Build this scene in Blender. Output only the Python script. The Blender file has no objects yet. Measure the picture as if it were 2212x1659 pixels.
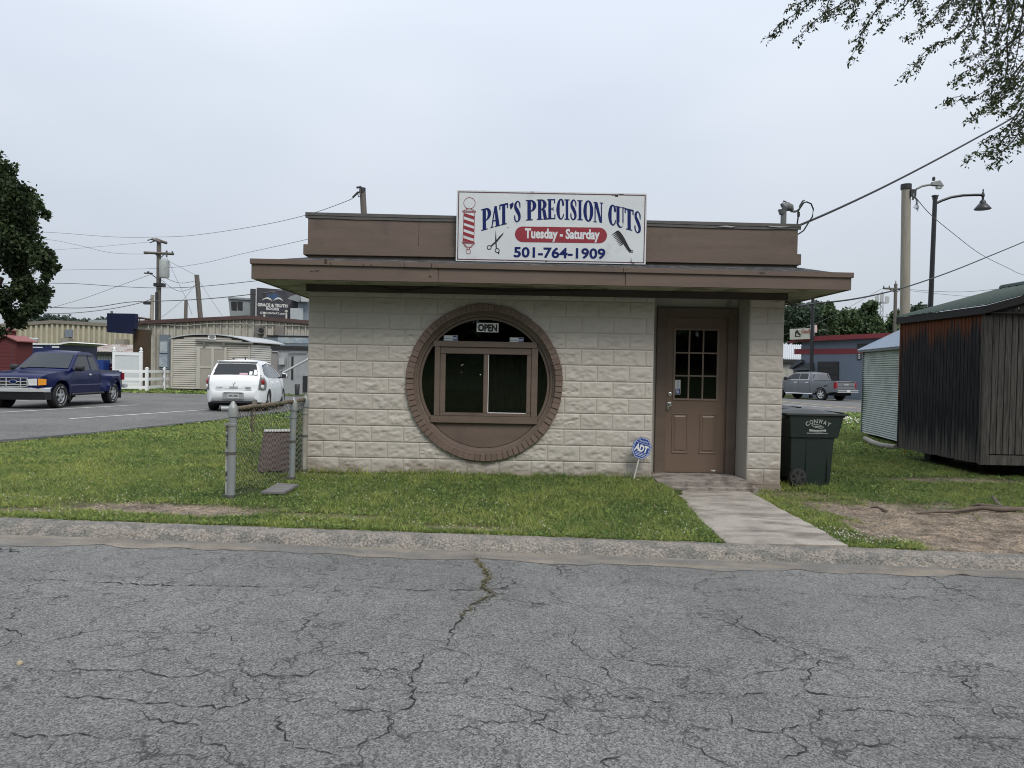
import bpy, bmesh, math, random
import numpy as np
from mathutils import Vector, Matrix

random.seed(11)
rng = np.random.default_rng(11)
scene = bpy.context.scene
COL = scene.collection

# ------------------------------------------------------------------ camera
F_PX, CX, CY = 1600.0, 1106.0, 829.5          # focal length and centre for a picture 2212 px wide
HC = 1.30                                     # eye height above the foot of the shop wall
PITCH, ROLL = math.atan(0.0184), 0.0190
cam_d = bpy.data.cameras.new("camera")
cam_d.sensor_width = 36.0
cam_d.lens = 36.0 * F_PX / 2212.0
cam_d.clip_start, cam_d.clip_end = 0.1, 3000.0
cam = bpy.data.objects.new("camera", cam_d)
COL.objects.link(cam)
_F = Vector((0, math.cos(PITCH), -math.sin(PITCH)))
_U0 = Vector((0, math.sin(PITCH), math.cos(PITCH)))
_R0 = Vector((1, 0, 0))
_R = _R0 * math.cos(ROLL) + _U0 * math.sin(ROLL)
_U = _U0 * math.cos(ROLL) - _R0 * math.sin(ROLL)
cam.matrix_world = Matrix(((_R.x, _U.x, -_F.x, 0), (_R.y, _U.y, -_F.y, 0), (_R.z, _U.z, -_F.z, HC), (0, 0, 0, 1)))
scene.camera = cam

# ------------------------------------------------------------------ sky, sun, exposure
SUN_EL, SUN_AZ = math.radians(52), math.radians(152)      # azimuth clockwise from +Y
world = bpy.data.worlds.new("World")
scene.world = world
world.use_nodes = True
nt = world.node_tree
nt.nodes.clear()
N = nt.nodes.new
out = N("ShaderNodeOutputWorld")
bg = N("ShaderNodeBackground")
sky = N("ShaderNodeTexSky")
sky.sky_type = 'NISHITA'
sky.sun_disc = False
sky.sun_elevation, sky.sun_rotation = SUN_EL, SUN_AZ
sky.air_density, sky.dust_density, sky.ozone_density = 1.0, 3.0, 1.0
# overcast deck: an even grey that brightens towards the zenith, with faint cloud mottling
tc = N("ShaderNodeTexCoord")
sep = N("ShaderNodeSeparateXYZ")
nt.links.new(tc.outputs["Generated"], sep.inputs[0])
zr = N("ShaderNodeMapRange")
zr.inputs["From Min"].default_value, zr.inputs["From Max"].default_value = 0.0, 1.0
zr.inputs["To Min"].default_value, zr.inputs["To Max"].default_value = 0.90, 2.35
nt.links.new(sep.outputs["Z"], zr.inputs["Value"])
mp = N("ShaderNodeMapping")
mp.inputs["Scale"].default_value = (1.6, 1.6, 5.0)
nt.links.new(tc.outputs["Generated"], mp.inputs[0])
nz = N("ShaderNodeTexNoise")
nz.inputs["Scale"].default_value, nz.inputs["Detail"].default_value, nz.inputs["Roughness"].default_value = 0.9, 3.0, 0.45
nt.links.new(mp.outputs[0], nz.inputs["Vector"])
ramp = N("ShaderNodeValToRGB")
ramp.color_ramp.elements[0].position, ramp.color_ramp.elements[1].position = 0.36, 0.64
ramp.color_ramp.elements[0].color = (4.25, 4.68, 5.35, 1)
ramp.color_ramp.elements[1].color = (5.0, 5.35, 5.85, 1)
nt.links.new(nz.outputs["Fac"], ramp.inputs[0])
mul = N("ShaderNodeMixRGB"); mul.blend_type = 'MULTIPLY'; mul.inputs[0].default_value = 1.0
nt.links.new(ramp.outputs[0], mul.inputs[1])
nt.links.new(zr.outputs[0], mul.inputs[2])
mixs = N("ShaderNodeMixRGB"); mixs.inputs[0].default_value = 0.86
nt.links.new(sky.outputs[0], mixs.inputs[1])
nt.links.new(mul.outputs[0], mixs.inputs[2])
nt.links.new(mixs.outputs[0], bg.inputs["Color"])
bg.inputs["Strength"].default_value = 0.1
nt.links.new(bg.outputs[0], out.inputs[0])

sun_d = bpy.data.lights.new("sun", 'SUN')
sun_d.energy, sun_d.angle, sun_d.color = 1.5, math.radians(22), (1.0, 0.96, 0.9)
sun = bpy.data.objects.new("sun", sun_d)
COL.objects.link(sun)
_sd = Vector((math.sin(SUN_AZ) * math.cos(SUN_EL), math.cos(SUN_AZ) * math.cos(SUN_EL), math.sin(SUN_EL)))
sun.rotation_euler = (-_sd).to_track_quat('-Z', 'Y').to_euler()
sun.location = _sd * 60

vs = scene.view_settings
vs.view_transform, vs.look, vs.exposure, vs.gamma, vs.use_curve_mapping = 'Standard', 'None', 0.32, 1.0, False
scene.render.engine = 'CYCLES'
scene.cycles.use_denoising = True
scene.cycles.filter_width = 1.05
scene.cycles.max_bounces = 6
scene.cycles.transparent_max_bounces = 12


# ------------------------------------------------------------------ picture -> place
def ray(u, v):
    return _F + _R * ((u - CX) / F_PX) + _U * ((CY - v) / F_PX)

def at(u, v, Y):
    """the point at depth Y seen at (u, v)"""
    d = ray(u, v)
    t = Y / d.y
    return Vector((d.x * t, Y, HC + d.z * t))

def at_z(u, v, z):
    d = ray(u, v)
    t = (z - HC) / d.z
    return Vector((d.x * t, d.y * t, z))

def sm(a, b, x):
    t = np.clip((np.asarray(x, float) - a) / (b - a), 0, 1)
    return t * t * (3 - 2 * t)

YC = 6.35                                        # back edge of the kerb
def zc(x):
    return -0.12 - 0.0165 * np.clip(np.asarray(x, float), -14, 14)

def H(x, y):
    """height of the ground"""
    x = np.asarray(x, float); y = np.asarray(y, float)
    zw = -0.03 - 0.13 * sm(1.4, 3.4, x)
    near = zc(x) + (zw - zc(x)) * sm(YC, 9.3, y)
    farl = -0.10 + 0 * x
    farr = -0.12 - 0.23 * sm(16, 50, y)
    far = farl + (farr - farl) * sm(-1, 5, x)
    return near + (far - near) * sm(9.4, 12.5, y)

def zs(x):                                       # street at the gutter
    return zc(x) - 0.085

def ground(u, v):
    z = -0.1
    for _ in range(8):
        p = at_z(u, v, z)
        z = float(H(p.x, p.y))
    return p

def street(u, v):
    z = -0.2
    for _ in range(8):
        p = at_z(u, v, z)
        z = float(zs(p.x))
    return p


# ------------------------------------------------------------------ materials
def lin(c):
    c = c / 255.0
    return c / 12.92 if c <= 0.04045 else ((c + 0.055) / 1.055) ** 2.4

def rgb(r, g, b):
    return (lin(r), lin(g), lin(b))

MATS = {}
def mat(name, col, rough=0.75, var=0.12, vscale=3.0, vdetail=6.0, stretch=(1, 1, 1), bump=0.0, bscale=60.0, bstretch=None,
        metal=0.0, spec=0.5, rand=0.0, island=0.0, col2=None, c2scale=1.5, c2lo=0.5, c2hi=0.62, c2stretch=(1, 1, 1),
        speck=0.0, speckscale=250.0, coat=0.0, bdist=0.01, trans=0.0):
    if name in MATS:
        return MATS[name]
    m = bpy.data.materials.new(name)
    m.use_nodes = True
    t = m.node_tree
    bs = t.nodes["Principled BSDF"]
    L = t.links.new
    nn = t.nodes.new
    bs.inputs["Roughness"].default_value = rough
    bs.inputs["Metallic"].default_value = metal
    bs.inputs["Specular IOR Level"].default_value = spec
    if coat:
        bs.inputs["Coat Weight"].default_value = coat
        bs.inputs["Coat Roughness"].default_value = 0.05
    c = nn("ShaderNodeTexCoord")
    def coords(st):
        mp_ = nn("ShaderNodeMapping")
        mp_.inputs["Scale"].default_value = st
        L(c.outputs["Object"], mp_.inputs[0])
        return mp_.outputs[0]
    cs = coords(stretch)
    n1 = nn("ShaderNodeTexNoise")
    n1.inputs["Scale"].default_value, n1.inputs["Detail"].default_value = vscale, vdetail
    n1.inputs["Roughness"].default_value = 0.6
    L(cs, n1.inputs["Vector"])
    mr = nn("ShaderNodeMapRange")
    mr.inputs["From Min"].default_value, mr.inputs["From Max"].default_value = 0.25, 0.75
    mr.inputs["To Min"].default_value, mr.inputs["To Max"].default_value = 1 - var, 1 + var
    L(n1.outputs["Fac"], mr.inputs["Value"])
    fac = mr.outputs[0]
    def times(f, lo, hi):
        r_ = nn("ShaderNodeMapRange")
        r_.inputs["To Min"].default_value, r_.inputs["To Max"].default_value = lo, hi
        L(f, r_.inputs["Value"])
        mm = nn("ShaderNodeMath"); mm.operation = 'MULTIPLY'
        L(fac, mm.inputs[0]); L(r_.outputs[0], mm.inputs[1])
        return mm.outputs[0]
    if rand:
        oi = nn("ShaderNodeObjectInfo")
        fac = times(oi.outputs["Random"], 1 - rand, 1 + rand)
    if island:
        g = nn("ShaderNodeNewGeometry")
        fac = times(g.outputs["Random Per Island"], 1 - island, 1 + island)
    if speck:
        n3 = nn("ShaderNodeTexNoise")
        n3.inputs["Scale"].default_value, n3.inputs["Detail"].default_value = speckscale, 3.0
        n3.inputs["Roughness"].default_value = 0.7
        L(cs, n3.inputs["Vector"])
        r3 = nn("ShaderNodeMapRange")
        r3.inputs["From Min"].default_value, r3.inputs["From Max"].default_value = 0.3, 0.7
        L(n3.outputs["Fac"], r3.inputs["Value"])
        fac = times(r3.outputs[0], 1 - speck, 1 + speck)
    base = nn("ShaderNodeRGB"); base.outputs[0].default_value = (*col, 1)
    bc = base.outputs[0]
    if col2 is not None:
        n2 = nn("ShaderNodeTexNoise")
        n2.inputs["Scale"].default_value, n2.inputs["Detail"].default_value = c2scale, 7.0
        n2.inputs["Roughness"].default_value = 0.62
        L(coords(c2stretch), n2.inputs["Vector"])
        r2 = nn("ShaderNodeMapRange")
        r2.inputs["From Min"].default_value, r2.inputs["From Max"].default_value = c2lo, c2hi
        L(n2.outputs["Fac"], r2.inputs["Value"])
        mx = nn("ShaderNodeMixRGB")
        L(r2.outputs[0], mx.inputs[0]); L(bc, mx.inputs[1]); mx.inputs[2].default_value = (*col2, 1)
        bc = mx.outputs[0]
    hs = nn("ShaderNodeVectorMath"); hs.operation = 'SCALE'
    L(bc, hs.inputs[0]); L(fac, hs.inputs["Scale"])
    L(hs.outputs[0], bs.inputs["Base Color"])
    if trans:
        bs.inputs["Transmission Weight"].default_value = trans
    if bump:
        nb = nn("ShaderNodeTexNoise")
        nb.inputs["Scale"].default_value, nb.inputs["Detail"].default_value = bscale, 6.0
        L(coords(bstretch or stretch), nb.inputs["Vector"])
        bp = nn("ShaderNodeBump")
        bp.inputs["Strength"].default_value, bp.inputs["Distance"].default_value = bump, bdist
        L(nb.outputs["Fac"], bp.inputs["Height"])
        L(bp.outputs[0], bs.inputs["Normal"])
    MATS[name] = m
    return m

def glass_dark(name, col=(0.006, 0.007, 0.008), rough=0.03, spec=0.5):
    return mat(name, col, rough=rough, var=0.3, vscale=2.0, spec=spec)

def glass_clear(name, tint=0.75):
    """thin window pane: mostly see-through, mirror-like at glancing angles"""
    if name in MATS:
        return MATS[name]
    m = bpy.data.materials.new(name); m.use_nodes = True
    t = m.node_tree; t.nodes.clear()
    o = t.nodes.new("ShaderNodeOutputMaterial")
    tr = t.nodes.new("ShaderNodeBsdfTransparent"); tr.inputs[0].default_value = (tint, tint * 1.01, tint, 1)
    gl = t.nodes.new("ShaderNodeBsdfGlossy"); gl.inputs["Roughness"].default_value = 0.02
    gl.inputs[0].default_value = (0.9, 0.9, 0.9, 1)
    fr = t.nodes.new("ShaderNodeFresnel"); fr.inputs[0].default_value = 1.45
    mx = t.nodes.new("ShaderNodeMixShader")
    t.links.new(fr.outputs[0], mx.inputs[0]); t.links.new(tr.outputs[0], mx.inputs[1]); t.links.new(gl.outputs[0], mx.inputs[2])
    t.links.new(mx.outputs[0], o.inputs[0])
    MATS[name] = m
    return m


# ------------------------------------------------------------------ objects
def wm(o):
    m = o.matrix_basis.copy()
    while o.parent:
        o = o.parent
        m = o.matrix_basis @ m
    return m

def tag(o, label=None, cat=None, group=None, kind=None):
    if label: o["label"] = label
    if cat: o["category"] = cat
    if group: o["group"] = group
    if kind: o["kind"] = kind
    return o

def thing(name, label, cat, loc=(0, 0, 0), rz=0.0, group=None):
    o = bpy.data.objects.new(name, None)
    o.empty_display_size = 0.2
    COL.objects.link(o)
    o.location = loc
    o.rotation_euler = (0, 0, rz)
    return tag(o, label, cat, group)

def copy_tree(o, parent=None):
    c = o.copy()
    COL.objects.link(c)
    c.parent = parent
    for ch in list(o.children):
        copy_tree(ch, c)
    return c

def link_mesh(name, me, parent=None, loc=(0, 0, 0), rot=(0, 0, 0), scale=(1, 1, 1)):
    o = bpy.data.objects.new(name, me)
    COL.objects.link(o)
    o.parent = parent
    o.location, o.rotation_euler, o.scale = loc, rot, scale
    return o


class MB:
    """collects shapes for one mesh"""
    def __init__(self):
        self.v, self.f, self.m, self.mi = [], [], [], 0

    def add(self, verts, faces):
        b = len(self.v)
        self.v.extend([tuple(p) for p in verts])
        for f in faces:
            self.f.append(tuple(b + i for i in f)); self.m.append(self.mi)
        return self

    def box(self, c, s, rot=None):
        x, y, z = (k / 2 for k in s)
        vs_ = [Vector((a * x, b * y, d * z)) for d in (-1, 1) for b in (-1, 1) for a in (-1, 1)]
        if rot is not None:
            vs_ = [rot @ p for p in vs_]
        c = Vector(c)
        return self.add([p + c for p in vs_], [(0, 2, 3, 1), (4, 5, 7, 6), (0, 1, 5, 4), (2, 6, 7, 3), (0, 4, 6, 2), (1, 3, 7, 5)])

    def bx(self, x0, x1, y0, y1, z0, z1):
        return self.box(((x0 + x1) / 2, (y0 + y1) / 2, (z0 + z1) / 2), (abs(x1 - x0), abs(y1 - y0), abs(z1 - z0)))

    def quad(self, a, b, c, d):
        return self.add([a, b, c, d], [(0, 1, 2, 3)])

    def poly(self, pts):
        return self.add(pts, [tuple(range(len(pts)))])

    def prism(self, pts, d):
        """closed outline pushed along d"""
        n = len(pts); d = Vector(d)
        a = [Vector(p) for p in pts]
        return self.add(a + [p + d for p in a], [tuple(reversed(range(n))), tuple(range(n, 2 * n))] +
                        [(i, (i + 1) % n, n + (i + 1) % n, n + i) for i in range(n)])

    def tube(self, path, r, n=6, caps=True):
        path = [Vector(p) for p in path]
        rs = r if isinstance(r, (list, tuple)) else [r] * len(path)
        vs_, fs = [], []
        up = Vector((0, 0, 1))
        for i, p in enumerate(path):
            d = path[min(i + 1, len(path) - 1)] - path[max(i - 1, 0)]
            if d.length < 1e-9: d = Vector((0, 0, 1))
            d.normalize()
            ref = up if abs(d.z) < 0.95 else Vector((1, 0, 0))
            a = d.cross(ref).normalized(); b = d.cross(a).normalized()
            for k in range(n):
                t = 2 * math.pi * k / n
                vs_.append(p + (a * math.cos(t) + b * math.sin(t)) * rs[i])
        for i in range(len(path) - 1):
            for k in range(n):
                fs.append((i * n + k, i * n + (k + 1) % n, (i + 1) * n + (k + 1) % n, (i + 1) * n + k))
        if caps:
            fs.append(tuple(reversed(range(n)))); fs.append(tuple(range((len(path) - 1) * n, len(path) * n)))
        return self.add(vs_, fs)

    def lathe(self, prof, c=(0, 0, 0), n=20, axis='z', caps=True):
        """prof: (radius, height) pairs round an axis"""
        vs_, fs = [], []
        for r, h in prof:
            for k in range(n):
                t = 2 * math.pi * k / n
                x, y = r * math.cos(t), r * math.sin(t)
                p = (x, y, h) if axis == 'z' else ((x, h, y) if axis == 'y' else (h, x, y))
                vs_.append(Vector(p) + Vector(c))
        for i in range(len(prof) - 1):
            for k in range(n):
                fs.append((i * n + k, i * n + (k + 1) % n, (i + 1) * n + (k + 1) % n, (i + 1) * n + k))
        if caps:
            fs.append(tuple(reversed(range(n)))); fs.append(tuple(range((len(prof) - 1) * n, len(prof) * n)))
        return self.add(vs_, fs)

    def mesh(self, name, mats, smooth=None, bevel=0.0, M=None):
        me = bpy.data.meshes.new(name)
        vs_ = self.v
        if M is not None:
            vs_ = [M @ Vector(p) for p in vs_]
        me.from_pydata(vs_, [], self.f)
        for m_ in (mats if isinstance(mats, (list, tuple)) else [mats]):
            me.materials.append(m_)
        me.polygons.foreach_set("material_index", self.m)
        bm = bmesh.new(); bm.from_mesh(me)
        bmesh.ops.recalc_face_normals(bm, faces=bm.faces)
        if bevel:
            es = [e for e in bm.edges if len(e.link_faces) == 2 and e.calc_face_angle(0) > 0.6]
            bmesh.ops.bevel(bm, geom=es, offset=bevel, segments=2, affect='EDGES', clamp_overlap=True)
        bm.to_mesh(me); bm.free()
        if smooth is not None:
            me.polygons.foreach_set("use_smooth", [True] * len(me.polygons))
            me.set_sharp_from_angle(angle=math.radians(smooth))
        me.update()
        return me

    def build(self, name, mats, parent=None, smooth=None, bevel=0.0, world=True, kind=None):
        """one object; points are world points unless world=False (then local to the parent)"""
        M = wm(parent).inverted() if (parent is not None and world) else None
        o = link_mesh(name, self.mesh(name, mats, smooth, bevel, M), parent)
        if kind: o["kind"] = kind
        return o


def raw_mesh(name, V, F, mats, midx=None, smooth=False):
    """big meshes from numpy arrays; F is (n,3) or (n,4)"""
    me = bpy.data.meshes.new(name)
    V = np.asarray(V, np.float32); F = np.asarray(F, np.int32)
    k = F.shape[1]
    me.vertices.add(len(V)); me.vertices.foreach_set("co", V.ravel())
    me.loops.add(F.size); me.loops.foreach_set("vertex_index", F.ravel())
    me.polygons.add(len(F))
    me.polygons.foreach_set("loop_start", np.arange(0, F.size, k, dtype=np.int32))
    for m_ in (mats if isinstance(mats, (list, tuple)) else [mats]):
        me.materials.append(m_)
    if midx is not None:
        me.polygons.foreach_set("material_index", np.asarray(midx, np.int32))
    if smooth:
        me.polygons.foreach_set("use_smooth", np.ones(len(F), bool))
    me.update(calc_edges=True)
    me.validate()
    return me

def grid_mesh(name, xs, ys, zf, m, smooth=True):
    X, Y = np.meshgrid(xs, ys)
    Z = zf(X, Y)
    V = np.stack([X, Y, Z], -1).reshape(-1, 3)
    nx, ny = len(xs), len(ys)
    i = (np.arange(ny - 1)[:, None] * nx + np.arange(nx - 1)[None]).ravel()
    F = np.stack([i, i + 1, i + nx + 1, i + nx], -1)
    return raw_mesh(name, V, F, m, smooth=smooth)


# ------------------------------------------------------------------ lettering
_TXT = {}
def text_shape(s, bold=0.0):
    """outline faces of a string in the built-in font: cap height 1, starting at x = 0; returns verts, faces, width"""
    key = (s, bold)
    if key not in _TXT:
        cu = bpy.data.curves.new("t", 'FONT')
        cu.body = s; cu.size = 1.0; cu.offset = bold; cu.resolution_u = 3
        o = bpy.data.objects.new("t", cu)
        COL.objects.link(o)
        bpy.context.view_layer.update()
        me = o.to_mesh()
        V = [(v.co.x, v.co.y) for v in me.vertices]
        Fs = [tuple(p.vertices) for p in me.polygons]
        o.to_mesh_clear()
        bpy.data.objects.remove(o); bpy.data.curves.remove(cu)
        x0 = min(p[0] for p in V); x1 = max(p[0] for p in V)
        k = 1 / 0.729
        _TXT[key] = ([((p[0] - x0) * k, p[1] * k) for p in V], Fs, (x1 - x0) * k)
    return _TXT[key]

def add_text(mb, s, origin, ex, ez, width, height, bold=0.0, warp=None):
    """string fitted to width x height on the plane (origin, ex, ez)"""
    V, Fs, w = text_shape(s, bold)
    o, ex, ez = Vector(origin), Vector(ex), Vector(ez)
    pts = []
    for x, y in V:
        a, b = x / w, y
        da, db = warp(a, b) if warp else (a, b)
        pts.append(o + ex * (da * width) + ez * (db * height))
    mb.add(pts, Fs)

# ------------------------------------------------------------------ value noise for layouts
_perm = np.random.default_rng(5).random((256, 256))
def vnoise(x, y, s=1.0):
    x = np.asarray(x, float) * s; y = np.asarray(y, float) * s
    xi, yi = np.floor(x).astype(int), np.floor(y).astype(int)
    fx, fy = x - xi, y - yi
    fx, fy = fx * fx * (3 - 2 * fx), fy * fy * (3 - 2 * fy)
    g = lambda a, b: _perm[a % 256, b % 256]
    return (g(xi, yi) * (1 - fx) + g(xi + 1, yi) * fx) * (1 - fy) + (g(xi, yi + 1) * (1 - fx) + g(xi + 1, yi + 1) * fx) * fy

def fnoise(x, y, s=1.0):
    return (vnoise(x, y, s) + 0.5 * vnoise(x + 31, y + 17, 2.1 * s) + 0.25 * vnoise(x + 5, y + 71, 4.3 * s)) / 1.75

def bare(x, y):
    """0 turf .. 1 bare earth"""
    x = np.asarray(x, float); y = np.asarray(y, float)
    n = 0.75 * (fnoise(x, y, 2.2) - 0.5) + 0.55 * (fnoise(x, y, 7.0) - 0.5)
    def ell(cx, cy, rx, ry, soft=0.35):
        r = np.sqrt(((x - cx) / rx) ** 2 + ((y - cy) / ry) ** 2) + n * 0.9
        return 1 - sm(1 - soft, 1 + soft, r)
    d = ell(-3.25, 7.0, 0.95, 0.24)
    d = np.maximum(d, 0.75 * ell(-4.6, 6.72, 0.55, 0.10))
    d = np.maximum(d, 0.7 * ell(-0.35, 6.62, 0.45, 0.10))
    d = np.maximum(d, 0.6 * ell(-1.7, 6.9, 0.5, 0.08))
    xb = 3.45 + 0.25 * np.sin(y * 1.7) - 0.55 * sm(7.4, 8.3, y) + 0.5 * (1 - sm(6.3, 7.2, y))
    e = sm(xb - 0.25, xb + 0.35, x + n * 1.0) * (1 - sm(8.2, 8.85, y + n * 1.3 - 0.12 * np.sin(x * 2.1)))
    d = np.maximum(d, e)
    d = np.maximum(d, 0.8 * ell(6.3, 10.6, 1.2, 0.22))
    d = np.maximum(d, 0.55 * ell(3.4, 9.1, 0.5, 0.25))
    d = np.maximum(d, 0.6 * ell(-2.3, 9.15, 0.5, 0.12))
    return np.clip(d, 0, 1)

# ------------------------------------------------------------------ ground
def turf_material():
    m = bpy.data.materials.new("turf"); m.use_nodes = True
    t = m.node_tree; L = t.links.new; nn = t.nodes.new
    bs = t.nodes["Principled BSDF"]; bs.inputs["Roughness"].default_value = 0.95
    bs.inputs["Specular IOR Level"].default_value = 0.15
    c = nn("ShaderNodeTexCoord")
    def noise(s, d=6):
        n = nn("ShaderNodeTexNoise"); n.inputs["Scale"].default_value = s; n.inputs["Detail"].default_value = d
        L(c.outputs["Object"], n.inputs["Vector"]); return n.outputs["Fac"]
    def ramp_(f, *st):
        r = nn("ShaderNodeValToRGB"); L(f, r.inputs[0])
        el = r.color_ramp.elements
        while len(el) < len(st): el.new(0.5)
        for e, (p, col) in zip(el, st): e.position = p; e.color = (*col, 1)
        return r.outputs[0]
    green = ramp_(noise(1.4), (0.3, (0.030, 0.046, 0.014)), (0.55, (0.050, 0.068, 0.018)), (0.75, (0.080, 0.090, 0.032)))
    earth = ramp_(noise(4.0, 9), (0.3, (0.125, 0.100, 0.078)), (0.46, (0.235, 0.195, 0.152)), (0.58, (0.36, 0.29, 0.22)), (0.68, (0.20, 0.175, 0.15)), (0.8, (0.27, 0.24, 0.205)))
    grit = nn("ShaderNodeTexVoronoi"); grit.inputs["Scale"].default_value = 55
    L(c.outputs["Object"], grit.inputs["Vector"])
    gr = ramp_(grit.outputs["Color"], (0.2, (0.4, 0.4, 0.4)), (0.9, (1.35, 1.3, 1.25)))
    em = nn("ShaderNodeMixRGB"); em.blend_type = 'MULTIPLY'; em.inputs[0].default_value = 0.8
    L(earth, em.inputs[1]); L(gr, em.inputs[2])
    at_ = nn("ShaderNodeAttribute"); at_.attribute_name = "bare"
    mx = nn("ShaderNodeMixRGB"); L(at_.outputs["Fac"], mx.inputs[0]); L(green, mx.inputs[1]); L(em.outputs[0], mx.inputs[2])
    L(mx.outputs[0], bs.inputs["Base Color"])
    b = nn("ShaderNodeBump"); b.inputs["Strength"].default_value = 0.8; b.inputs["Distance"].default_value = 0.03
    L(noise(38, 8), b.inputs["Height"]); L(b.outputs[0], bs.inputs["Normal"])
    return m

def steps(*segs):
    a = []
    for lo, hi, st in segs:
        a.extend(np.arange(lo, hi - 1e-6, st))
    a.append(segs[-1][1])
    return np.array(a)

gx = steps((-900, -100, 80), (-100, -30, 5), (-30, -9, 0.5), (-9, 9, 0.06), (9, 40, 0.6), (40, 100, 5), (100, 900, 80))
gy = steps((YC, 10.5, 0.06), (10.5, 18, 0.2), (18, 70, 1.2), (70, 150, 8), (150, 900, 75))
def gz(X, Y):
    amp = 0.012 * (1 - sm(10, 14, Y)) * (1 - sm(9, 12, np.abs(X)))
    pit = 0.05 * sm(1.80, 1.95, X) * sm(3.0, 2.88, X) * sm(9.3, 9.1, Y)
    return H(X, Y) - 0.006 - pit - 0.03 * (1 - sm(YC, YC + 0.07, Y)) + amp * (fnoise(X, Y, 5.0) - 0.5) * 2 - 0.018 * bare(X, Y) * sm(YC, YC + 0.3, Y)
me = grid_mesh("ground", gx, gy, gz, turf_material())
GX, GY = np.meshgrid(gx, gy)
a_ = me.attributes.new("bare", 'FLOAT', 'POINT')
a_.data.foreach_set("value", bare(GX, GY).astype(np.float32).ravel())
tag(link_mesh("ground", me), kind='structure')

# the near side of the street, behind the camera
bank_y = steps((-120, -10, 10), (-10, -2.2, 1.3))
me = grid_mesh("far_verge", steps((-300, 300, 10)), bank_y,
               lambda X, Y: zs(X) + 0.12 + 0.16 * np.clip(-2.2 - Y, 0, 16), mat("verge_turf", (0.05, 0.075, 0.02), 0.95, 0.35, 0.8, bump=0.5, bscale=20))
tag(link_mesh("verge", me), kind='structure')

# ------------------------------------------------------------------ street
def asphalt(name, dark, light, scale=1.0, tint=(1, 1, 1), hair=False):
    m = bpy.data.materials.new(name); m.use_nodes = True
    t = m.node_tree; L = t.links.new; nn = t.nodes.new
    bs = t.nodes["Principled BSDF"]; bs.inputs["Roughness"].default_value = 0.88
    bs.inputs["Specular IOR Level"].default_value = 0.25
    c = nn("ShaderNodeTexCoord")
    def noise(s, d=4, r=0.6):
        n = nn("ShaderNodeTexNoise"); n.inputs["Scale"].default_value = s; n.inputs["Detail"].default_value = d
        n.inputs["Roughness"].default_value = r
        L(c.outputs["Object"], n.inputs["Vector"]); return n.outputs["Fac"]
    v = nn("ShaderNodeTexVoronoi"); v.inputs["Scale"].default_value = 78 * scale
    L(c.outputs["Object"], v.inputs["Vector"])
    r = nn("ShaderNodeValToRGB"); L(v.outputs["Color"], r.inputs[0])
    el = r.color_ramp.elements
    el[0].position, el[0].color = 0.15, (*[dark * k for k in tint], 1)
    el[1].position, el[1].color = 0.95, (*[light * k for k in tint], 1)
    e = el.new(0.6); e.color = (*[(dark * 0.5 + light * 0.5) * k for k in tint], 1)
    def mulc(src, f, lo, hi, a=0.3, b=0.7):
        mr = nn("ShaderNodeMapRange"); mr.inputs["From Min"].default_value = a; mr.inputs["From Max"].default_value = b
        mr.inputs["To Min"].default_value = lo; mr.inputs["To Max"].default_value = hi
        L(f, mr.inputs["Value"])
        sc = nn("ShaderNodeVectorMath"); sc.operation = 'SCALE'
        L(src, sc.inputs[0]); L(mr.outputs[0], sc.inputs["Scale"]); return sc.outputs[0]
    k = mulc(r.outputs[0], noise(260 * scale, 3, 0.7), 0.55, 1.45)
    k = mulc(k, noise(0.55, 5), 0.80, 1.16)
    k = mulc(k, noise(6, 6), 0.9, 1.1)
    if hair:                                                   # a web of hairline cracks, open in places only
        wv = nn("ShaderNodeTexNoise"); wv.inputs["Scale"].default_value = 3.5; wv.inputs["Detail"].default_value = 6
        L(c.outputs["Object"], wv.inputs["Vector"])
        ws = nn("ShaderNodeVectorMath"); ws.operation = 'SCALE'; ws.inputs["Scale"].default_value = 0.55; L(wv.outputs["Color"], ws.inputs[0])
        wa = nn("ShaderNodeVectorMath"); wa.operation = 'ADD'; L(c.outputs["Object"], wa.inputs[0]); L(ws.outputs[0], wa.inputs[1])
        for sc_h, wd_h, lo_h in ((1.25, 0.013, 0.40), (2.9, 0.020, 0.45)):
            ve = nn("ShaderNodeTexVoronoi"); ve.feature = 'DISTANCE_TO_EDGE'; ve.inputs["Scale"].default_value = sc_h; L(wa.outputs[0], ve.inputs["Vector"])
            ln = nn("ShaderNodeMapRange"); ln.inputs["From Min"].default_value = 0.0; ln.inputs["From Max"].default_value = wd_h; ln.inputs["To Min"].default_value = 0.85; ln.inputs["To Max"].default_value = 0.0
            L(ve.outputs["Distance"], ln.inputs["Value"])
            mk = nn("ShaderNodeMapRange"); mk.inputs["From Min"].default_value = lo_h; mk.inputs["From Max"].default_value = lo_h + 0.12; L(noise(1.1 * sc_h, 4), mk.inputs["Value"])
            pr = nn("ShaderNodeMath"); pr.operation = 'MULTIPLY'; L(ln.outputs[0], pr.inputs[0]); L(mk.outputs[0], pr.inputs[1])
            mh = nn("ShaderNodeMixRGB"); L(pr.outputs[0], mh.inputs[0]); L(k, mh.inputs[1]); mh.inputs[2].default_value = (0.03, 0.029, 0.027, 1)
            k = mh.outputs[0]
    L(k, bs.inputs["Base Color"])
    b = nn("ShaderNodeBump"); b.inputs["Strength"].default_value = 0.55; b.inputs["Distance"].default_value = 0.006
    L(noise(120 * scale, 4, 0.7), b.inputs["Height"]); L(b.outputs[0], bs.inputs["Normal"])
    return m

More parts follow.
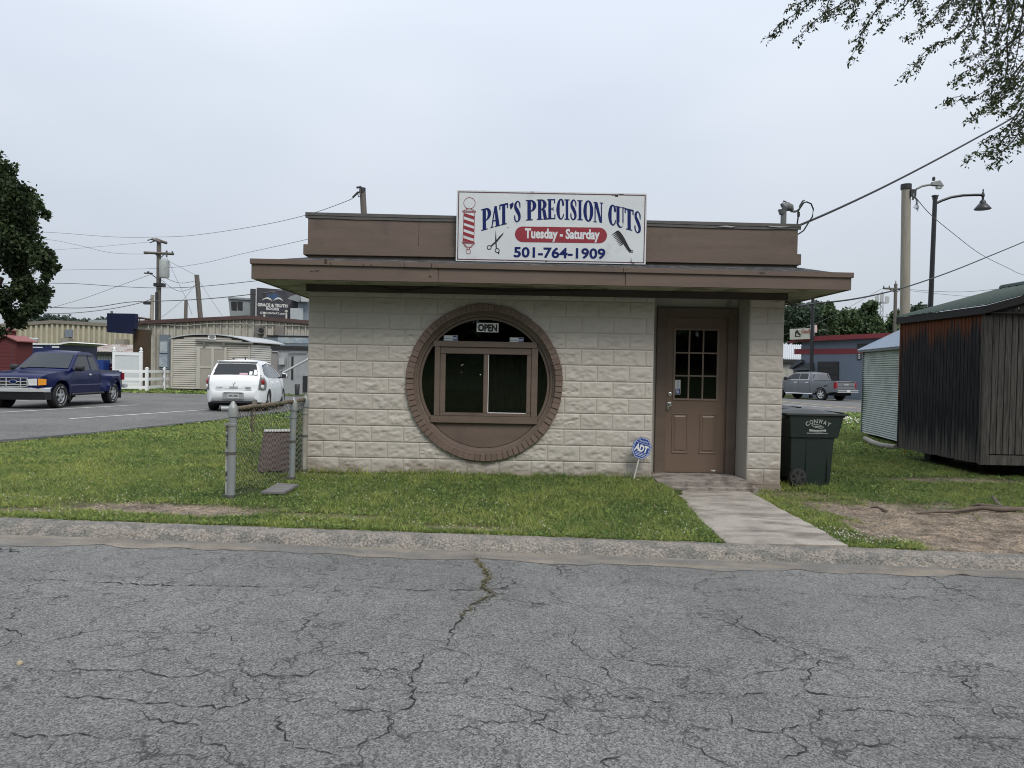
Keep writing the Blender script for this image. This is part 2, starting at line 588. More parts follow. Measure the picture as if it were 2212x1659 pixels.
M_STREET = asphalt("worn_asphalt", 0.085, 0.285, 1.6, (0.99, 0.98, 0.935), True)
me = grid_mesh("street", steps((-200, -8, 6), (-8, 8, 0.4), (8, 200, 6)), steps((-2.3, 6.02, 0.4)),
               lambda X, Y: zs(X) + 0.02 * sm(6.0, 3.5, Y) - 0.02, M_STREET)
street_ob = tag(link_mesh("street", me), kind='structure')
def zst(x, y):
    return float(zs(x)) + 0.02 * float(sm(6.0, 3.5, y)) - 0.02

def on_street(u, v):
    z = -0.2
    for _ in range(8):
        p = at_z(u, v, z)
        z = zst(p.x, p.y)
    p.z = z
    return p

# gutter sand and the old rounded kerb
def strip(name, xs, prof, m, amp, kind='structure'):
    """prof: list of (y, dz, jitter) from street to lawn, swept along x on the kerb line"""
    rows = []
    for j, (y, dz, jt) in enumerate(prof):
        n1 = (fnoise(xs + 7.3 * j, xs * 0 + 3.1 * j, 3.0) - 0.5) * 2
        n2 = (fnoise(xs * 1.0 + 91 * j, xs * 0 + 11.7 * j, 14.0) - 0.5) * 2
        yy = y + jt * n1
        zz = zc(xs) + dz + amp * (0.6 * n1 + 0.8 * n2) * (0 if j in (0, ) else 1)
        rows.append(np.stack([xs, yy, zz], -1))
    V = np.concatenate(rows); nx = len(xs); ny = len(prof)
    i = (np.arange(ny - 1)[:, None] * nx + np.arange(nx - 1)[None]).ravel()
    me_ = raw_mesh(name, V, np.stack([i, i + 1, i + nx + 1, i + nx], -1), m, smooth=True)
    return tag(link_mesh(name, me_), kind=kind)

kx = steps((-200, -10, 5), (-10, 10, 0.025), (10, 200, 5))
M_SAND = mat("gutter_sand", (0.215, 0.185, 0.147), 0.95, 0.25, 5, speck=0.55, speckscale=150, bump=0.4, bscale=120, col2=(0.14, 0.135, 0.125), c2scale=2.6, c2lo=0.38, c2hi=0.58, c2stretch=(0.4, 3, 1))
strip("gutter", kx, [(5.88, -0.1015, 0.11), (5.95, -0.096, 0.03), (6.04, -0.090, 0.01), (6.16, -0.082, 0.0)], M_SAND, 0.0016)
M_KERB = mat("kerb_concrete", (0.28, 0.248, 0.212), 0.95, 0.3, 5, speck=0.7, speckscale=60, bump=1.0, bscale=55, bdist=0.02,
             col2=(0.14, 0.135, 0.12), c2scale=5, c2lo=0.44, c2hi=0.58)
strip("kerb", kx, [(6.10, -0.090, 0.012), (6.125, -0.062, 0.010), (6.15, -0.035, 0.010), (6.185, -0.016, 0.010), (6.23, -0.006, 0.006), (6.30, -0.002, 0.0), (6.365, -0.004, 0.012), (6.40, -0.04, 0.0)], M_KERB, 0.006)

# ------------------------------------------------------------------ cracks in the street (traced on its surface)
CR = {0.0: [
 [2.0,(0,253),(300,258),(560,272),(860,285),(1110,300),(1300,295),(1800,310),(2212,300)], [3,(0,55),(70,70),(130,82)],
 [1.2,(0,525),(100,485),(110,435),(375,420)], [1.6,(0,550),(60,590),(140,612),(70,660),(0,695)],
 [1.2,(40,845),(400,850),(780,845),(940,855),(1090,893),(1220,890),(1340,850),(1480,845),(1560,835)],
 [1.4,(1580,755),(1555,825),(1610,878),(1780,885),(2000,885),(2130,810)],
 [1.5,(1540,890),(1510,920),(1515,990),(1600,1025),(1620,1040),(1510,1085),(1150,1072),(960,1060),(760,1030),(600,1020),(430,1015),(150,990),(0,990)],
 [1.2,(1500,1120),(1465,1175),(1210,1190),(970,1170),(900,1105)], [0.9,(1210,1195),(1270,1270),(1400,1325),(1470,1370),(1560,1450)],
 [1.2,(0,1265),(380,1270),(540,1262),(640,1290),(740,1300),(830,1275),(870,1245)], [1.1,(370,1300),(310,1365),(270,1390),(290,1478)],
 [2.0,(1810,1145),(1825,1190),(1790,1210),(1850,1245),(1850,1300),(1950,1355),(2120,1380),(2212,1400)], [1,(1670,1190),(1720,1205)],
 [1.0,(500,640),(530,590),(565,570),(590,520),(720,480),(790,445)], [0.9,(660,400),(790,375),(940,385),(950,405)],
 [0.9,(560,580),(720,580),(900,600),(1100,603),(1330,605),(1500,635),(1550,660),(1720,655),(1770,675)],
 [1.0,(1960,590),(1965,550),(2000,500),(2110,460),(2212,455)], [0.9,(905,520),(980,460)], [0.9,(300,755),(420,780),(475,825)],
 [1.0,(1740,1050),(2110,1035),(2170,1080),(2212,1100)], [0.9,(1620,1035),(1810,1030),(1900,1015)], [0.9,(780,870),(880,920)]],
 737.3: [
 [2.0,(0,298),(150,300),(480,330),(600,328),(900,325),(1050,310),(1120,285),(1110,250),(980,240)], [0.9,(940,235),(1070,195),(1010,160),(940,165)],
 [3.2,(820,75),(880,130),(930,200),(940,260),(920,320),(1000,355),(940,375),(840,420),(850,455),(790,465),(790,510),(740,550),(705,600),(690,670),(680,700)],
 [2.2,(680,700),(580,720),(530,745),(525,790),(460,850),(455,900),(465,980),(480,1040),(465,1070),(380,1105),(340,1130),(340,1190),(310,1250),(240,1285),(190,1300),(100,1340),(0,1365)],
 [1.2,(530,745),(400,735),(270,715),(80,740),(0,705)], [1.3,(460,850),(300,838),(100,840),(0,845)], [1.4,(470,985),(340,978),(100,962),(20,930)],
 [1.3,(470,935),(630,930),(820,930),(880,870),(905,830),(890,790),(820,745),(690,705)], [0.8,(525,795),(890,800)],
 [1.2,(820,935),(900,945),(1100,962),(1230,1005),(1360,1030),(1450,1060)], [1.0,(470,980),(600,985),(680,1000),(900,1020),(1020,1050)],
 [1.3,(340,1125),(220,1120),(60,1110),(0,1100)], [1.2,(640,1130),(780,1140),(900,1175),(940,1190),(1120,1180),(1230,1190),(1310,1170),(1330,1135),(1200,1100),(1040,1060)],
 [1.4,(1230,1190),(1320,1220),(1420,1260),(1480,1272)], [1.0,(1330,1140),(1450,1135)], [1.0,(1460,1065),(1560,1090),(1680,1108)],
 [1.1,(1350,800),(1330,880),(1380,945),(1500,970)], [1.1,(1640,795),(1730,850),(1740,890),(1880,950)], [1.3,(1730,700),(1790,770),(1880,785),(1980,800),(2130,820),(2212,830)],
 [1.3,(1730,990),(1790,1018),(1940,1020),(2040,1055),(2212,1080)], [1.2,(1760,1080),(1830,1130),(1840,1190)],
 [1.0,(1490,540),(1515,600),(1470,620),(1505,650),(1490,670),(1540,690),(1560,720),(1640,790)], [1.4,(1325,160),(1400,172),(1420,210),(1440,240)],
 [0.8,(1740,190),(1810,245),(1890,290)], [1.6,(1860,1380),(1720,1420),(1680,1440),(1740,1478)], [1.0,(920,1190),(820,1210),(760,1240)], [1.0,(1780,1210),(1770,1250),(1650,1270)]],
 1474.7: [
 [1.6,(330,455),(380,490),(350,540),(440,580),(500,625),(610,645),(650,690),(740,715),(830,750),(885,790),(890,820),(835,835),(835,880),(790,940),(785,965),(820,990),(920,1000),(1000,1020),(1280,1025),(1490,1035)],
 [1.3,(0,990),(180,1000),(460,1000),(640,1020),(740,1010),(800,990)], [1.8,(0,1290),(60,1340),(200,1420),(350,1478)],
 [1.4,(210,1095),(320,1100),(320,1160),(295,1215),(480,1245),(650,1255),(720,1220),(840,1195),(910,1195)],
 [1.3,(870,1180),(885,1130),(910,1100),(1200,1105),(1350,1110),(1450,1125),(1700,1145),(1760,1155),(1830,1235),(1880,1275)],
 [1.7,(650,1260),(720,1290),(800,1350),(800,1375),(660,1420),(620,1460)], [1.0,(0,845),(200,860),(330,885),(420,880),(500,860),(650,845),(830,832)],
 [1.0,(970,830),(1200,845),(1400,860),(1640,875),(1790,885),(1900,880),(2212,890)], [1.2,(1850,895),(1830,940),(1890,1010),(1980,1060)],
 [1.0,(1490,1035),(1640,1045),(1800,1055),(1950,1055)], [1.3,(2212,1085),(2050,1080),(2010,1110),(2030,1135),(2140,1150),(2212,1180)],
 [1.5,(1480,205),(1640,260),(1700,305),(1840,350),(1900,375),(1980,415),(2040,430),(2212,445)], [1.1,(1250,1270),(1280,1325),(1100,1360)],
 [1.0,(1280,1325),(1500,1300)], [1.4,(540,1030),(575,1060)], [1.0,(1880,1275),(2212,1300)], [1.0,(1880,1275),(1740,1285)], [0.9,(1000,1230),(1130,1240),(1240,1215)], [0.8,(0,360),(560,372)]]}
V, Fc = [], []
crack_paths = []
for base, lst in CR.items():
    for ln in lst:
        w0, pts = ln[0], [on_street(base + x / 3.0, 1166.5 + y / 3.0) for x, y in ln[1:]]
        path = []
        for a, b in zip(pts[:-1], pts[1:]):
            n = max(1, int((b - a).length / 0.028))
            d = (b - a).normalized(); s = Vector((-d.y, d.x, 0))
            for k in range(n):
                path.append(a.lerp(b, k / n) + s * random.gauss(0, 0.014 if k else 0.0))
        path.append(pts[-1])
        crack_paths.append((w0, path))
        b0 = len(V)
        for i, p in enumerate(path):
            d = (path[min(i + 1, len(path) - 1)] - path[max(0, i - 1)]); d.z = 0
            d = d.normalized() if d.length > 1e-6 else Vector((1, 0, 0))
            s = Vector((-d.y, d.x, 0))
            t_ = min(i, len(path) - 1 - i) / max(1, len(path) - 1)
            w = 0.0016 * w0 * (0.12 + 1.5 * random.random() ** 1.4) * (0.45 + 1.1 * min(1, t_ * 4))
            z = zst(p.x, p.y) + 0.004
            V += [(p.x - s.x * w, p.y - s.y * w, z), (p.x + s.x * w, p.y + s.y * w, z)]
            if i:
                Fc.append((b0 + 2 * i - 2, b0 + 2 * i, b0 + 2 * i + 1, b0 + 2 * i - 1))
ck = link_mesh("crack", raw_mesh("crack", V, Fc, mat("crack_dark", (0.022, 0.021, 0.019), 1.0, 0.3, 20)), street_ob)
ck["kind"] = "stuff"

# ------------------------------------------------------------------ parking lot on the left, road far right
def sheet(name, pts, m, dz, cell=1.0, ragged=0.0):
    """flat outline laid over the ground"""
    bm = bmesh.new()
    P = []
    n = len(pts)
    for i in range(n):
        a, b = Vector((*pts[i], 0)), Vector((*pts[(i + 1) % n], 0))
        k = max(1, int((b - a).length / (0.25 if ragged and (b - a).length < 14 else cell)))
        d = (b - a).normalized(); s = Vector((-d.y, d.x, 0))
        for j in range(k):
            P.append(a.lerp(b, j / k) + s * (random.gauss(0, ragged) if j else 0))
    f = bm.faces.new([bm.verts.new(p) for p in P])
    bmesh.ops.triangulate(bm, faces=bm.faces[:])
    xs_ = [p.x for p in P]; ys_ = [p.y for p in P]
    for y in np.arange(max(min(ys_), 0) + 1.0, max(ys_), max(cell * 2, 1.5)):
        bmesh.ops.bisect_plane(bm, geom=bm.verts[:] + bm.edges[:] + bm.faces[:], plane_co=(0, y, 0), plane_no=(0, 1, 0))
    for v_ in bm.verts:
        v_.co.z = float(H(v_.co.x, v_.co.y)) + dz
    me_ = bpy.data.meshes.new(name); bm.to_mesh(me_); bm.free(); me_.materials.append(m)
    for p in me_.polygons:
        if p.normal.z < 0: p.flip()
    o = link_mesh(name, me_)
    return tag(o, kind='structure')

M_LOT = asphalt("lot_asphalt", 0.10, 0.205, 0.5, (1.0, 0.975, 0.93))
sheet("parking_lot", [(-9.6, 10.0), (-8.75, 12.7), (-8.1, 15.1), (-7.35, 19.0), (-6.9, 23.0), (-6.2, 27.0), (-5.0, 34.8), (-60, 34.8), (-60, 10.0)], M_LOT, 0.012, 2.0, 0.05)
M_LOTEDGE = asphalt("lot_edge_asphalt", 0.035, 0.085, 0.7)
sheet("lot_edge", [(-9.45, 10.0), (-8.6, 12.7), (-7.97, 15.1), (-7.2, 19.0), (-6.75, 23.0), (-6.0, 27.0), (-6.2, 27.0), (-6.95, 23.0), (-7.42, 19.0), (-8.22, 15.1), (-8.95, 12.7), (-9.85, 10.0)], M_LOTEDGE, 0.017, 2.0, 0.035)
M_LINE = mat("line_paint", (0.62, 0.62, 0.6), 0.85, 0.3, 3, col2=(0.22, 0.22, 0.22), c2scale=9, c2lo=0.58, c2hi=0.75)
M_YEL = mat("yellow_line_paint", (0.6, 0.43, 0.14), 0.85, 0.2, 3, col2=(0.3, 0.27, 0.2), c2scale=6, c2lo=0.5, c2hi=0.6)
def marking(name, a, b, w, m, dz=0.018):
    a, b = Vector(a), Vector(b)
    d = (b - a).normalized(); s = Vector((-d.y, d.x, 0)) * w / 2
    mb = MB(); n = max(2, int((b - a).length / 1.0))
    for i in range(n):
        p, q = a.lerp(b, i / n), a.lerp(b, (i + 1) / n)
        mb.quad(*[(c.x, c.y, float(H(c.x, c.y)) + dz) for c in (p - s, q - s, q + s, p + s)])
    return tag(mb.build(name, m), kind='structure')
for p0, p1 in (((0, 892), (296, 875.5)), ((150, 906), (448, 886)), ((560, 876), (660, 870))):
    marking("parking_line", ground(*p0), ground(*p1), 0.11, M_LINE)
marking("parking_line", ground(-60, 870), ground(60, 866.5), 0.1, M_LINE)

M_ROAD = asphalt("far_road_asphalt", 0.10, 0.20, 0.4, (1.0, 0.98, 0.95))
sheet("road", [(2.0, 31.8), (60, 30.4), (140, 30), (140, 51), (26, 53.2), (10, 56), (2, 57)], M_ROAD, 0.012, 3.0)
marking("road_line", ground(1660, 864.5), ground(1990, 894), 0.16, M_YEL)
marking("road_line", ground(1660, 871), ground(1800, 882), 0.13, M_LINE)
sheet("road_edge", [(2.0, 31.2), (60, 29.8), (60, 30.5), (2.0, 31.9)], mat("edge_concrete", (0.42, 0.38, 0.32), 0.9, 0.15, 2), 0.022, 3.0)

# ------------------------------------------------------------------ the barber shop
YW = 9.36
XL, XD, XP, XR = -2.583, 1.78, 2.99, 3.42       # left corner, doorway left, pillar left, right corner
ZB = -0.047                                     # foot of the lowest course
BH, BW = 0.2036, 0.406
BEIGE = (0.495, 0.455, 0.400)
BROWN = (0.142, 0.104, 0.081)
M_BLOCK = mat("beige_block_paint", BEIGE, 0.72, 0.07, 2.2, bump=0.35, bscale=45, bdist=0.008, rand=0.035,
              col2=(0.43, 0.385, 0.33), c2scale=1.1, c2lo=0.55, c2hi=0.72)
M_MORTAR = mat("beige_joint_paint", (0.36, 0.325, 0.27), 0.8, 0.15, 6, bump=0.4, bscale=60)
M_PLASTER = mat("pale_jamb_paint", (0.40, 0.385, 0.345), 0.7, 0.1, 2, bump=0.2, bscale=25, col2=(0.24, 0.22, 0.2), c2scale=3, c2lo=0.62, c2hi=0.72)
M_BROWN = mat("brown_trim_paint", BROWN, 0.55, 0.14, 3.0, stretch=(0.5, 1, 3), bump=0.25, bscale=40, bdist=0.006,
              col2=(0.112, 0.08, 0.068), c2scale=2.4, c2lo=0.58, c2hi=0.72)
M_BROWNBRICK = mat("brown_brick_paint", (0.172, 0.121, 0.095), 0.75, 0.12, 9, bump=0.7, bscale=90, rand=0.10)
M_BROWNDOOR = mat("brown_door_paint", (0.180, 0.126, 0.094), 0.42, 0.04, 2, bump=0.06, bscale=60)
M_FLASH = mat("grey_flashing", (0.10, 0.095, 0.088), 0.6, 0.25, 4, bump=0.3, bscale=15)
M_ROOFING = mat("black_roofing", (0.035, 0.036, 0.038), 0.9, 0.4, 6, bump=0.5, bscale=50, col2=(0.09, 0.09, 0.09), c2scale=8)
M_SOFFIT = mat("dirty_soffit", (0.36, 0.34, 0.265), 0.85, 0.2, 2, stretch=(1, 4, 1), bump=0.2, bscale=25, col2=(0.17, 0.17, 0.11), c2scale=2.5)
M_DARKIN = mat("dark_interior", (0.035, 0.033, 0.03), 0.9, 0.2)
M_STEP = mat("step_concrete", (0.27, 0.24, 0.21), 0.9, 0.25, 6, bump=0.7, bscale=35, bdist=0.012, col2=(0.12, 0.10, 0.085), c2scale=5, c2lo=0.48, c2hi=0.62)
M_PANE = glass_clear("window_glass", 0.8)
M_CHROME = mat("worn_chrome", (0.62, 0.6, 0.56), 0.25, 0.1, metal=1.0)
M_WHITE = mat("white_paint", (0.78, 0.78, 0.76), 0.6, 0.05)
M_BLACK = mat("black_plastic", (0.02, 0.02, 0.021), 0.5, 0.2)

def splash(m):
    """soil splashed on the lowest course, in ragged patches"""
    t = m.node_tree; L = t.links.new; nn = t.nodes.new
    bs = t.nodes["Principled BSDF"]; src = bs.inputs["Base Color"].links[0].from_socket
    g = nn("ShaderNodeNewGeometry"); s = nn("ShaderNodeSeparateXYZ"); L(g.outputs["Position"], s.inputs[0])
    n = nn("ShaderNodeTexNoise"); n.inputs["Scale"].default_value = 5.0; n.inputs["Detail"].default_value = 7; L(g.outputs["Position"], n.inputs["Vector"])
    a = nn("ShaderNodeMath"); a.operation = 'MULTIPLY_ADD'; a.inputs[1].default_value = -0.55; L(n.outputs["Fac"], a.inputs[0]); L(s.outputs["Z"], a.inputs[2])
    mr = nn("ShaderNodeMapRange"); mr.inputs["From Min"].default_value = -0.10; mr.inputs["From Max"].default_value = -0.30; mr.inputs["To Max"].default_value = 0.55; L(a.outputs[0], mr.inputs["Value"])
    mx = nn("ShaderNodeMixRGB"); L(mr.outputs[0], mx.inputs[0]); L(src, mx.inputs[1]); mx.inputs[2].default_value = (0.20, 0.145, 0.105, 1)
    L(mx.outputs[0], bs.inputs["Base Color"])
splash(M_BLOCK); splash(M_MORTAR)
shop = thing("barber_shop", "low beige block shop with brown flat roof and big round window", "building", (0.4, YW, -0.03))

def W7(x, y, Y): return at(849.6 + x / 4.267, 633.6 + y / 4.267, Y)
def Z8(x, y, Y): return at(1332 + x / 3.545, 612 + y / 3.545, Y)
wc = at(1046.3, 826.5, YW)
WX, WZ, WR = wc.x, wc.z, 0.99

# --- rock-faced blocks, each its own
def block_mesh(name, w, h, seed, nx=24, ny=14, cut=None, m=M_BLOCK):
    r = np.random.default_rng(seed)
    ox, oz = r.random(2) * 90
    mg = [0, 0.003, 0.008, 0.018]
    xs = np.array(mg + list(np.linspace(0.04, w - 0.04, max(2, nx - 6))) + [w - k for k in reversed(mg)])
    zs_ = np.array(mg + list(np.linspace(0.04, h - 0.04, max(2, ny - 4))) + [h - k for k in reversed(mg)])
    X, Z = np.meshgrid(xs, zs_)
    e = np.minimum(np.minimum(X, w - X), np.minimum(Z, h - Z))
    dep = np.interp(e, [0, 0.003, 0.008, 0.018, 0.05], [0.009, 0.007, 0.001, -0.001, -0.004])
    rock = (fnoise(X + ox, Z * 1.7 + oz, 12.0) - 0.5) * 0.023 + (fnoise(X + oz, Z * 1.5 + ox, 30.0) - 0.5) * 0.019 + 0.003
    Y = dep + rock * sm(0.012, 0.04, e)
    V = np.stack([X, Y, Z], -1).reshape(-1, 3)
    n = len(xs)
    i = (np.arange(len(zs_) - 1)[:, None] * n + np.arange(n - 1)[None]).ravel()
    F = np.stack([i, i + 1, i + n + 1, i + n], -1)
    if cut is not None:
        c = V[F].mean(1)
        F = F[np.hypot(c[:, 0] - cut[0], c[:, 2] - cut[1]) > cut[2]]
        if not len(F): return None
        own = {}
        for q_, f_ in enumerate(F):
            for v_ in f_: own.setdefault(int(v_), []).append(q_)
        best, seen = [], set()
        for q0 in range(len(F)):
            if q0 in seen: continue
            comp, todo = [], [q0]; seen.add(q0)
            while todo:
                q_ = todo.pop(); comp.append(q_)
                for v_ in F[q_]:
                    for n_ in own[int(v_)]:
                        if n_ not in seen: seen.add(n_); todo.append(n_)
            if len(comp) > len(best): best = comp
        F = F[best]
    used, inv = np.unique(F, return_inverse=True)
    return raw_mesh(name, V[used], inv.reshape(F.shape), m, smooth=True)

full = [block_mesh("block", BW, BH, 100 + k) for k in range(34)]
half = [block_mesh("block", BW / 2, BH, 200 + k, nx=14) for k in range(14)]
Mi = wm(shop).inverted()
def lay(me, x, z):
    link_mesh("block", me, shop, Mi @ Vector((x, YW, z)))
for row in range(12):
    z = ZB + row * BH
    x = XL
    first = True
    while x < XD - 0.02:
        w = BW / 2 if (first and row % 2) else BW
        first = False
        w = min(w, XD - x)
        near = math.hypot(max(x - WX, WX - x - w, 0), max(z - WZ, WZ - z - BH, 0)) < 0.94
        if near:
            me = block_mesh("block", w, BH, 300 + row * 31 + int((x + 5) * 7), nx=30, ny=16, cut=(WX - x, WZ - z, 0.935))
        elif abs(w - BW) < 1e-3: me = random.choice(full)
        elif abs(w - BW / 2) < 1e-3: me = random.choice(half)
        else: me = block_mesh("block", w, BH, 400 + row, nx=14)
        if me: lay(me, x, z)
        x += w
PW = XR - XP
pfull = [block_mesh("block", PW, BH + 0.001, 500 + k) for k in range(5)]
phalf = [block_mesh("block", PW / 2, BH + 0.001, 520 + k, nx=14) for k in range(6)]
for row in range(12):
    z = -0.097 + row * 0.2048
    if row % 2:
        lay(pfull[row % 5], XP, z)
    else:
        lay(phalf[row % 6], XP, z); lay(phalf[(row + 3) % 6], XP + PW / 2, z)

# --- backing wall with a round hole, side walls, doorway
mb = MB()
N_ = 96
angs = sorted(set([2 * math.pi * k / N_ for k in range(N_)] + [math.atan2(a, b) % (2 * math.pi) for a in (ZB - 0.1 - WZ, 2.4 - WZ) for b in (XL - WX, XD - WX)]))
def onrect(a):
    c, s = math.cos(a), math.sin(a)
    ks = []
    if c > 1e-9: ks.append((XD - WX) / c)
    if c < -1e-9: ks.append((XL - WX) / c)
    if s > 1e-9: ks.append((2.4 - WZ) / s)
    if s < -1e-9: ks.append((ZB - 0.1 - WZ) / s)
    k = min(ks)
    return (WX + c * k, YW + 0.018, WZ + s * k)
for a, b in zip(angs, angs[1:] + [angs[0] + 2 * math.pi]):
    p = lambda t, r: (WX + math.cos(t) * r, YW + 0.018, WZ + math.sin(t) * r)
    mb.quad(p(a, 0.93), p(b, 0.93), onrect(b), onrect(a))
mb.bx(XL + 0.02, XL + 0.2, YW + 0.02, 14.4, -0.3, 2.4)          # left wall
mb.bx(XR - 0.2, XR - 0.014, YW + 0.03, 14.4, -0.35, 2.4)        # right wall
mb.bx(XL + 0.2, XR - 0.2, 14.2, 14.4, -0.3, 2.4)                # rear wall
mb.bx(XL + 0.005, XD - 0.01, YW + 0.03, YW + 0.2, -0.3, ZB + 0.004)    # footing
mb.bx(XP - 0.01, XR + 0.01, YW - 0.012, YW + 0.2, -0.4, -0.095)       # pillar plinth
mb.build("wall", M_MORTAR, shop)
mb = MB()
mb.bx(XP + 0.012, XR - 0.03, YW + 0.018, 9.9, -0.1, 2.36)        # pillar core: smooth inner cheek
mb.bx(XP - 0.004, XP + 0.012, YW + 0.016, 9.9, -0.1, 2.36)
mb.bx(XD - 0.03, XD + 0.006, YW + 0.012, 9.9, -0.1, 2.36)         # left cheek
mb.bx(XD + 0.006, 1.91, 9.85, 9.9, -0.02, 2.36)
mb.bx(1.91, XP - 0.004, 9.862, 9.9, 2.18, 2.36)
mb.build("doorway_cheek", M_PLASTER, shop, bevel=0.004)
mb = MB()                                                       # left side: coursed relief nobody faces
for row in range(12):
    for k in range(12):
        o = 0.2 if row % 2 else 0.0
        y0 = YW + 0.01 + k * BW + o * 0.5
        mb.box((XL + 0.012, y0 + BW / 2, ZB + (row + 0.5) * BH), (0.024 + 0.01 * random.random(), BW - 0.012, BH - 0.012))
o = mb.build("side_blockwork", M_BLOCK, shop, bevel=0.003); o["kind"] = "stuff"
# room inside
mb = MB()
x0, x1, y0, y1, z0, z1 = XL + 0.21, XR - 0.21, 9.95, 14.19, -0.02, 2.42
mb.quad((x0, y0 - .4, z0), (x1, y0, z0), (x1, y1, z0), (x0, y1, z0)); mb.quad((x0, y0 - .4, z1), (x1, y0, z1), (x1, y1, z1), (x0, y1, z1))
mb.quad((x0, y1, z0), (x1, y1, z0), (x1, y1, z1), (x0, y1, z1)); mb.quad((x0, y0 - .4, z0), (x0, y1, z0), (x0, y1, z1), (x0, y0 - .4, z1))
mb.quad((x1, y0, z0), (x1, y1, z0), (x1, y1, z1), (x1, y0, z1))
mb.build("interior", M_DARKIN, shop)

# --- roof: slab with two-step fascia, parapet behind
RX0, RX1, RY0, RY1 = -3.115, 4.0, 8.80, 15.0
mb = MB()
mb.poly([(RX0 + .02, RY0 + .02, 2.545), (RX1 - .02, RY0 + .02, 2.515), (3.56, 9.3, 2.655), (-2.61, 9.3, 2.665)])
mb.poly([(RX0 + .02, RY0 + .02, 2.545), (-2.61, 9.3, 2.665), (-2.61, 14.4, 2.665), (RX0 + .02, RY1 - .02, 2.545)])
mb.poly([(RX1 - .02, RY0 + .02, 2.515), (RX1 - .02, RY1 - .02, 2.515), (3.56, 14.4, 2.655), (3.56, 9.3, 2.655)])
mb.build("roof_covering", M_ROOFING, shop)
mb = MB()
def fascia(y0, y1, zt0, zt1, zb):
    """front board in three lengths with small offsets at the joints"""
    cuts = [RX0, -0.9, 1.32, RX1]
    for k in range(3):
        a, b = cuts[k] + (0.002 if k else 0), cuts[k + 1] - 0.002
        za = zt0 + (zt1 - zt0) * (a - RX0) / (RX1 - RX0); zb_ = zt0 + (zt1 - zt0) * (b - RX0) / (RX1 - RX0)
        j = (0.0, 0.004, -0.003)[k]
        mb.prism([(a, y0 + j, zb), (b, y0 + j, zb), (b, y0 + j, zb_), (a, y0 + j, za)], (0, y1 - y0, 0))
fascia(RY0, RY0 + 0.03, 2.505, 2.475, 2.325)
mb.bx(RX0, RX0 + 0.03, RY0 + 0.032, RY1, 2.327, 2.50)
mb.bx(RX1 - 0.03, RX1, RY0 + 0.032, RY1, 2.327, 2.47)
mb.build("fascia_board", M_BROWN, shop, bevel=0.004)
mb = MB()
cuts = [RX0 - 0.015, -1.3, -0.98, 1.29, RX1 + 0.02]
for k in range(4):
    a, b = cuts[k] + 0.002, cuts[k + 1] - 0.002
    f = lambda x: 2.565 + (2.532 - 2.565) * (x - RX0) / (RX1 - RX0)
    j = (0, -0.004, 0.002, -0.002)[k]
    mb.prism([(a, RY0 - 0.022 + j, f(a) - 0.062), (b, RY0 - 0.022 + j, f(b) - 0.062), (b, RY0 - 0.022 + j, f(b)), (a, RY0 - 0.022 + j, f(a))], (0, 0.036, 0))
mb.bx(RX0 - 0.02, RX0 + 0.014, RY0 + 0.016, RY1, 2.505, 2.563)
mb.bx(RX1 - 0.014, RX1 + 0.02, RY0 + 0.016, RY1, 2.472, 2.531)
mb.build("fascia_trim", M_BROWN, shop, bevel=0.004)
mb = MB()
mb.bx(RX0 + .03, RX1 - .03, RY0 + .03, YW - 0.004, 2.336, 2.352)
mb.bx(RX0 + .03, XL - 0.004, YW - 0.004, RY1 - .1, 2.336, 2.352)
mb.bx(XR + 0.004, RX1 - .03, YW - 0.004, RY1 - .1, 2.336, 2.352)
mb.bx(XL + 0.01, XR - 0.01, YW + 0.03, 14.3, 2.42, 2.44)
mb.bx(XD - 0.02, XP + 0.02, YW - 0.003, 9.9, 2.337, 2.353)
mb.build("soffit", M_SOFFIT, shop)
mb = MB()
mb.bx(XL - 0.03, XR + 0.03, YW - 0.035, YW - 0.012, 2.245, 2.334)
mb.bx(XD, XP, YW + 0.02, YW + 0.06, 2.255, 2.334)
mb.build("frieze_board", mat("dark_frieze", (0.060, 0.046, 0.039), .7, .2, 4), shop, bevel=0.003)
# parapet
PX0, PX1 = -2.585, 3.535
mb = MB()
for a, b in ((PX0, -1.2), (-1.2, 0.9), (0.9, PX1)):
    mb.bx(a + 0.0015, b - 0.0015, 9.28, 9.31, 2.64, 3.165)
mb.bx(PX0, PX0 + 0.03, 9.312, 14.4, 2.64, 3.165)
mb.bx(PX1 - 0.03, PX1, 9.312, 14.4, 2.64, 3.165)
mb.bx(PX0 + .03, PX1 - .03, 14.37, 14.4, 2.64, 3.165)
mb.build("parapet_panel", M_BROWN, shop, bevel=0.003)
mb = MB()
mb.bx(PX0 - 0.045, 0.6, 9.245, 9.276, 2.692, 2.822); mb.bx(0.603, PX1 + 0.035, 9.247, 9.278, 2.680, 2.815)
mb.bx(PX0 - 0.045, PX0 - 0.004, 9.279, 14.4, 2.69, 2.82); mb.bx(PX1 + 0.004, PX1 + 0.035, 9.281, 14.4, 2.682, 2.812)
mb.build("parapet_skirt", M_BROWN, shop, bevel=0.004)
mb = MB()
mb.mi = 0
xs_ = np.linspace(PX0 - 0.03, PX1 + 0.03, 40)
def wavy(y0, y1, zt, zb, amp):
    for a, b in zip(xs_[:-1], xs_[1:]):
        za, zb2 = [zt - 0.03 * (x - PX0) / 6.1 for x in (a, b)]
        la, lb = [zb - 0.03 * (x - PX0) / 6.1 + amp * (fnoise(x * 3, 2.2) - 0.5) for x in (a, b)]
        mb.prism([(a, y0, float(la)), (b, y0, float(lb)), (b, y0, zb2), (a, y0, za)], (0, y1 - y0, 0))
wavy(9.262, 9.279, 3.222, 3.185, 0.012)
wavy(9.268, 9.2785, 3.185, 3.150, 0.022)
mb.bx(PX0 - .03, PX1 + .03, 9.28, 9.36, 3.167, 3.190)
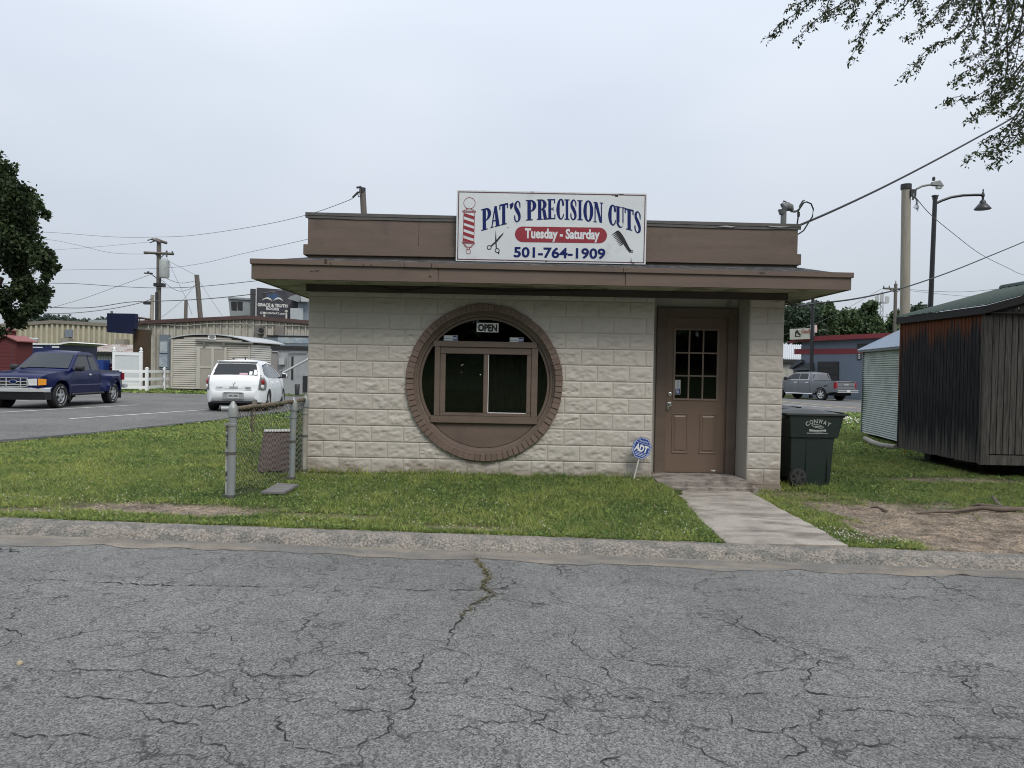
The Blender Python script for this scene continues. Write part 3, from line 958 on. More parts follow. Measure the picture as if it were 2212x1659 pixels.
mb.bx(PX0 - .03, PX0 + .05, 9.36, 14.42, 3.167, 3.2); mb.bx(PX1 - .05, PX1 + .03, 9.36, 14.42, 3.16, 3.185)
mb.build("parapet_flashing", M_FLASH, shop)
mb = MB()
for c in ([(2150, 355), (2180, 350), (2206, 358), (2196, 366), (2170, 361)], [(2300, 352), (2345, 357), (2375, 360), (2340, 366), (2312, 360)]):
    pts = [at(x * 0.72, (550 * 0.72 + (y) / 3.84), 9.258) for x, y in c]
    mb.prism(pts, (0, 0.004, 0))
mb.build("flashing_scrap", mat("torn_flashing", (0.42, 0.40, 0.38), 0.7), shop)
mb = MB()
mb.quad((PX0 + .02, 9.31, 2.95), (PX1 - .02, 9.31, 2.95), (PX1 - .02, 14.38, 2.95), (PX0 + .02, 14.38, 2.95))
mb.build("roof_deck", M_ROOFING, shop)
# loose cable under the eaves
pts = [at((900 + x / 3.687) * .72, (550 + y / 3.687) * .72, 9.31) for x, y in ((100, 1108), (400, 1098), (640, 1112), (900, 1150), (1150, 1186), (1400, 1160), (1620, 1128), (1900, 1168), (2300, 1196), (2800, 1190), (3400, 1180))]
mb = MB(); mb.tube(pts, 0.006, 5); mb.build("cable", M_BLACK, shop)

# --- round window
rw = link_mesh("round_window", MB().lathe([(0.83, 0.055), (0.83, 0.075), (0.80, 0.075), (0.80, 0.062), (0.835, 0.06), (0.84, 0.035), (0.865, 0.03), (0.87, 0.012), (0.905, 0.008), (0.905, 0.13), (0.80, 0.13), (0.80, 0.12), (0.83, 0.12), (0.83, 0.055)], n=72, axis='y').mesh("round_window", M_BROWN, smooth=35), shop, Mi @ Vector((WX, YW, WZ)))
# drop the disc caps left by the sweep
bm = bmesh.new(); bm.from_mesh(rw.data)
bmesh.ops.delete(bm, geom=[f for f in bm.faces if len(f.verts) > 4], context='FACES'); bm.to_mesh(rw.data); bm.free()
NBR = 84
def ring_brick(seed, gap):
    r = random.Random(seed)
    da = math.pi / NBR * (1 - gap)
    mb_ = MB()
    r0, r1 = 0.897 + r.uniform(-.003, .003), 0.990 + r.uniform(-.004, .006)
    y0 = -0.040 + r.uniform(-.004, .004)
    pts = [(r0 * math.sin(-da), y0, r0 * math.cos(da)), (r0 * math.sin(da), y0, r0 * math.cos(da)), (r1 * math.sin(da), y0, r1 * math.cos(da)), (r1 * math.sin(-da), y0, r1 * math.cos(da))]
    mb_.prism(pts, (0, 0.058, 0))
    return mb_.mesh("brick", M_BROWNBRICK, bevel=0.004)
rb = [ring_brick(k, 0.10) for k in range(6)]
rs_ = [ring_brick(k + 20, 0.012) for k in range(4)]
for k in range(NBR):
    a = 2 * math.pi * k / NBR
    smeared = (a < 0.55 or a > 2 * math.pi - 0.55) or (math.pi + 0.12 < a < math.pi + 0.62)
    link_mesh("brick", random.choice(rs_ if smeared else rb), shop, Mi @ Vector((WX, YW, WZ)), (random.gauss(0, .006), a, 0))
mb = MB()
for k in range(96):
    a, b = 2 * math.pi * k / 96, 2 * math.pi * (k + 1) / 96
    p = lambda t, r, y: (WX + r * math.sin(t), y, WZ + r * math.cos(t))
    mb.quad(p(a, .90, YW - 0.030), p(b, .90, YW - 0.030), p(b, .984, YW - 0.030), p(a, .984, YW - 0.030))
    mb.quad(p(a, .984, YW - 0.030), p(b, .984, YW - 0.030), p(b, .99, YW + 0.02), p(a, .99, YW + 0.02))
    mb.quad(p(a, .90, YW - 0.030), p(b, .90, YW - 0.030), p(b, .90, YW + 0.02), p(a, .90, YW + 0.02))
mb.build("brick_joint", mat("brown_joint", (0.17, 0.12, 0.10), 0.85, 0.15, 10, bump=0.4, bscale=80), shop)

YG = YW + 0.085
zt = W7(850, 472, YW + 0.06).z; zbm = W7(850, 1165, YW + 0.05).z
xl_, xr_ = W7(405, 800, YW + 0.06).x, W7(1300, 830, YW + 0.06).x
def chord(z): return math.sqrt(max(0.0, 0.825 ** 2 - (z - WZ) ** 2))
mb = MB()
mb.bx(WX - chord(zt) + .01, WX + chord(zt) - .01, YW + 0.028, YG + 0.02, zt - 0.037, zt + 0.037)
mb.bx(WX - chord(zbm) + .0, WX + chord(zbm) - .0, YW + 0.018, YG + 0.02, zbm - 0.045, zbm + 0.042)
mb.bx(xl_ - 0.034, xl_ + 0.034, YW + 0.031, YG + 0.018, zbm + 0.043, zt - 0.038)
mb.bx(xr_ - 0.04, xr_ + 0.04, YW + 0.031, YG + 0.018, zbm + 0.043, zt - 0.038)
mb.build("window_rail", M_BROWN, rw, bevel=0.004)
# sliding sash
sx0, sx1, sz0, sz1 = xl_ + 0.035, xr_ - 0.041, zbm + 0.043, zt - 0.038
gx0, gx1 = W7(480, 830, YW + .06).x, W7(1228, 830, YW + .06).x
gz0, gz1 = W7(850, 1103, YW + .06).z, W7(850, 562, YW + .06).z
mx0, mx1 = W7(830, 830, YW + .06).x, W7(872, 830, YW + .06).x
mb = MB()
mb.bx(sx0, sx1, YW + 0.045, YG + 0.016, gz1, sz1); mb.bx(sx0, sx1, YW + 0.045, YG + 0.016, sz0, gz0)
mb.bx(sx0, gx0, YW + 0.047, YG + 0.015, gz0, gz1); mb.bx(gx1, sx1, YW + 0.047, YG + 0.015, gz0, gz1)
mb.bx(mx0, mx1, YW + 0.049, YG + 0.012, gz0, gz1)
mb.build("sash", M_BROWN, rw, bevel=0.005)
mb = MB(); mb.bx(mx1 + 0.0005, mx1 + 0.007, YW + 0.058, YG + 0.02, gz0, gz1); mb.bx(mx1, gx1, YW + 0.058, YG + 0.02, gz0 + 0.0005, gz0 + 0.006)
mb.build("sash_track", M_WHITE, rw)
for a, b, y in ((gx0, mx0, YG - 0.004), (mx1 + 0.007, gx1, YG + 0.012)):
    mb = MB(); mb.bx(a, b, y, y + 0.005, gz0, gz1); mb.build("pane", M_PANE, rw)
def seg(lo=None, hi=None, left=None, right=None, r=0.828):
    P = [(r * math.cos(2 * math.pi * k / 96) + WX, r * math.sin(2 * math.pi * k / 96) + WZ) for k in range(96)]
    def clip(P, f):
        o = []
        for p, q in zip(P, P[1:] + P[:1]):
            a, b = f(p), f(q)
            if a >= 0: o.append(p)
            if (a >= 0) != (b >= 0):
                t = a / (a - b); o.append((p[0] + (q[0] - p[0]) * t, p[1] + (q[1] - p[1]) * t))
        return o
    if lo is not None: P = clip(P, lambda p: p[1] - lo)
    if hi is not None: P = clip(P, lambda p: hi - p[1])
    if left is not None: P = clip(P, lambda p: left - p[0])
    if right is not None: P = clip(P, lambda p: p[0] - right)
    return P
for P, nm, m_, y in ((seg(lo=zt), "pane", M_PANE, YG), (seg(lo=zbm, hi=zt, left=xl_), "pane", M_PANE, YG), (seg(lo=zbm, hi=zt, right=xr_), "pane", M_PANE, YG), (seg(hi=zbm), "apron_panel", M_BROWN, YW + 0.056)):
    mb = MB(); mb.prism([(x, y, z) for x, z in P], (0, 0.005, 0)); mb.build(nm, m_, rw)
# dark curtain hanging in folds behind the right half, roller blind half down on the left
M_BLIND = mat("dark_curtain", (0.020, 0.023, 0.027), 0.85, 0.45, 5, stretch=(10, 1, 0.3))
V_c, F_c = [], []
for k in range(121):
    x = mx0 + 0.02 + (WX + 0.86 - mx0) * k / 120
    y = YW + 0.30 + 0.028 * math.sin(k * 0.62) + 0.018 * math.sin(k * 0.23 + 1)
    V_c += [(x, y, WZ - 1.0), (x, y + .01, zt + .02)]
    if k: F_c.append((2 * k - 2, 2 * k, 2 * k + 1, 2 * k - 1))
mb = MB(); mb.add(V_c, F_c); mb.build("curtain", M_BLIND, rw, smooth=80)
mb = MB(); mb.bx(WX - 0.9, mx0 - .01, YW + 0.5, YW + 0.505, WZ - .12, zt + .1); mb.build("blind", M_BLIND, rw)
mb = MB()
for x, y, w_, h_ in ((632, 662, .007, .016), (645, 656, .010, .004), (627, 728, .006, .005), (803, 750, .012, .010), (742, 635, .005, .003)):
    p = W7(x, y, YG - 0.006); mb.bx(p.x - w_ / 2, p.x + w_ / 2, p.y, p.y + .001, p.z - h_ / 2, p.z + h_ / 2)
mb.build("paint_smudge", M_WHITE, rw)
mb = MB()
for x, y, w_, h_ in ((612, 788, .012, .02), (1032, 805, .012, .022), (1130, 800, .016, .014), (1272, 793, .014, .012), (1363, 853, .012, .016), (1645, 840, .02, .016), (425, 818, .02, .008), (1340, 748, .06, .022), (215, 720, .012, .014)):
    p = at((1800 + x / 2.765) * .72, (550 + y / 2.765) * .72, RY0 - .0005); f_ = .0235 if y < 770 else .0015
    mb.bx(p.x - w_ / 2, p.x + w_ / 2, RY0 - f_ - .001, RY0 - f_ + .001, p.z - h_ / 2, p.z + h_ / 2)
for x, y, w_, h_ in ((290, 865, .03, .05), (345, 890, .012, .03), (705, 908, .012, .035), (190, 968, .05, .012), (130, 975, .04, .01), (1440, 1030, .03, .02), (790, 905, .02, .012)):
    p = at((900 + x / 3.687) * .72, (550 + y / 3.687) * .72, RY0 - .0005); f_ = .0245 if y < 925 else .0015
    mb.bx(p.x - w_ / 2, p.x + w_ / 2, RY0 - f_ - .001, RY0 - f_ + .001, p.z - h_ / 2, p.z + h_ / 2)
mb.build("flaked_spot", mat("bare_board", (0.055, 0.04, 0.033), .9, .3, 20), shop)
p = at((1800 + 828 / 2.765) * .72, (550 + 815 / 2.765) * .72, RY0); mb = MB(); mb.bx(p.x - .012, p.x + .012, RY0 - .0025, RY0 - .0012, p.z - .015, p.z + .015); mb.build("paint_chip", M_WHITE, shop)

# --- things in the window
def card(name, label, cat, c, w, h, m_, group=None):
    t = thing(name, label, cat, c, 0, group)
    mb_ = MB(); mb_.bx(c.x - w / 2, c.x + w / 2, c.y - 0.001, c.y + 0.001, c.z - h / 2, c.z + h / 2)
    mb_.build("card", m_, t)
    return t
M_PAPER = mat("sign_card", (0.66, 0.66, 0.63), 0.7, 0.08, 4)
M_INK = mat("black_ink", (0.012, 0.012, 0.013), 0.7)
M_NAVY = mat("navy_ink", (0.012, 0.035, 0.20), 0.6, 0.05)
M_SKY = mat("pale_blue_ink", (0.10, 0.35, 0.55), 0.6, 0.05)
c = W7(869, 316, YG - 0.006)
t = card("open_sign", "white OPEN sign at the top of the round window", "sign", c, 0.278, 0.118, M_PAPER)
mb = MB(); add_text(mb, "OPEN", c + Vector((-0.122, -0.003, -0.043)), (1, 0, 0), (0, 0, 1), 0.244, 0.086, 0.045)
mb.build("lettering", M_INK, t)
for (x, y), lab in (((530, 412), "small white alarm sticker at the left end of the upper pane"), ((1138, 432), "small white alarm sticker at the right end of the upper pane")):
    c = W7(x, y, YG - 0.005)
    t = card("sticker", lab, "sticker", c, 0.178, 0.066, M_PAPER, "alarm stickers on the round window")
    mb = MB(); mb.bx(c.x + 0.025, c.x + 0.086, c.y - 0.003, c.y - 0.0015, c.z - 0.029, c.z + 0.029); mb.build("logo_patch", M_NAVY, t)
    mb = MB(); add_text(mb, "ADT", c + Vector((0.030, -0.005, -0.014)), (1, 0, 0), (0, 0, 1), 0.052, 0.032, 0.03)
    add_text(mb, "Secured by", c + Vector((-0.082, -0.005, -0.016)), (1, 0, 0), (0, 0, 1), 0.001, 0.001)
    mb.build("logo", M_WHITE, t)
    mb = MB(); add_text(mb, "Monitored by", c + Vector((-0.083, -0.003, -0.010)), (1, 0, 0), (0, 0, 1), 0.098, 0.016, 0.02)
    mb.build("lettering", M_SKY, t)

# --- door
YD = 9.86
DX0, DX1, DZ0, DZ1 = 2.04, 2.85, -0.012, 2.045
door = link_mesh("door", MB().bx(DX0, DX1, YD + 0.02, YD + 0.028, DZ0, DZ1).mesh("door", M_BROWNDOOR, M=Mi), shop)
bm = bmesh.new(); bm.from_mesh(door.data); bmesh.ops.delete(bm, geom=bm.verts[:], context='VERTS'); bm.to_mesh(door.data); bm.free()
qx0, qx1, qz0, qz1 = 2.163, 2.722, 0.967, 1.882
mb = MB()
mb.bx(DX0, qx0, YD, YD + 0.045, DZ0, DZ1); mb.bx(qx1, DX1, YD, YD + 0.045, DZ0, DZ1)
mb.bx(qx0, qx1, YD, YD + 0.045, qz1, DZ1); mb.bx(qx0, qx1, YD, YD + 0.045, DZ0, qz0)
old = door.data
door.data = mb.mesh("door", M_BROWNDOOR, M=Mi)
bpy.data.meshes.remove(old)
mb = MB()
e = 0.022
mb.bx(qx0 - e, qx0 + 0.004, YD - 0.012, YD - 0.0005, qz0 - e, qz1 + e); mb.bx(qx1 - 0.004, qx1 + e, YD - 0.012, YD - 0.0005, qz0 - e, qz1 + e)
mb.bx(qx0 + .005, qx1 - .005, YD - 0.0115, YD - 0.0006, qz1 - 0.004, qz1 + e); mb.bx(qx0 + .005, qx1 - .005, YD - 0.0115, YD - 0.0006, qz0 - e, qz0 + 0.004)
for k in (1, 2):
    x = qx0 + (qx1 - qx0) * k / 3; mb.bx(x - 0.010, x + 0.010, YD - 0.004, YD + 0.012, qz0, qz1)
    z = qz0 + (qz1 - qz0) * k / 3; mb.bx(qx0, qx1, YD - 0.0025, YD + 0.0105, z - 0.010, z + 0.010)
mb.build("muntin", mat("tan_muntin_paint", (0.22, 0.165, 0.13), 0.5), door, bevel=0.002)
for i in range(3):
    for j in range(3):
        a, b = qx0 + (qx1 - qx0) * i / 3, qx0 + (qx1 - qx0) * (i + 1) / 3
        lo, hi = qz0 + (qz1 - qz0) * j / 3, qz0 + (qz1 - qz0) * (j + 1) / 3
        mb = MB(); mb.bx(a + .0005, b - .0005, YD + 0.014, YD + 0.018, lo + .0005, hi - .0005); mb.build("pane", M_PANE, door)
for a, b in ((2.135, 2.357), (2.505, 2.735)):
    mb = MB(); lo, hi = 0.235, 0.775
    P = [(a, lo), (b, lo), (b, hi), (a, hi)]
    ins = lambda d: [(a + d, lo + d), (b - d, lo + d), (b - d, hi - d), (a + d, hi - d)]
    rings = [(0, -0.0006), (0.006, -0.008), (0.016, -0.009), (0.024, -0.002), (0.034, -0.002), (0.052, -0.010)]
    V_ = []
    for d, y in rings: V_ += [(x, YD + y, z) for x, z in ins(d)]
    Fq = [(r * 4 + k, r * 4 + (k + 1) % 4, r * 4 + 4 + (k + 1) % 4, r * 4 + 4 + k) for r in range(len(rings) - 1) for k in range(4)]
    mb.add(V_, Fq + [tuple(range((len(rings) - 1) * 4, len(rings) * 4))]); mb.build("raised_panel", M_BROWNDOOR, door)
mb = MB(); mb.lathe([(0.034, -0.001), (0.036, -0.006), (0.014, -0.012), (0.012, -0.035), (0.024, -0.045), (0.028, -0.06), (0.022, -0.072), (0.006, -0.076)], (2.10, YD, 0.885), 18, 'y')
mb.box((2.085, YD - 0.003, 0.84), (0.03, 0.004, 0.05))
mb.build("knob", M_CHROME, door, smooth=40)
mb = MB(); mb.lathe([(0.031, -0.001), (0.031, -0.010), (0.024, -0.016), (0.010, -0.017), (0.009, -0.013)], (2.104, YD, 1.022), 18, 'y'); mb.build("deadbolt", M_CHROME, door, smooth=40)
mb = MB(); p = Z8(740, 1433, YD - 0.002); mb.box(p, (0.055, 0.002, 0.014)); mb.box(p + Vector((0.01, -.0005, -0.006)), (0.025, 0.002, 0.014))
mb.build("paint_chip", M_WHITE, door)
mb = MB()
mb.bx(1.91, DX0 - 0.002, YD - 0.045, YD + 0.04, -0.02, 2.175); mb.bx(DX1 + 0.002, 2.978, YD - 0.045, YD + 0.04, -0.02, 2.175)
mb.bx(DX0 - 0.001, DX1 + 0.001, YD - 0.044, YD + 0.04, DZ1 + 0.003, 2.1745)
mb.bx(DX0 - 0.0015, DX0 + 0.012, YD - 0.018, YD - 0.003, DZ0, DZ1); mb.bx(DX1 - 0.012, DX1 + 0.0015, YD - 0.018, YD - 0.003, DZ0, DZ1)
mb.build("door_frame", M_BROWN, shop, bevel=0.004)
mb = MB(); mb.bx(DX0 - .001, DX1 + .001, YD - 0.03, YD + 0.05, -0.028, -0.014); mb.build("threshold", mat("dark_threshold", (0.06, 0.055, 0.05), 0.5), shop)
c = Z8(468, 795, YD + 0.012)
t = card("door_sticker", "white alarm sticker in the lower left pane of the brown door", "sticker", c, 0.072, 0.192, M_PAPER)
mb = MB(); mb.bx(c.x - 0.031, c.x + 0.031, c.y - 0.0026, c.y - 0.0014, c.z - 0.09, c.z - 0.02); mb.build("logo_patch", M_NAVY, t)
mb = MB(); add_text(mb, "ADT", c + Vector((0.016, -0.004, -0.084)), (0, 0, 1), (-1, 0, 0), 0.058, 0.034, 0.03); mb.build("logo", M_WHITE, t)
mb = MB(); add_text(mb, "Monitored by", c + Vector((0.010, -0.004, -0.012)), (0, 0, 1), (-1, 0, 0), 0.10, 0.02, 0.02); mb.build("lettering", M_SKY, t)

# --- concrete step: worn layers
def slab(name, x0, x1, y0, y1, z0, z1, m_, parent, nx, ny, amp, seed, ragged=0.02):
    r = np.random.default_rng(seed)
    xs, ys = np.linspace(x0, x1, nx), np.linspace(y0, y1, ny)
    X, Y = np.meshgrid(xs, ys)
    jx = ragged * (fnoise(X * 3 + seed, Y * 3) - 0.5) * 2; jy = ragged * (fnoise(Y * 3 + 9, X * 3 + seed) - 0.5) * 2
    edge_x = (X == xs[0]) | (X == xs[-1]); edge_y = (Y == ys[0]) | (Y == ys[-1])
    Z = np.interp(Y, [y0, y1], z1 if isinstance(z1, (list, tuple)) else [z1, z1]) + amp * (fnoise(X, Y, 4.0 + seed % 3) - 0.5) * 2
    Z = np.where(edge_x | edge_y, Z - 0.008, Z)
    X2, Y2 = X + np.where(edge_x, jx, 0), Y + np.where(edge_y, jy, 0)
    V = np.stack([X2, Y2, Z], -1).reshape(-1, 3)
    i = (np.arange(ny - 1)[:, None] * nx + np.arange(nx - 1)[None]).ravel()
    F = [tuple(q) for q in np.stack([i, i + 1, i + nx + 1, i + nx], -1)]
    rim = list(range(nx)) + [k * nx + nx - 1 for k in range(1, ny)] + [(ny - 1) * nx + k for k in range(nx - 2, -1, -1)] + [k * nx for k in range(ny - 2, 0, -1)]
    b = len(V)
    skirt = [(V[k][0], V[k][1], z0) for k in rim]
    n = len(rim)
    F += [(rim[k], b + k, b + (k + 1) % n, rim[(k + 1) % n]) for k in range(n)]
    mb_ = MB(); mb_.add([tuple(v_) for v_ in V] + skirt, F)
    return mb_.build(name, m_, parent, smooth=40)
step = thing("door_step", "worn grey concrete step in front of the brown door", "step", (2.4, 9.4, -0.1))
slab("tread", XD + 0.03, XP - 0.015, 9.08, 9.9, -0.2, -0.02, M_STEP, step, 40, 22, 0.006, 3, 0.012)
slab("lower_ledge", XD + 0.16, XP + 0.06, 9.03, 9.4, -0.25, -0.085, M_STEP, step, 44, 12, 0.010, 5, 0.03)

# --- concrete path to the kerb
M_PATH = mat("path_concrete", (0.345, 0.312, 0.268), 0.92, 0.2, 3, stretch=(1, 0.6, 1), bump=0.5, bscale=50, bdist=0.01, speck=0.18, speckscale=90,
             col2=(0.175, 0.152, 0.13), c2scale=2.4, c2lo=0.44, c2hi=0.62, c2stretch=(0.6, 1.6, 1))
path = thing("footpath", "grey concrete footpath from the kerb to the shop door", "path", (2.4, 7.7, -0.15))
pz = lambda y: -0.138 + 0.008 * (y - 6.4) / 2.7
slab("paving_slab", 1.88, 2.92, 6.36, 6.78, -0.3, [-0.146, -0.140], M_PATH, path, 60, 26, 0.004, 8, 0.012)
slab("paving_slab", 1.90, 2.93, 6.795, 9.07, -0.3, [-0.139, -0.126], M_PATH, path, 60, 90, 0.006, 11, 0.03)

# ------------------------------------------------------------------ roof sign
YS = 9.17
tl, tr_, bl = at(988, 410, YS), at(1398, 419, YS), at(984, 563, YS)
SW, SH = 2.345, 0.875
sc_ = at(1191, 491, YS)
sx, sz = sc_.x - SW / 2, sc_.z + SH / 2
def S(x, y, dy=0.0):
    """sign-face point from its drawing (2212-wide close-up of the face)"""
    a, b = x - 105, y - 98
    det = 1978 * 740 + 42 * 17
    u = (a * 740 + b * 17) / det
    v = (1978 * b - 42 * a) / det
    return Vector((sx + u * SW, YS - 0.002 - dy, sz - v * SH))
sign = thing("shop_sign", "white barber sign with blue lettering standing on the shop roof", "sign", (sc_.x, YS + 0.02, sz - SH))
M_SIGN = mat("sign_white", (0.66, 0.69, 0.70), 0.5, 0.07, 1.5, col2=(0.52, 0.54, 0.55), c2scale=2.5, c2lo=0.55, c2hi=0.75)
M_SNAVY = mat("sign_blue", (0.008, 0.018, 0.115), 0.6, 0.08, spec=0.2)
M_SRED = mat("sign_red", (0.27, 0.022, 0.035), 0.5, 0.1)
M_SMAR = mat("sign_maroon_line", (0.10, 0.03, 0.04), 0.5, 0.1)
M_SBLK = mat("sign_black", (0.012, 0.012, 0.014), 0.5)
mb = MB(); mb.bx(sx, sx + SW, YS, YS + 0.03, sz - SH, sz); mb.build("panel", M_SIGN, sign, bevel=0.003)
for k in (0, 1, 2):                                         # posts that hold the board at the back
    x = sx + 0.25 + k * 0.9
    mb = MB(); mb.bx(x, x + 0.04, YS + 0.031, YS + 0.07, sz - SH + 0.05, sz - 0.05); mb.build("batten", mat("grey_timber", (0.2, 0.19, 0.17), 0.9, 0.2), sign)
mb = MB(); d, w = 0.018, 0.011
x0, x1, z0, z1 = sx + d, sx + SW - d, sz - SH + d, sz - d
for a in ((x0, x1, z1 - w, z1), (x0, x1, z0, z0 + w), (x0, x0 + w, z0 + w, z1 - w), (x1 - w, x1, z0 + w, z1 - w)):
    mb.bx(a[0], a[1], YS - 0.002, YS - 0.0005, a[2], a[3])
mb.build("border_line", M_SMAR, sign)
mb = MB()
for x, y, w_, h_ in ((1715, 150, 60, 10), (1750, 158, 30, 14), (1790, 146, 50, 8), (1020, 838, 20, 8), (880, 118, 22, 5), (630, 484, 9, 9)):
    p = S(x, y, 0.0006); mb.bx(p.x, p.x + w_ * 0.00118, p.y - 0.0006, p.y, p.z - h_ * 0.00118, p.z)
mb.tube([S(1915, 812, 0.002), S(1912, 830, 0.01), S(1918, 850, 0.012), S(1935, 862, 0.006), S(1948, 872, 0.002)], 0.0035, 5)
mb.build("chipped_spot", M_SBLK, sign)

_lay = [0]
def layer():
    _lay[0] += 1
    return 0.0004 * (1 + _lay[0] % 14)

def blade(pts, wid, n=6):
    """variable-width stroke in drawing units: centre points and half-widths"""
    P = [np.array(p, float) for p in pts]
    Q, Wd = [], []
    for i in range(len(P) - 1):
        p0, p1, p2, p3 = P[max(0, i - 1)], P[i], P[i + 1], P[min(len(P) - 1, i + 2)]
        for k in range(n):
            t = k / n
            Q.append(0.5 * ((2 * p1) + (-p0 + p2) * t + (2 * p0 - 5 * p1 + 4 * p2 - p3) * t * t + (-p0 + 3 * p1 - 3 * p2 + p3) * t ** 3))
            Wd.append(wid[i] + (wid[i + 1] - wid[i]) * t)
    Q.append(P[-1]); Wd.append(wid[-1])
    l_, r_ = [], []
    for i, q in enumerate(Q):
        d = Q[min(i + 1, len(Q) - 1)] - Q[max(0, i - 1)]
        d = d / (np.linalg.norm(d) + 1e-9)
        nrm = np.array([-d[1], d[0]])
        l_.append(q + nrm * Wd[i]); r_.append(q - nrm * Wd[i])
    return [(l_[i], l_[i + 1], r_[i + 1], r_[i]) for i in range(len(Q) - 1)]

def R(x0, x1, y0, y1): return [[(x0, y0), (x1, y0), (x1, y1), (x0, y1)]]
def arcring(cx, cy, rx, ry, ix, iy, a0, a1, n=14, icx=None):
    icx = cx if icx is None else icx
    o = []
    for k in range(n):
        a, b = math.radians(a0 + (a1 - a0) * k / n), math.radians(a0 + (a1 - a0) * (k + 1) / n)
        o.append([(cx + rx * math.cos(a), cy + ry * math.sin(a)), (cx + rx * math.cos(b), cy + ry * math.sin(b)),
                  (icx + ix * math.cos(b), cy + iy * math.sin(b)), (icx + ix * math.cos(a), cy + iy * math.sin(a))])
    return o
ASP = 0.5                                                   # letters are about half as wide as tall
def bl(pts, w):                                             # stroke drawn in true proportion, given back in the unit box
    return [[(q[0] / ASP, q[1]) for q in f] for f in blade([(x * ASP, y) for x, y in pts], [k * 1.35 for k in w])]
GL = {
 'I': R(.26, .74, 0, 1) + R(.02, .98, 0, .05) + R(.02, .98, .95, 1),
 'T': R(.32, .68, 0, .95) + R(.16, .84, 0, .05) + R(0, 1, .92, 1) + R(0, .13, .76, .92) + R(.87, 1, .76, .92),
 'P': R(.14, .48, 0, 1) + R(0, .64, 0, .05) + R(0, .2, .95, 1) + arcring(.44, .71, .56, .29, .22, .235, -90, 90),
 'R': R(.12, .43, 0, 1) + R(0, .55, 0, .05) + R(0, .2, .95, 1) + arcring(.40, .74, .52, .26, .20, .21, -90, 90) + [[(.50, .5), (.80, .5), (.95, .06), (.66, .06)]] + R(.62, 1.05, 0, .06),
 'A': [[(.08, .02), (.20, .02), (.56, 1), (.42, 1)], [(.40, 1), (.66, 1), (.95, .02), (.58, .02)]] + R(.22, .7, .28, .34) + R(0, .34, 0, .045) + R(.46, 1.04, 0, .045),
 'E': R(.12, .46, 0, 1) + R(0, .92, .94, 1) + R(0, .96, 0, .06) + R(.4, .74, .48, .54) + R(.66, .74, .40, .62) + R(.80, .92, .78, .94) + R(.84, .96, .06, .24),
 'N': R(.10, .22, 0, 1) + R(.80, .92, 0, 1) + [[(.08, 1), (.42, 1), (.92, 0), (.66, 0)]] + R(-.02, .34, 0, .045) + R(.68, 1.05, .955, 1) + R(-.02, .3, .955, 1),
 'O': arcring(.5, .5, .5, .52, .17, .45, 0, 360, 30),
 'U': R(.12, .46, .25, 1) + R(.78, .90, .25, 1) + R(0, .58, .95, 1) + R(.66, 1.02, .95, 1) + arcring(.51, .26, .39, .28, .27, .215, 180, 360, 14, .62),
 'C': bl([(.90, .70), (.84, .88), (.60, .985), (.34, .84), (.22, .5), (.32, .17), (.60, .02), (.86, .12), (.95, .27)], [.05, .045, .02, .06, .085, .06, .02, .03, .02]) + R(.80, .98, .66, .8),
 'S': bl([(.88, .72), (.80, .90), (.52, .985), (.24, .86), (.24, .70), (.5, .53), (.76, .33), (.78, .14), (.48, .015), (.18, .10), (.10, .28)], [.03, .03, .02, .06, .07, .085, .075, .06, .02, .03, .035]) + R(.82, .95, .66, .88) + R(.04, .17, .12, .34),
 "'": [[(.1, .75), (.95, .98), (.8, .45), (.3, .05)]] + bl([(.6, .8), (.62, .5), (.4, .1)], [.2, .14, .03])}
LET = [('P', 356, 460, 287, 512, -.27), ('A', 452, 552, 268, 484, -.25), ('T', 545, 636, 243, 462, -.22), ("'", 648, 690, 228, 308, -.2), ('S', 697, 768, 216, 432, -.15),
       ('P', 822, 930, 203, 416, -.05), ('R', 934, 1046, 198, 410, -.03), ('E', 1044, 1132, 196, 405, -.02), ('C', 1138, 1217, 195, 408, 0), ('I', 1221, 1276, 199, 411, .02),
       ('S', 1282, 1350, 203, 413, .03), ('I', 1355, 1413, 208, 416, .04), ('O', 1419, 1522, 214, 428, .06), ('N', 1526, 1620, 230, 440, .10),
       ('C', 1677, 1757, 256, 470, .14), ('U', 1752, 1846, 276, 492, .19), ('T', 1848, 1942, 300, 520, .24), ('S', 1948, 2018, 326, 550, .28)]
for ch, x0, x1, y0, y1, sh in LET:
    mb = MB()
    for k, pg in enumerate(GL[ch]):
        d = 0.0006 + 0.00012 * (k % 9)
        pts = []
        for x, y in pg:
            px = x0 + (x1 - x0) * x; py = y1 + (y0 - y1) * y + sh * ((x - 0.5) * (x1 - x0))
            pts.append(S(px, py, d))
        mb.poly(pts)
    mb.build("letter", M_SNAVY, sign)
mb = MB()                                                  # red lozenge
def cap_pts(x0, x1, y0, y1, sl, g=0):
    r = (y1 - y0) / 2 + g
    ym = (y0 + y1) / 2
    P = []
    for k in range(17):
        a = math.pi / 2 + math.pi * k / 16; P.append((x0 + r * 1.05 + r * math.cos(a) - g, ym - r * math.sin(a)))
    for k in range(17):
        a = -math.pi / 2 + math.pi * k / 16; P.append((x1 - r * 1.05 + r * math.cos(a) + g, ym - r * math.sin(a)))
    return [(x, y + sl * (x - 1185)) for x, y in P]
mb.poly([S(x, y, 0.001) for x, y in cap_pts(703, 1668, 487, 648, .017)]); mb.build("day_banner", M_SRED, sign)
mb = MB()
add_text(mb, "Tuesday - Saturday", S(808, 597, 0.0016), (S(1588, 612) - S(808, 597)).normalized(), (0, 0, 1), (S(1588, 612) - S(808, 597)).length, 0.118, 0.04)
mb.build("day_lettering", M_SIGN, sign)
mb = MB()
o = S(692, 795, 0.001); e2 = S(1646, 815, 0.001)
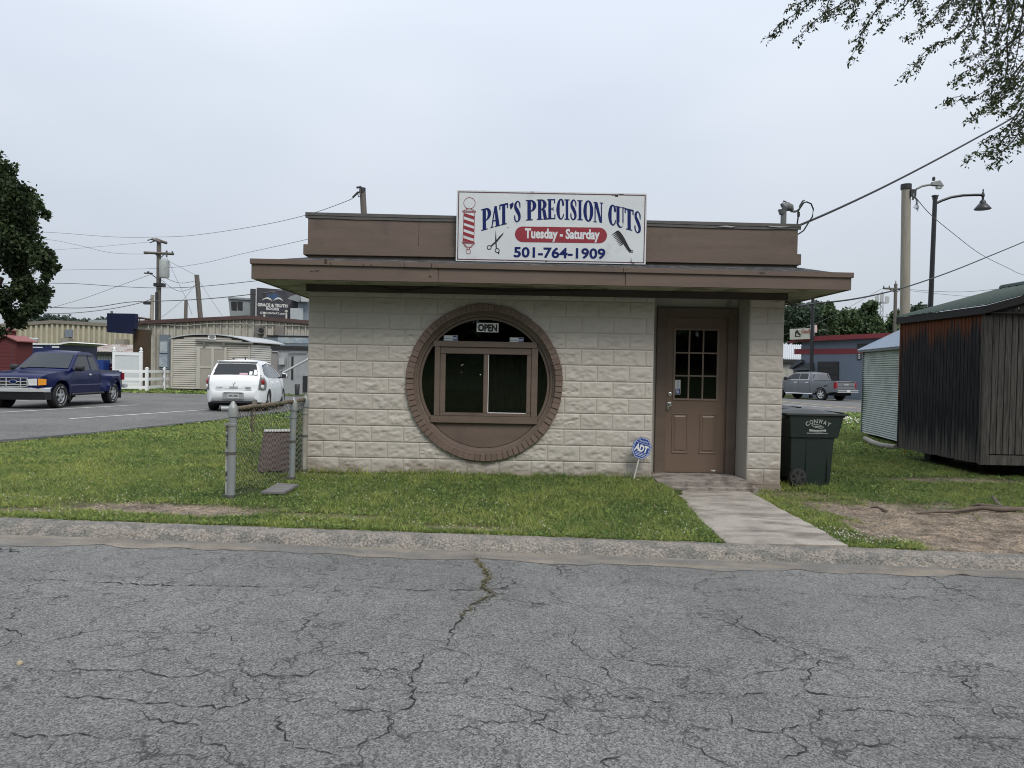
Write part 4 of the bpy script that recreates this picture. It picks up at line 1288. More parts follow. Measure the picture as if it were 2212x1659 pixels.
add_text(mb, "501-764-1909", o, (e2 - o).normalized(), (0, 0, 1), (e2 - o).length, 0.125, 0.028)
mb.build("phone_number", M_SNAVY, sign)
# printed barber pole
def oring(mb_, cx, cy, rx, ry, w, d, n=24, a0=0, a1=360):
    for k in range(n):
        a, b = math.radians(a0 + (a1 - a0) * k / n), math.radians(a0 + (a1 - a0) * (k + 1) / n)
        mb_.poly([S(cx + rx * math.cos(a), cy + ry * math.sin(a), d), S(cx + rx * math.cos(b), cy + ry * math.sin(b), d),
                  S(cx + (rx - w) * math.cos(b), cy + (ry - w) * math.sin(b), d), S(cx + (rx - w) * math.cos(a), cy + (ry - w) * math.sin(a), d)])
def bar(mb_, x0, y0, x1, y1, w, d):
    n = math.hypot(x1 - x0, y1 - y0); a, b = -(y1 - y0) / n * w / 2, (x1 - x0) / n * w / 2
    mb_.poly([S(x0 + a, y0 + b, d), S(x1 + a, y1 + b, d), S(x1 - a, y1 - b, d), S(x0 - a, y0 - b, d)])
mb = MB()
oring(mb, 235, 236, 62, 61, 5, 0.0006)
oring(mb, 220, 740, 26, 25, 5, 0.0006)
for a in ((163, 316, 298, 320, 9), (165, 330, 297, 334, 5), (163, 316, 165, 330, 5), (298, 318, 297, 334, 5), (176, 334, 165, 640, 5), (288, 334, 279, 645, 5),
          (156, 642, 290, 650, 8), (158, 652, 288, 660, 4), (190, 300, 178, 318, 5), (272, 300, 284, 320, 5), (196, 294, 266, 297, 6), (206, 296, 198, 314, 4), (258, 298, 266, 316, 4),
          (168, 656, 192, 690, 6), (280, 660, 252, 694, 6), (190, 690, 252, 695, 7), (182, 660, 200, 688, 4), (264, 662, 244, 690, 4), (206, 698, 210, 716, 8), (236, 698, 232, 716, 8)):
    bar(mb, *a, 0.0008)
def stripe(t0):
    L_ = lambda y: 176 - (y - 334) * 11 / 306
    Rr = lambda y: 288 - (y - 334) * 9 / 310
    ya, yb, w = t0, t0 + 38, 34
    lo, hi = 338, 644
    pts = [(L_(ya), ya), (Rr(yb), yb), (Rr(yb + w), yb + w), (L_(ya + w), ya + w)]
    pts = [(x, min(max(y, lo), hi)) for x, y in pts]
    if max(p[1] for p in pts) - min(p[1] for p in pts) > 4: mb.poly([S(x, y, 0.0007) for x, y in pts])
for t0 in (336, 402, 466, 532, 598): stripe(t0)
mb.build("barber_pole_emblem", M_SRED, sign)
mb = MB()                                                   # printed scissors
oring(mb, 438, 697, 25, 24, 8, 0.0006); oring(mb, 521, 729, 26, 24, 8, 0.0007)
mb.poly([S(507, 508, .0008), S(514, 625, .0008), S(518, 710, .0008), S(508, 712, .0008), S(500, 625, .0008)])
mb.poly([S(591, 540, .001), S(580, 565, .001), S(520, 640, .001), S(460, 690, .001), S(452, 680, .001), S(505, 630, .001), S(545, 580, .001)])
mb.poly([S(530, 752, .0012), S(545, 748, .0012), S(540, 768, .0012), S(526, 762, .0012)])
mb.build("scissors_emblem", M_SBLK, sign)
mb = MB()                                                   # printed comb
for k, q in enumerate(blade([(1772, 528), (1800, 560), (1830, 610), (1855, 660), (1885, 710), (1915, 745)], [10, 15, 17, 18, 15, 9])):
    mb.poly([S(x, y, 0.0008) for x, y in q])
for k in range(9):
    t = k / 8; bx_, by = 1768 + 70 * t, 530 + 118 * t
    tx, ty = 1714 + 80 * t, 568 + 114 * t
    mb.poly([S(bx_ - 2, by - 3, .0006), S(bx_ + 8, by + 11, .0006), S(tx + 2, ty + 4, .0006), S(tx, ty, .0006)])
for k in range(7):
    t = k / 6; bx_, by = 1848 + 52 * t, 672 + 72 * t
    mb.poly([S(bx_, by, .0010), S(bx_ + 8, by + 10, .0010), S(bx_ - 6, by + 14, .0010)])
oring(mb, 1924, 742, 14, 14, 6, 0.0012, 16)
mb.build("comb_emblem", M_SBLK, sign)

# ------------------------------------------------------------------ service mast on the roof
M_GALV = mat("galvanised_steel", (0.30, 0.31, 0.32), 0.5, 0.2, 6, metal=0.6)
M_GREYPAINT = mat("grey_paint", (0.17, 0.175, 0.17), 0.6, 0.15, 5)
YM = 9.45
m0 = at(1692, 490, YM)
mast = thing("service_mast", "grey electric service mast with curved hood above the right roof corner", "service mast", (m0.x, YM, 2.96))
mb = MB(); mb.tube([(m0.x, YM, 2.92), (m0.x, YM, at(1692, 462, YM).z)], 0.036, 12); mb.build("pipe", M_GREYPAINT, mast, smooth=40)
hp = lambda u, v, dy=0.0: at(u, v, YM + dy)
mb = MB(); mb.tube([hp(1691, 463), hp(1690, 454), hp(1693, 448), hp(1700, 446), hp(1708, 449), hp(1712, 455)], [0.042, 0.056, 0.062, 0.06, 0.048, 0.02], 12); mb.build("hood", M_GREYPAINT, mast, smooth=50)
for k, pts in enumerate([[(1708, 453), (1706, 446), (1697, 436), (1693, 434), (1690, 440), (1692, 449)],
                         [(1710, 456), (1720, 456), (1728, 450), (1736, 438), (1738, 432), (1734, 434), (1728, 444), (1724, 458), (1724, 470), (1722, 484)],
                         [(1708, 457), (1718, 458), (1726, 454), (1732, 440), (1742, 436), (1752, 440), (1757, 452), (1755, 468), (1747, 480), (1736, 498), (1724, 506)]]):
    mb = MB(); mb.tube([hp(u - 20 + 20, v, -0.03 * k) for u, v in [(a - 0, b) for a, b in pts]], 0.0095, 6); mb.build("lead_wire", M_BLACK, mast, smooth=60)
mb = MB(); mb.tube([hp(1725, 458, -.06), hp(1725, 468, -.06)], 0.017, 6); mb.build("splice", M_BLACK, mast, smooth=60)

def wire(name, label, pts, r=0.012, m=None, group=None, cat="wire", n=5, smoothn=6):
    P = [Vector(p) for p in pts]
    if len(P) > 2 and smoothn:
        Q = []
        for i in range(len(P) - 1):
            p0, p1, p2, p3 = P[max(0, i - 1)], P[i], P[i + 1], P[min(len(P) - 1, i + 2)]
            for k in range(smoothn):
                t = k / smoothn
                Q.append(0.5 * ((2 * p1) + (p2 - p0) * t + (2 * p0 - 5 * p1 + 4 * p2 - p3) * t * t + (3 * p1 - p0 - 3 * p2 + p3) * t ** 3))
        Q.append(P[-1]); P = Q
    mb_ = MB(); mb_.tube(P, r, n)
    o_ = mb_.build(name, m or M_BLACK, None, smooth=80)
    return tag(o_, label, cat, group)
# the twisted service drop runs from the mast to a pole out of frame on the right
wire("service_cable", "thick black service cable rising right from the roof mast", [at(1716, 491, 9.4), at(1800, 455, 10.0), at(1900, 408, 10.8), at(2000, 357, 11.6), at(2100, 303, 12.4), at(2212, 240, 13.4), at(2420, 112, 15.2)], 0.016)
wire("telephone_cable", "thinner black cable rising right from under the eaves", [at(1698, 652, 9.6), at(1722, 660, 10.0), at(1757, 656, 11.0), at(1850, 645, 12.0), at(1950, 622, 13.5), at(2050, 588, 15), at(2130, 556, 16.5), at(2212, 522, 18), at(2330, 470, 20)], 0.013)

# ------------------------------------------------------------------ chain-link fence beside the shop
M_POSTG = mat("weathered_galvanised", (0.30, 0.32, 0.325), 0.5, 0.2, 5, stretch=(1, 1, 0.4), metal=0.25, bump=0.15, bscale=30, col2=(0.34, 0.33, 0.24), c2scale=5, c2lo=0.5, c2hi=0.7)
M_RUST = mat("rusty_rail", (0.17, 0.125, 0.09), 0.9, 0.3, 14, bump=0.6, bscale=60, col2=(0.10, 0.10, 0.065), c2scale=12, c2lo=0.45, c2hi=0.6)
M_WIRE = mat("dull_chain_wire", (0.062, 0.061, 0.056), 0.6, 0.25, 10, metal=0.2)
p1 = ground(500, 1075); p1.y = 7.5; p1 = Vector((at(500, 970, 7.5).x, 7.5, float(H(-2.84, 7.5))))
p2 = Vector((at(631, 945, 8.65).x, 8.65, float(H(-2.56, 8.65))))
p3 = Vector((at(657, 940, 9.27).x, 9.27, float(H(-2.6, 9.27))))
fence = thing("chain_link_fence", "rusty chain link fence on grey posts beside the shop wall", "fence", p1)
for p, r, top in ((p1, 0.040, at(502, 866, 7.5).z), (p2, 0.036, at(632, 857, 8.65).z), (p3, 0.034, at(659, 852, 9.27).z)):
    h = top - p.z
    tip = Vector((0.012, 0, 0)) if p is p1 else Vector((0.015, 0, 0))
    mb = MB()
    mb.tube([p + Vector((0, 0, -0.15)), p + tip * 0.5 + Vector((0, 0, h * 0.5)), p + tip + Vector((0, 0, h - 0.06))], r, 16)
    post = mb.build("post", M_POSTG if p is not p3 else mat("beige_post_paint", (0.33, 0.31, 0.27), 0.7, 0.2, 6), fence, smooth=40)
    mb = MB(); mb.lathe([(r * 1.22, h - 0.16), (r * 1.24, h - 0.075), (r * 1.05, h - 0.055), (r * 0.35, h - 0.006), (0.002, h)], p + tip, 16); mb.build("cap", M_POSTG, post, smooth=30)
    for f in (0.24, 0.53, 0.97):
        mb = MB(); q = p + tip * (1 - f) + Vector((0, 0, h * (1 - f)))
        mb.lathe([(r * 1.06, -0.014), (r * 1.14, -0.012), (r * 1.14, 0.012), (r * 1.06, 0.014)], q, 16); mb.box(q + Vector((-r * 1.5, 0, 0)), (r * 1.3, 0.012, 0.022)); mb.build("band", M_POSTG if f < .5 else M_FLASH, post)
# sliver of old terminal strip on the near post
mb = MB(); mb.box(p1 + Vector((-0.055, 0.02, 0.36)), (0.022, 0.012, 0.78)); mb.build("tension_bar", mat("flaking_paint", (0.42, 0.42, 0.4), 0.8, 0.2, 8, col2=(0.08, 0.07, 0.06), c2scale=9, c2lo=0.5, c2hi=0.55), fence)
r1 = at(478, 883, 7.47); r2 = at(632, 868, 8.63); r3 = at(658, 863, 9.25)
mb = MB(); mb.tube([r1, p1 + Vector((0, 0, r1.z - p1.z))], 0.026, 10); mb.build("rail_stub", M_POSTG, fence, smooth=40)
mb = MB(); rl = [Vector((p1.x + .02, p1.y + .03, r1.z)).lerp(r2, k / 10) + Vector((0, 0, random.gauss(0, .004))) for k in range(11)] + [r2.lerp(r3, k / 3) for k in (1, 2, 3)]
mb.tube(rl, 0.024, 10); mb.build("top_rail", M_RUST, fence, smooth=60)
# mesh of zigzag wires, interlocked
def chain(a, b, z0a, z0b, z1a, z1b, name):
    Ln = (Vector((b.x, b.y, 0)) - Vector((a.x, a.y, 0))).length
    dx = Vector((b.x - a.x, b.y - a.y, 0)) / Ln
    s = 0.031
    nrm = Vector((-dx.y, dx.x, 0))
    mb_ = MB()
    nw = int(Ln / s)
    for i in range(nw):
        t0 = i * s
        rows = int((max(z1a, z1b) - min(z0a, z0b)) / (s * 1.05))
        path = []
        dz_ = random.uniform(-0.02, 0.02)
        for k in range(rows + 1):
            t = t0 + (s * 0.92 if k % 2 else 0) + random.gauss(0, 0.0012)
            f = min(1, max(0, t / Ln))
            lo, hi = z0a + (z0b - z0a) * f, z1a + (z1b - z1a) * f
            z = min(hi, max(lo, lo + (hi - lo) * k / rows + dz_))
            bulge = 0.012 * math.sin(t * 3.0) * math.sin(k / rows * 3.1)
            path.append(Vector((a.x, a.y, 0)) + dx * t + nrm * ((0.003 if k % 2 else -0.003) + bulge) + Vector((0, 0, z)))
        mb_.tube(path, 0.0026, 3, caps=False)
    o_ = mb_.build(name, M_WIRE, fence)
    o_["kind"] = "stuff"
chain(p1 + Vector((0.03, 0, 0)), p2, p1.z + 0.02, p2.z + 0.03, r1.z - 0.01, r2.z - 0.01, "wire_mesh")
chain(p2 + Vector((0.0, 0.03, 0)), p3, p2.z + 0.03, p3.z + 0.03, r2.z - 0.01, r3.z - 0.01, "wire_mesh")
# dry vine and an old stake tangled in the rail
mb = MB()
for k in range(26):
    t = random.random() * 0.75 + 0.02
    c = rl[0].lerp(r2, t); R_ = random.uniform(.015, .04)
    pts = [c + Vector((random.gauss(0, .012) + 0.05 * (j / 5 - .5), random.gauss(0, .012) + .03 * (j / 5 - .5), R_ * math.sin(j * 1.7 + k) - 0.025 * (k % 3))) for j in range(6)]
    mb.tube(pts, 0.0028, 4)
for k in range(10):
    c = rl[0].lerp(r2, 0.27 + random.gauss(0, .02))
    mb.tube([c + Vector((random.gauss(0, .01), 0, 0.01)), c + Vector((random.gauss(0, .02), .01, -0.09)), c + Vector((random.gauss(0, .012), .01, -0.2)), c + Vector((random.gauss(0, .008), .02, -0.27))], 0.003, 4)
o = mb.build("dry_vine", mat("dry_vine", (0.18, 0.15, 0.11), 0.95, 0.3, 20), fence); o["kind"] = "stuff"
c = rl[0].lerp(r2, .285)
st = MB(); st.box((c.x, c.y + .05, c.z + 0.02), (0.045, 0.03, 0.10)); st.build("wood_stub", mat("grey_timber", (0.2, 0.19, 0.17), 0.9), fence)

# ------------------------------------------------------------------ maroon utility cover behind the fence
def taper_box(mb_, c, w0, d0, w1, d1, h, off=(0, 0)):
    x, y, z = c
    B = [(x - w0 / 2, y - d0 / 2, z), (x + w0 / 2, y - d0 / 2, z), (x + w0 / 2, y + d0 / 2, z), (x - w0 / 2, y + d0 / 2, z)]
    ox, oy = off
    T = [(x + ox - w1 / 2, y + oy - d1 / 2, z + h), (x + ox + w1 / 2, y + oy - d1 / 2, z + h), (x + ox + w1 / 2, y + oy + d1 / 2, z + h), (x + ox - w1 / 2, y + oy + d1 / 2, z + h)]
    mb_.add(B + T, [(3, 2, 1, 0), (4, 5, 6, 7), (0, 1, 5, 4), (1, 2, 6, 5), (2, 3, 7, 6), (3, 0, 4, 7)])
u0 = Vector((at(596, 1015, 9.35).x, 9.35, float(H(-2.98, 9.35))))
cov = thing("utility_cover", "dull maroon tapered utility cover with pale top behind the chain link fence", "utility box", u0, 0.35)
mb = MB(); taper_box(mb, (0, 0, 0), 0.44, 0.36, 0.33, 0.26, 0.505, (0.02, 0)); mb.build("cover", mat("maroon_plastic", (0.145, 0.108, 0.10), 0.85, 0.12, 6, bump=0.2, bscale=50), cov, bevel=0.015, world=False)
mb = MB(); mb.box((0.02, 0, 0.512), (0.335, 0.265, 0.014)); mb.build("top_plate", mat("pale_top", (0.55, 0.54, 0.52), 0.8), cov, bevel=0.005, world=False)
mb = MB(); mb.box((-.02, -0.182, 0.012), (0.16, 0.012, 0.03)); mb.build("base_slot", M_BLACK, cov, world=False)

g = ground(601, 1059)
pad = thing("concrete_pad", "small grey concrete pad lying in the grass by the fence", "slab", g)
pts = [ground(562, 1070), ground(615, 1071), ground(646, 1051), ground(600, 1047)]
mb = MB(); mb.prism([(p.x, p.y, g.z + 0.0) for p in pts], (0, 0, 0.032)); mb.build("slab", mat("pad_concrete", (0.16, 0.155, 0.15), 0.9, 0.25, 10, bump=0.5, bscale=60), pad, bevel=0.008)

# ------------------------------------------------------------------ alarm yard sign, leaning
M_ADT = mat("alarm_blue", (0.018, 0.06, 0.27), 0.45, 0.06)
M_LAV = mat("alarm_pale_line", (0.55, 0.60, 0.80), 0.5)
ya = 9.22
b0 = at(1368, 1046, ya); b0.z = float(H(b0.x, ya)) - 0.02
top_ = at(1381, 990, ya)
yard = thing("alarm_sign", "blue octagonal alarm sign leaning on a stake beside the door", "sign", b0)
mb = MB(); mb.tube([b0, at(1386, 968, ya + .004)], 0.0095, 8); mb.build("stake", mat("stake_white", (0.62, 0.60, 0.55), 0.5, 0.1), yard, smooth=60)
oc = at(1386, 968, ya - 0.012)
tilt = math.radians(-17)
ex = Vector((math.cos(tilt), 0, math.sin(tilt))); ez = Vector((-math.sin(tilt), 0, math.cos(tilt)))
RO = 0.132
def oct_pts(r, y=0.0, h=1.08, w=0.96): return [oc + ex * (r * w * math.cos(math.radians(22.5 + 45 * k))) + ez * (r * h * math.sin(math.radians(22.5 + 45 * k))) + Vector((0, -y, 0)) for k in range(8)]
mb = MB(); mb.prism(oct_pts(RO), (0, 0.006, 0)); mb.build("board", M_ADT, yard)
mb = MB()
A_, B_ = oct_pts(RO * 0.955, 0.001), oct_pts(RO * 0.90, 0.001)
for k in range(8): mb.quad(A_[k], A_[(k + 1) % 8], B_[(k + 1) % 8], B_[k])
def obar(x0, z0, x1, z1, w=0.005):
    a, b = oc + ex * x0 + ez * z0 + Vector((0, -.0015, 0)), oc + ex * x1 + ez * z1 + Vector((0, -.0015, 0))
    n_ = (b - a).normalized(); s = Vector((-n_.z, 0, n_.x)) * w / 2
    mb.quad(a - s, b - s, b + s, a + s)
obar(-.108, .060, .108, .060); obar(-.108, -.060, .108, -.060); obar(-.095, .060, -.095, -.060); obar(.095, .060, .095, -.060)
add_text(mb, "Secured by", oc - ex * 0.055 + ez * 0.077 + Vector((0, -.002, 0)), ex, ez, 0.11, 0.026, 0.02)
for k, w in enumerate((0.13, 0.10)):
    obar(-w / 2, -.078 - .018 * k, w / 2, -.078 - .018 * k, 0.008)
mb.build("outline", M_LAV, yard)
mb = MB(); add_text(mb, "ADT", oc - ex * 0.086 - ez * 0.042 + Vector((0, -.0025, 0)), ex, ez, 0.168, 0.084, 0.05); mb.build("lettering", M_WHITE, yard)

# ------------------------------------------------------------------ wheeled bins
M_BIN = mat("dark_green_plastic", (0.018, 0.030, 0.026), 0.5, 0.15, 3, bump=0.1, bscale=80)
M_BINLID = mat("grey_green_lid", (0.05, 0.06, 0.056), 0.5, 0.15, 4)
M_TYRE = mat("black_tyre", (0.012, 0.012, 0.012), 0.8, 0.2)
M_BPRINT = mat("bin_print", (0.55, 0.57, 0.56), 0.6)
def make_bin(name, label, loc, rz=0.0, logo=True):
    t = thing(name, label, "bin", loc, rz, "wheeled bins beside the shop")
    t.scale = (0.93, 1, 0.985)
    # x: back (wheels, 0) -> front (0.80); y: near side -0.30 .. far side 0.30
    mb_ = MB()
    def ring(z, x0, x1, w):
        return [(x0, -w, z), (x1, -w, z), (x1, w, z), (x0, w, z)]
    lv = [(0.02, 0.215, 0.60, .24), (0.10, 0.05, 0.605, .245), (0.30, 0.04, 0.615, .255), (0.60, 0.03, 0.635, .265), (0.655, 0.028, 0.64, .268), (0.665, 0.015, 0.685, .285), (0.74, 0.01, 0.70, .29), (0.93, -0.01, 0.745, .305), (0.96, -0.02, 0.775, .312)]
    V_ = []
    for z, a, b, w in lv: V_ += ring(z, a, b, w)
    Fq = [(3, 2, 1, 0)] + [(r * 4 + k, r * 4 + (k + 1) % 4, r * 4 + 4 + (k + 1) % 4, r * 4 + 4 + k) for r in range(len(lv) - 1) for k in range(4)] + [tuple(range(4 * len(lv) - 4, 4 * len(lv)))]
    mb_.add(V_, Fq)
    mb_.box((0.34, -0.264, 0.645), (0.20, 0.012, 0.022)); mb_.box((0.25, -0.262, 0.42), (0.014, 0.012, 0.44)); mb_.box((0.545, -0.257, 0.33), (0.012, 0.010, 0.55))
    mb_.build("body", M_BIN, t, bevel=0.012, world=False)
    mb_ = MB(); n = 10
    V_ = []
    for k in range(n + 1):
        f = k / n; x = -0.06 + 0.86 * f; z = 0.972 + 0.055 * math.sin(math.pi * min(1, f * 1.08)) ** 0.8 * (1 - 0.25 * f)
        V_ += [(x, -0.325, 0.962), (x, -0.325, 0.985), (x, -0.2, z + 0.012), (x, 0.2, z + 0.012), (x, 0.325, 0.985), (x, 0.325, 0.962)]
    Fq = [(i * 6 + k, i * 6 + (k + 1) % 6, i * 6 + 6 + (k + 1) % 6, i * 6 + 6 + k) for i in range(n) for k in range(6)]
    mb_.add(V_, Fq + [tuple(range(6)), tuple(range(6 * n, 6 * n + 6))])
    lid = mb_.build("lid", M_BINLID, t, smooth=35, world=False)
    mb_ = MB(); mb_.box((0.755, 0, 0.99), (0.06, 0.5, 0.03)); mb_.build("grip", M_BIN, lid, bevel=0.006, world=False)
    mb_ = MB(); mb_.tube([(-0.09, -0.26, 0.93), (-0.09, 0.26, 0.93)], 0.018, 8); mb_.box((-0.04, -0.22, 0.93), (0.1, 0.03, 0.04)); mb_.box((-0.04, 0.22, 0.93), (0.1, 0.03, 0.04)); mb_.build("handle_bar", M_BIN, t, world=False)
    for s in (-1, 1):
        mb_ = MB(); mb_.lathe([(0.05, -.03), (0.115, -.03), (0.130, -.018), (0.130, .018), (0.115, .03), (0.05, .03)], (0.125, s * 0.285, 0.128), 22, 'y')
        w_ = mb_.build("wheel", M_TYRE, t, smooth=40, world=False)
        mb_ = MB()
        mb_.lathe([(0.03, -.008), (0.034, .0), (0.03, .008)], (0.125, s * 0.312, 0.128), 12, 'y')
        for k in range(6):
            a = math.radians(60 * k + 12); q = Matrix.Rotation(-a, 3, 'Y')
            mb_.box(Vector((0.125, s * 0.314, 0.128)) + q @ Vector((0.062, 0, 0)), (0.075, 0.01, 0.024), q)
        for k in range(20):
            a, b = math.radians(18 * k), math.radians(18 * k + 18)
            P = lambda t_, r: (0.125 + r * math.cos(t_), s * 0.3165, 0.128 + r * math.sin(t_))
            mb_.quad(P(a, .093), P(b, .093), P(b, .108), P(a, .108))
        mb_.build("hub", mat("grey_hub", (0.05, 0.052, 0.05), 0.6), w_, world=False)
    mb_ = MB(); mb_.tube([(0.125, -0.28, 0.128), (0.125, 0.28, 0.128)], 0.012, 8); mb_.build("axle", M_TYRE, t, world=False)
    if logo:
        mb_ = MB(); ox, oz, y = 0.385, 0.842, -0.3015
        eyx = Vector((1, 0, 0)); tiltz = Vector((0, -0.083, 1)).normalized()
        O = Vector((ox, y, oz))
        V2, F2, w2 = text_shape("CONWAY", 0.02)
        xo = -0.165
        adv = 0.0
        for ch, cw in zip("CONWAY", (0.052, 0.056, 0.056, 0.070, 0.054, 0.050)):
            cxm = xo + adv + cw / 2
            th = -cxm / 0.30
            c0 = O + eyx * (0.30 * math.sin(-th)) + tiltz * (0.30 * (math.cos(th) - 1) + 0.015)
            ex_, ez_ = eyx * math.cos(th) + tiltz * math.sin(th), tiltz * math.cos(th) - eyx * math.sin(th)
            add_text(mb_, ch, c0 - ex_ * cw * 0.46 + Vector((0, -0.003, 0)), ex_, ez_, cw * 0.9, 0.058, 0.012)
            hw_ = cw * 0.42
            adv += cw
        def P(x, z): return O + eyx * x + tiltz * z + Vector((0, -0.004, 0))
        def st(x0, z0, x1, z1, w):
            n_ = math.hypot(x1 - x0, z1 - z0); a, b = -(z1 - z0) / n_ * w / 2, (x1 - x0) / n_ * w / 2
            mb_.quad(P(x0 + a, z0 + b), P(x1 + a, z1 + b), P(x1 - a, z1 - b), P(x0 - a, z0 - b))
        for a in ((-.085, -.012, -.03, .004, .006), (-.03, .004, .045, -.012, .006), (-.085, -.012, -.045, -.035, .006), (-.045, -.035, .04, -.052, .006), (.085, -.036, .045, -.054, .006), (.085, -.036, .04, -.014, .006), (-.04, -.019, .05, -.026, .006), (-.04, -.028, .05, -.035, .006)):
            st(*a)
        for k in range(10):
            x = -.115 + .235 * k / 9
            if k < 9:
                x2 = x + .235 / 9
                zz = lambda q: -.062 - .012 * math.cos(q / .12 * 1.4)
                mb_.quad(P(x, zz(x) - .030), P(x2, zz(x2) - .030), P(x2, zz(x2)), P(x, zz(x)))
        add_text(mb_, "www.conwaysanitation.org", P(-.148, -.125), eyx, tiltz, 0.30, 0.020, 0.02)
        mb_.build("print", M_BPRINT, t, world=False)
        mb_ = MB(); add_text(mb_, "SANITATION DEPARTMENT", P(-.102, -.099) + Vector((0, -.001, 0)), eyx, tiltz, 0.208, 0.016, 0.01); mb_.build("print_lettering", M_BIN, t, world=False)
    return t
yb = 9.98
bx0 = at(1704, 1040, 9.68).x
make_bin("wheeled_bin", "dark green wheeled bin with white city print facing the street", (bx0, yb, float(H(3.7, yb)) - 0.005), 0.0)
make_bin("wheeled_bin", "second green bin mostly hidden behind the pillar and first bin", (3.50, 10.95, float(H(3.7, 10.9)) - 0.005), 0.25, logo=False)

# ------------------------------------------------------------------ litter, stones and sticks on the street
M_STICK = mat("stick_wood", (0.22, 0.18, 0.13), 0.9, 0.2)
for (u, v, u2, v2, r), lab in (((272, 1161, 298, 1154, 0.012), "pale broken stick lying in the gutter at left"), ((168, 1151, 192, 1155, 0.008), "thin dark stick lying on the left kerb")):
    a, b = on_street(u, v), on_street(u2, v2); a.z += .03 if v < 1153 else 0.012; b.z = a.z
    mb = MB(); mb.tube([a, a.lerp(b, .5) + Vector((0, .008, .003)), b], [r, r * .9, r * .6], 6)
    tag(mb.build("stick", M_STICK, None, smooth=50), lab, "stick")
def pebble(u, v, s, m_, label):
    p = on_street(u, v)
    mb_ = MB(); mb_.lathe([(0.2 * s, 0), (s, 0.25 * s), (0.9 * s, 0.6 * s), (0.4 * s, 0.85 * s)], (0, 0, 0), 7)
    o_ = mb_.build("stone", m_, None, smooth=60); o_.location = p; o_.rotation_euler = (0.1, 0.15, u); o_.scale = (1.3, 0.9, 1)
    tag(o_, label, "stone")
pebble(43, 1434, 0.016, mat("tan_stone", (0.36, 0.30, 0.2), 0.9, 0.2), "tan stone on the asphalt near the left edge")
pebble(2014, 1233, 0.017, mat("grey_stone", (0.2, 0.2, 0.19), 0.9, 0.2), "grey stone at the edge of the gutter sand")
pebble(70, 1443, 0.010, mat("grey_stone", (0.2, 0.2, 0.19), 0.9, 0.2), "small grey stone just right of the tan stone")

# ------------------------------------------------------------------ weathered timber shed (right)
def wood(name, c1, c2, stain=None):
    """weathered vertical boards; an unweathered red-brown band stays under the eaves"""
    m = bpy.data.materials.new(name); m.use_nodes = True
    t = m.node_tree; L = t.links.new; nn = t.nodes.new
    bs = t.nodes["Principled BSDF"]; bs.inputs["Roughness"].default_value = 0.9; bs.inputs["Specular IOR Level"].default_value = 0.2
    c = nn("ShaderNodeTexCoord"); oi = nn("ShaderNodeObjectInfo")
    mp_ = nn("ShaderNodeMapping"); mp_.inputs["Scale"].default_value = (22, 22, 1.3)
    L(c.outputs["Object"], mp_.inputs[0])
    n = nn("ShaderNodeTexNoise"); n.noise_dimensions = '4D'; n.inputs["Scale"].default_value = 1.6; n.inputs["Detail"].default_value = 9; n.inputs["Distortion"].default_value = 1.2
    L(mp_.outputs[0], n.inputs["Vector"])
    mw = nn("ShaderNodeMath"); mw.operation = 'MULTIPLY'; mw.inputs[1].default_value = 40; L(oi.outputs["Random"], mw.inputs[0]); L(mw.outputs[0], n.inputs["W"])
    r = nn("ShaderNodeValToRGB"); L(n.outputs["Fac"], r.inputs[0]); el = r.color_ramp.elements
    el[0].position, el[0].color = 0.33, (*c1, 1); el[1].position, el[1].color = 0.66, (*c2, 1)
    bc = r.outputs[0]
    if stain:
        z0, z1, zlo, red, pale = stain
        s = nn("ShaderNodeSeparateXYZ"); L(c.outputs["Object"], s.inputs[0])
        mp2 = nn("ShaderNodeMapping"); mp2.inputs["Scale"].default_value = (16, 16, 0.8); L(c.outputs["Object"], mp2.inputs[0])
        n2 = nn("ShaderNodeTexNoise"); n2.noise_dimensions = '4D'; n2.inputs["Scale"].default_value = 1.0; n2.inputs["Detail"].default_value = 5
        L(mp2.outputs[0], n2.inputs["Vector"]); L(mw.outputs[0], n2.inputs["W"])
        a = nn("ShaderNodeMath"); a.operation = 'MULTIPLY_ADD'; a.inputs[1].default_value = 1.5; L(n2.outputs["Fac"], a.inputs[0]); L(s.outputs["Z"], a.inputs[2])
        def band(f, lo, hi, col, bc_):
            mr = nn("ShaderNodeMapRange"); mr.inputs["From Min"].default_value = lo; mr.inputs["From Max"].default_value = hi; L(f, mr.inputs["Value"])
            mx = nn("ShaderNodeMixRGB"); L(mr.outputs[0], mx.inputs[0]); L(bc_, mx.inputs[1]); mx.inputs[2].default_value = (*col, 1); return mx.outputs[0]
        bc = band(a.outputs[0], z0 + 0.86, z1 + 0.86, red, bc)
        bc = band(a.outputs[0], zlo + 1.0, zlo + 0.6, pale, bc)
    L(bc, bs.inputs["Base Color"])
    b = nn("ShaderNodeBump"); b.inputs["Strength"].default_value = 0.5; b.inputs["Distance"].default_value = 0.006; L(n.outputs["Fac"], b.inputs["Height"]); L(b.outputs[0], bs.inputs["Normal"])
    MATS[name] = m
    return m
SXL, SYN, SYF = 6.93, 10.9, 13.25                 # left face x, near and far corner
SXR = 10.6
ZS0, ZS1 = 0.07, 2.36
shed = thing("timber_shed", "dark weathered timber shed with green metal roof at right", "shed", (8.7, SYN, -0.1))
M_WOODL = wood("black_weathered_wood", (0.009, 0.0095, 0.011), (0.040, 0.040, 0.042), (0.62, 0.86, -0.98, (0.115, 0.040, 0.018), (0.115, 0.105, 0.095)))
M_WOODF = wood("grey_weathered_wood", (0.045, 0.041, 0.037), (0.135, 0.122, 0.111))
M_GREEN = mat("green_metal_roof", (0.013, 0.040, 0.031), 0.55, 0.12, 2, metal=0.1, bump=0.05)
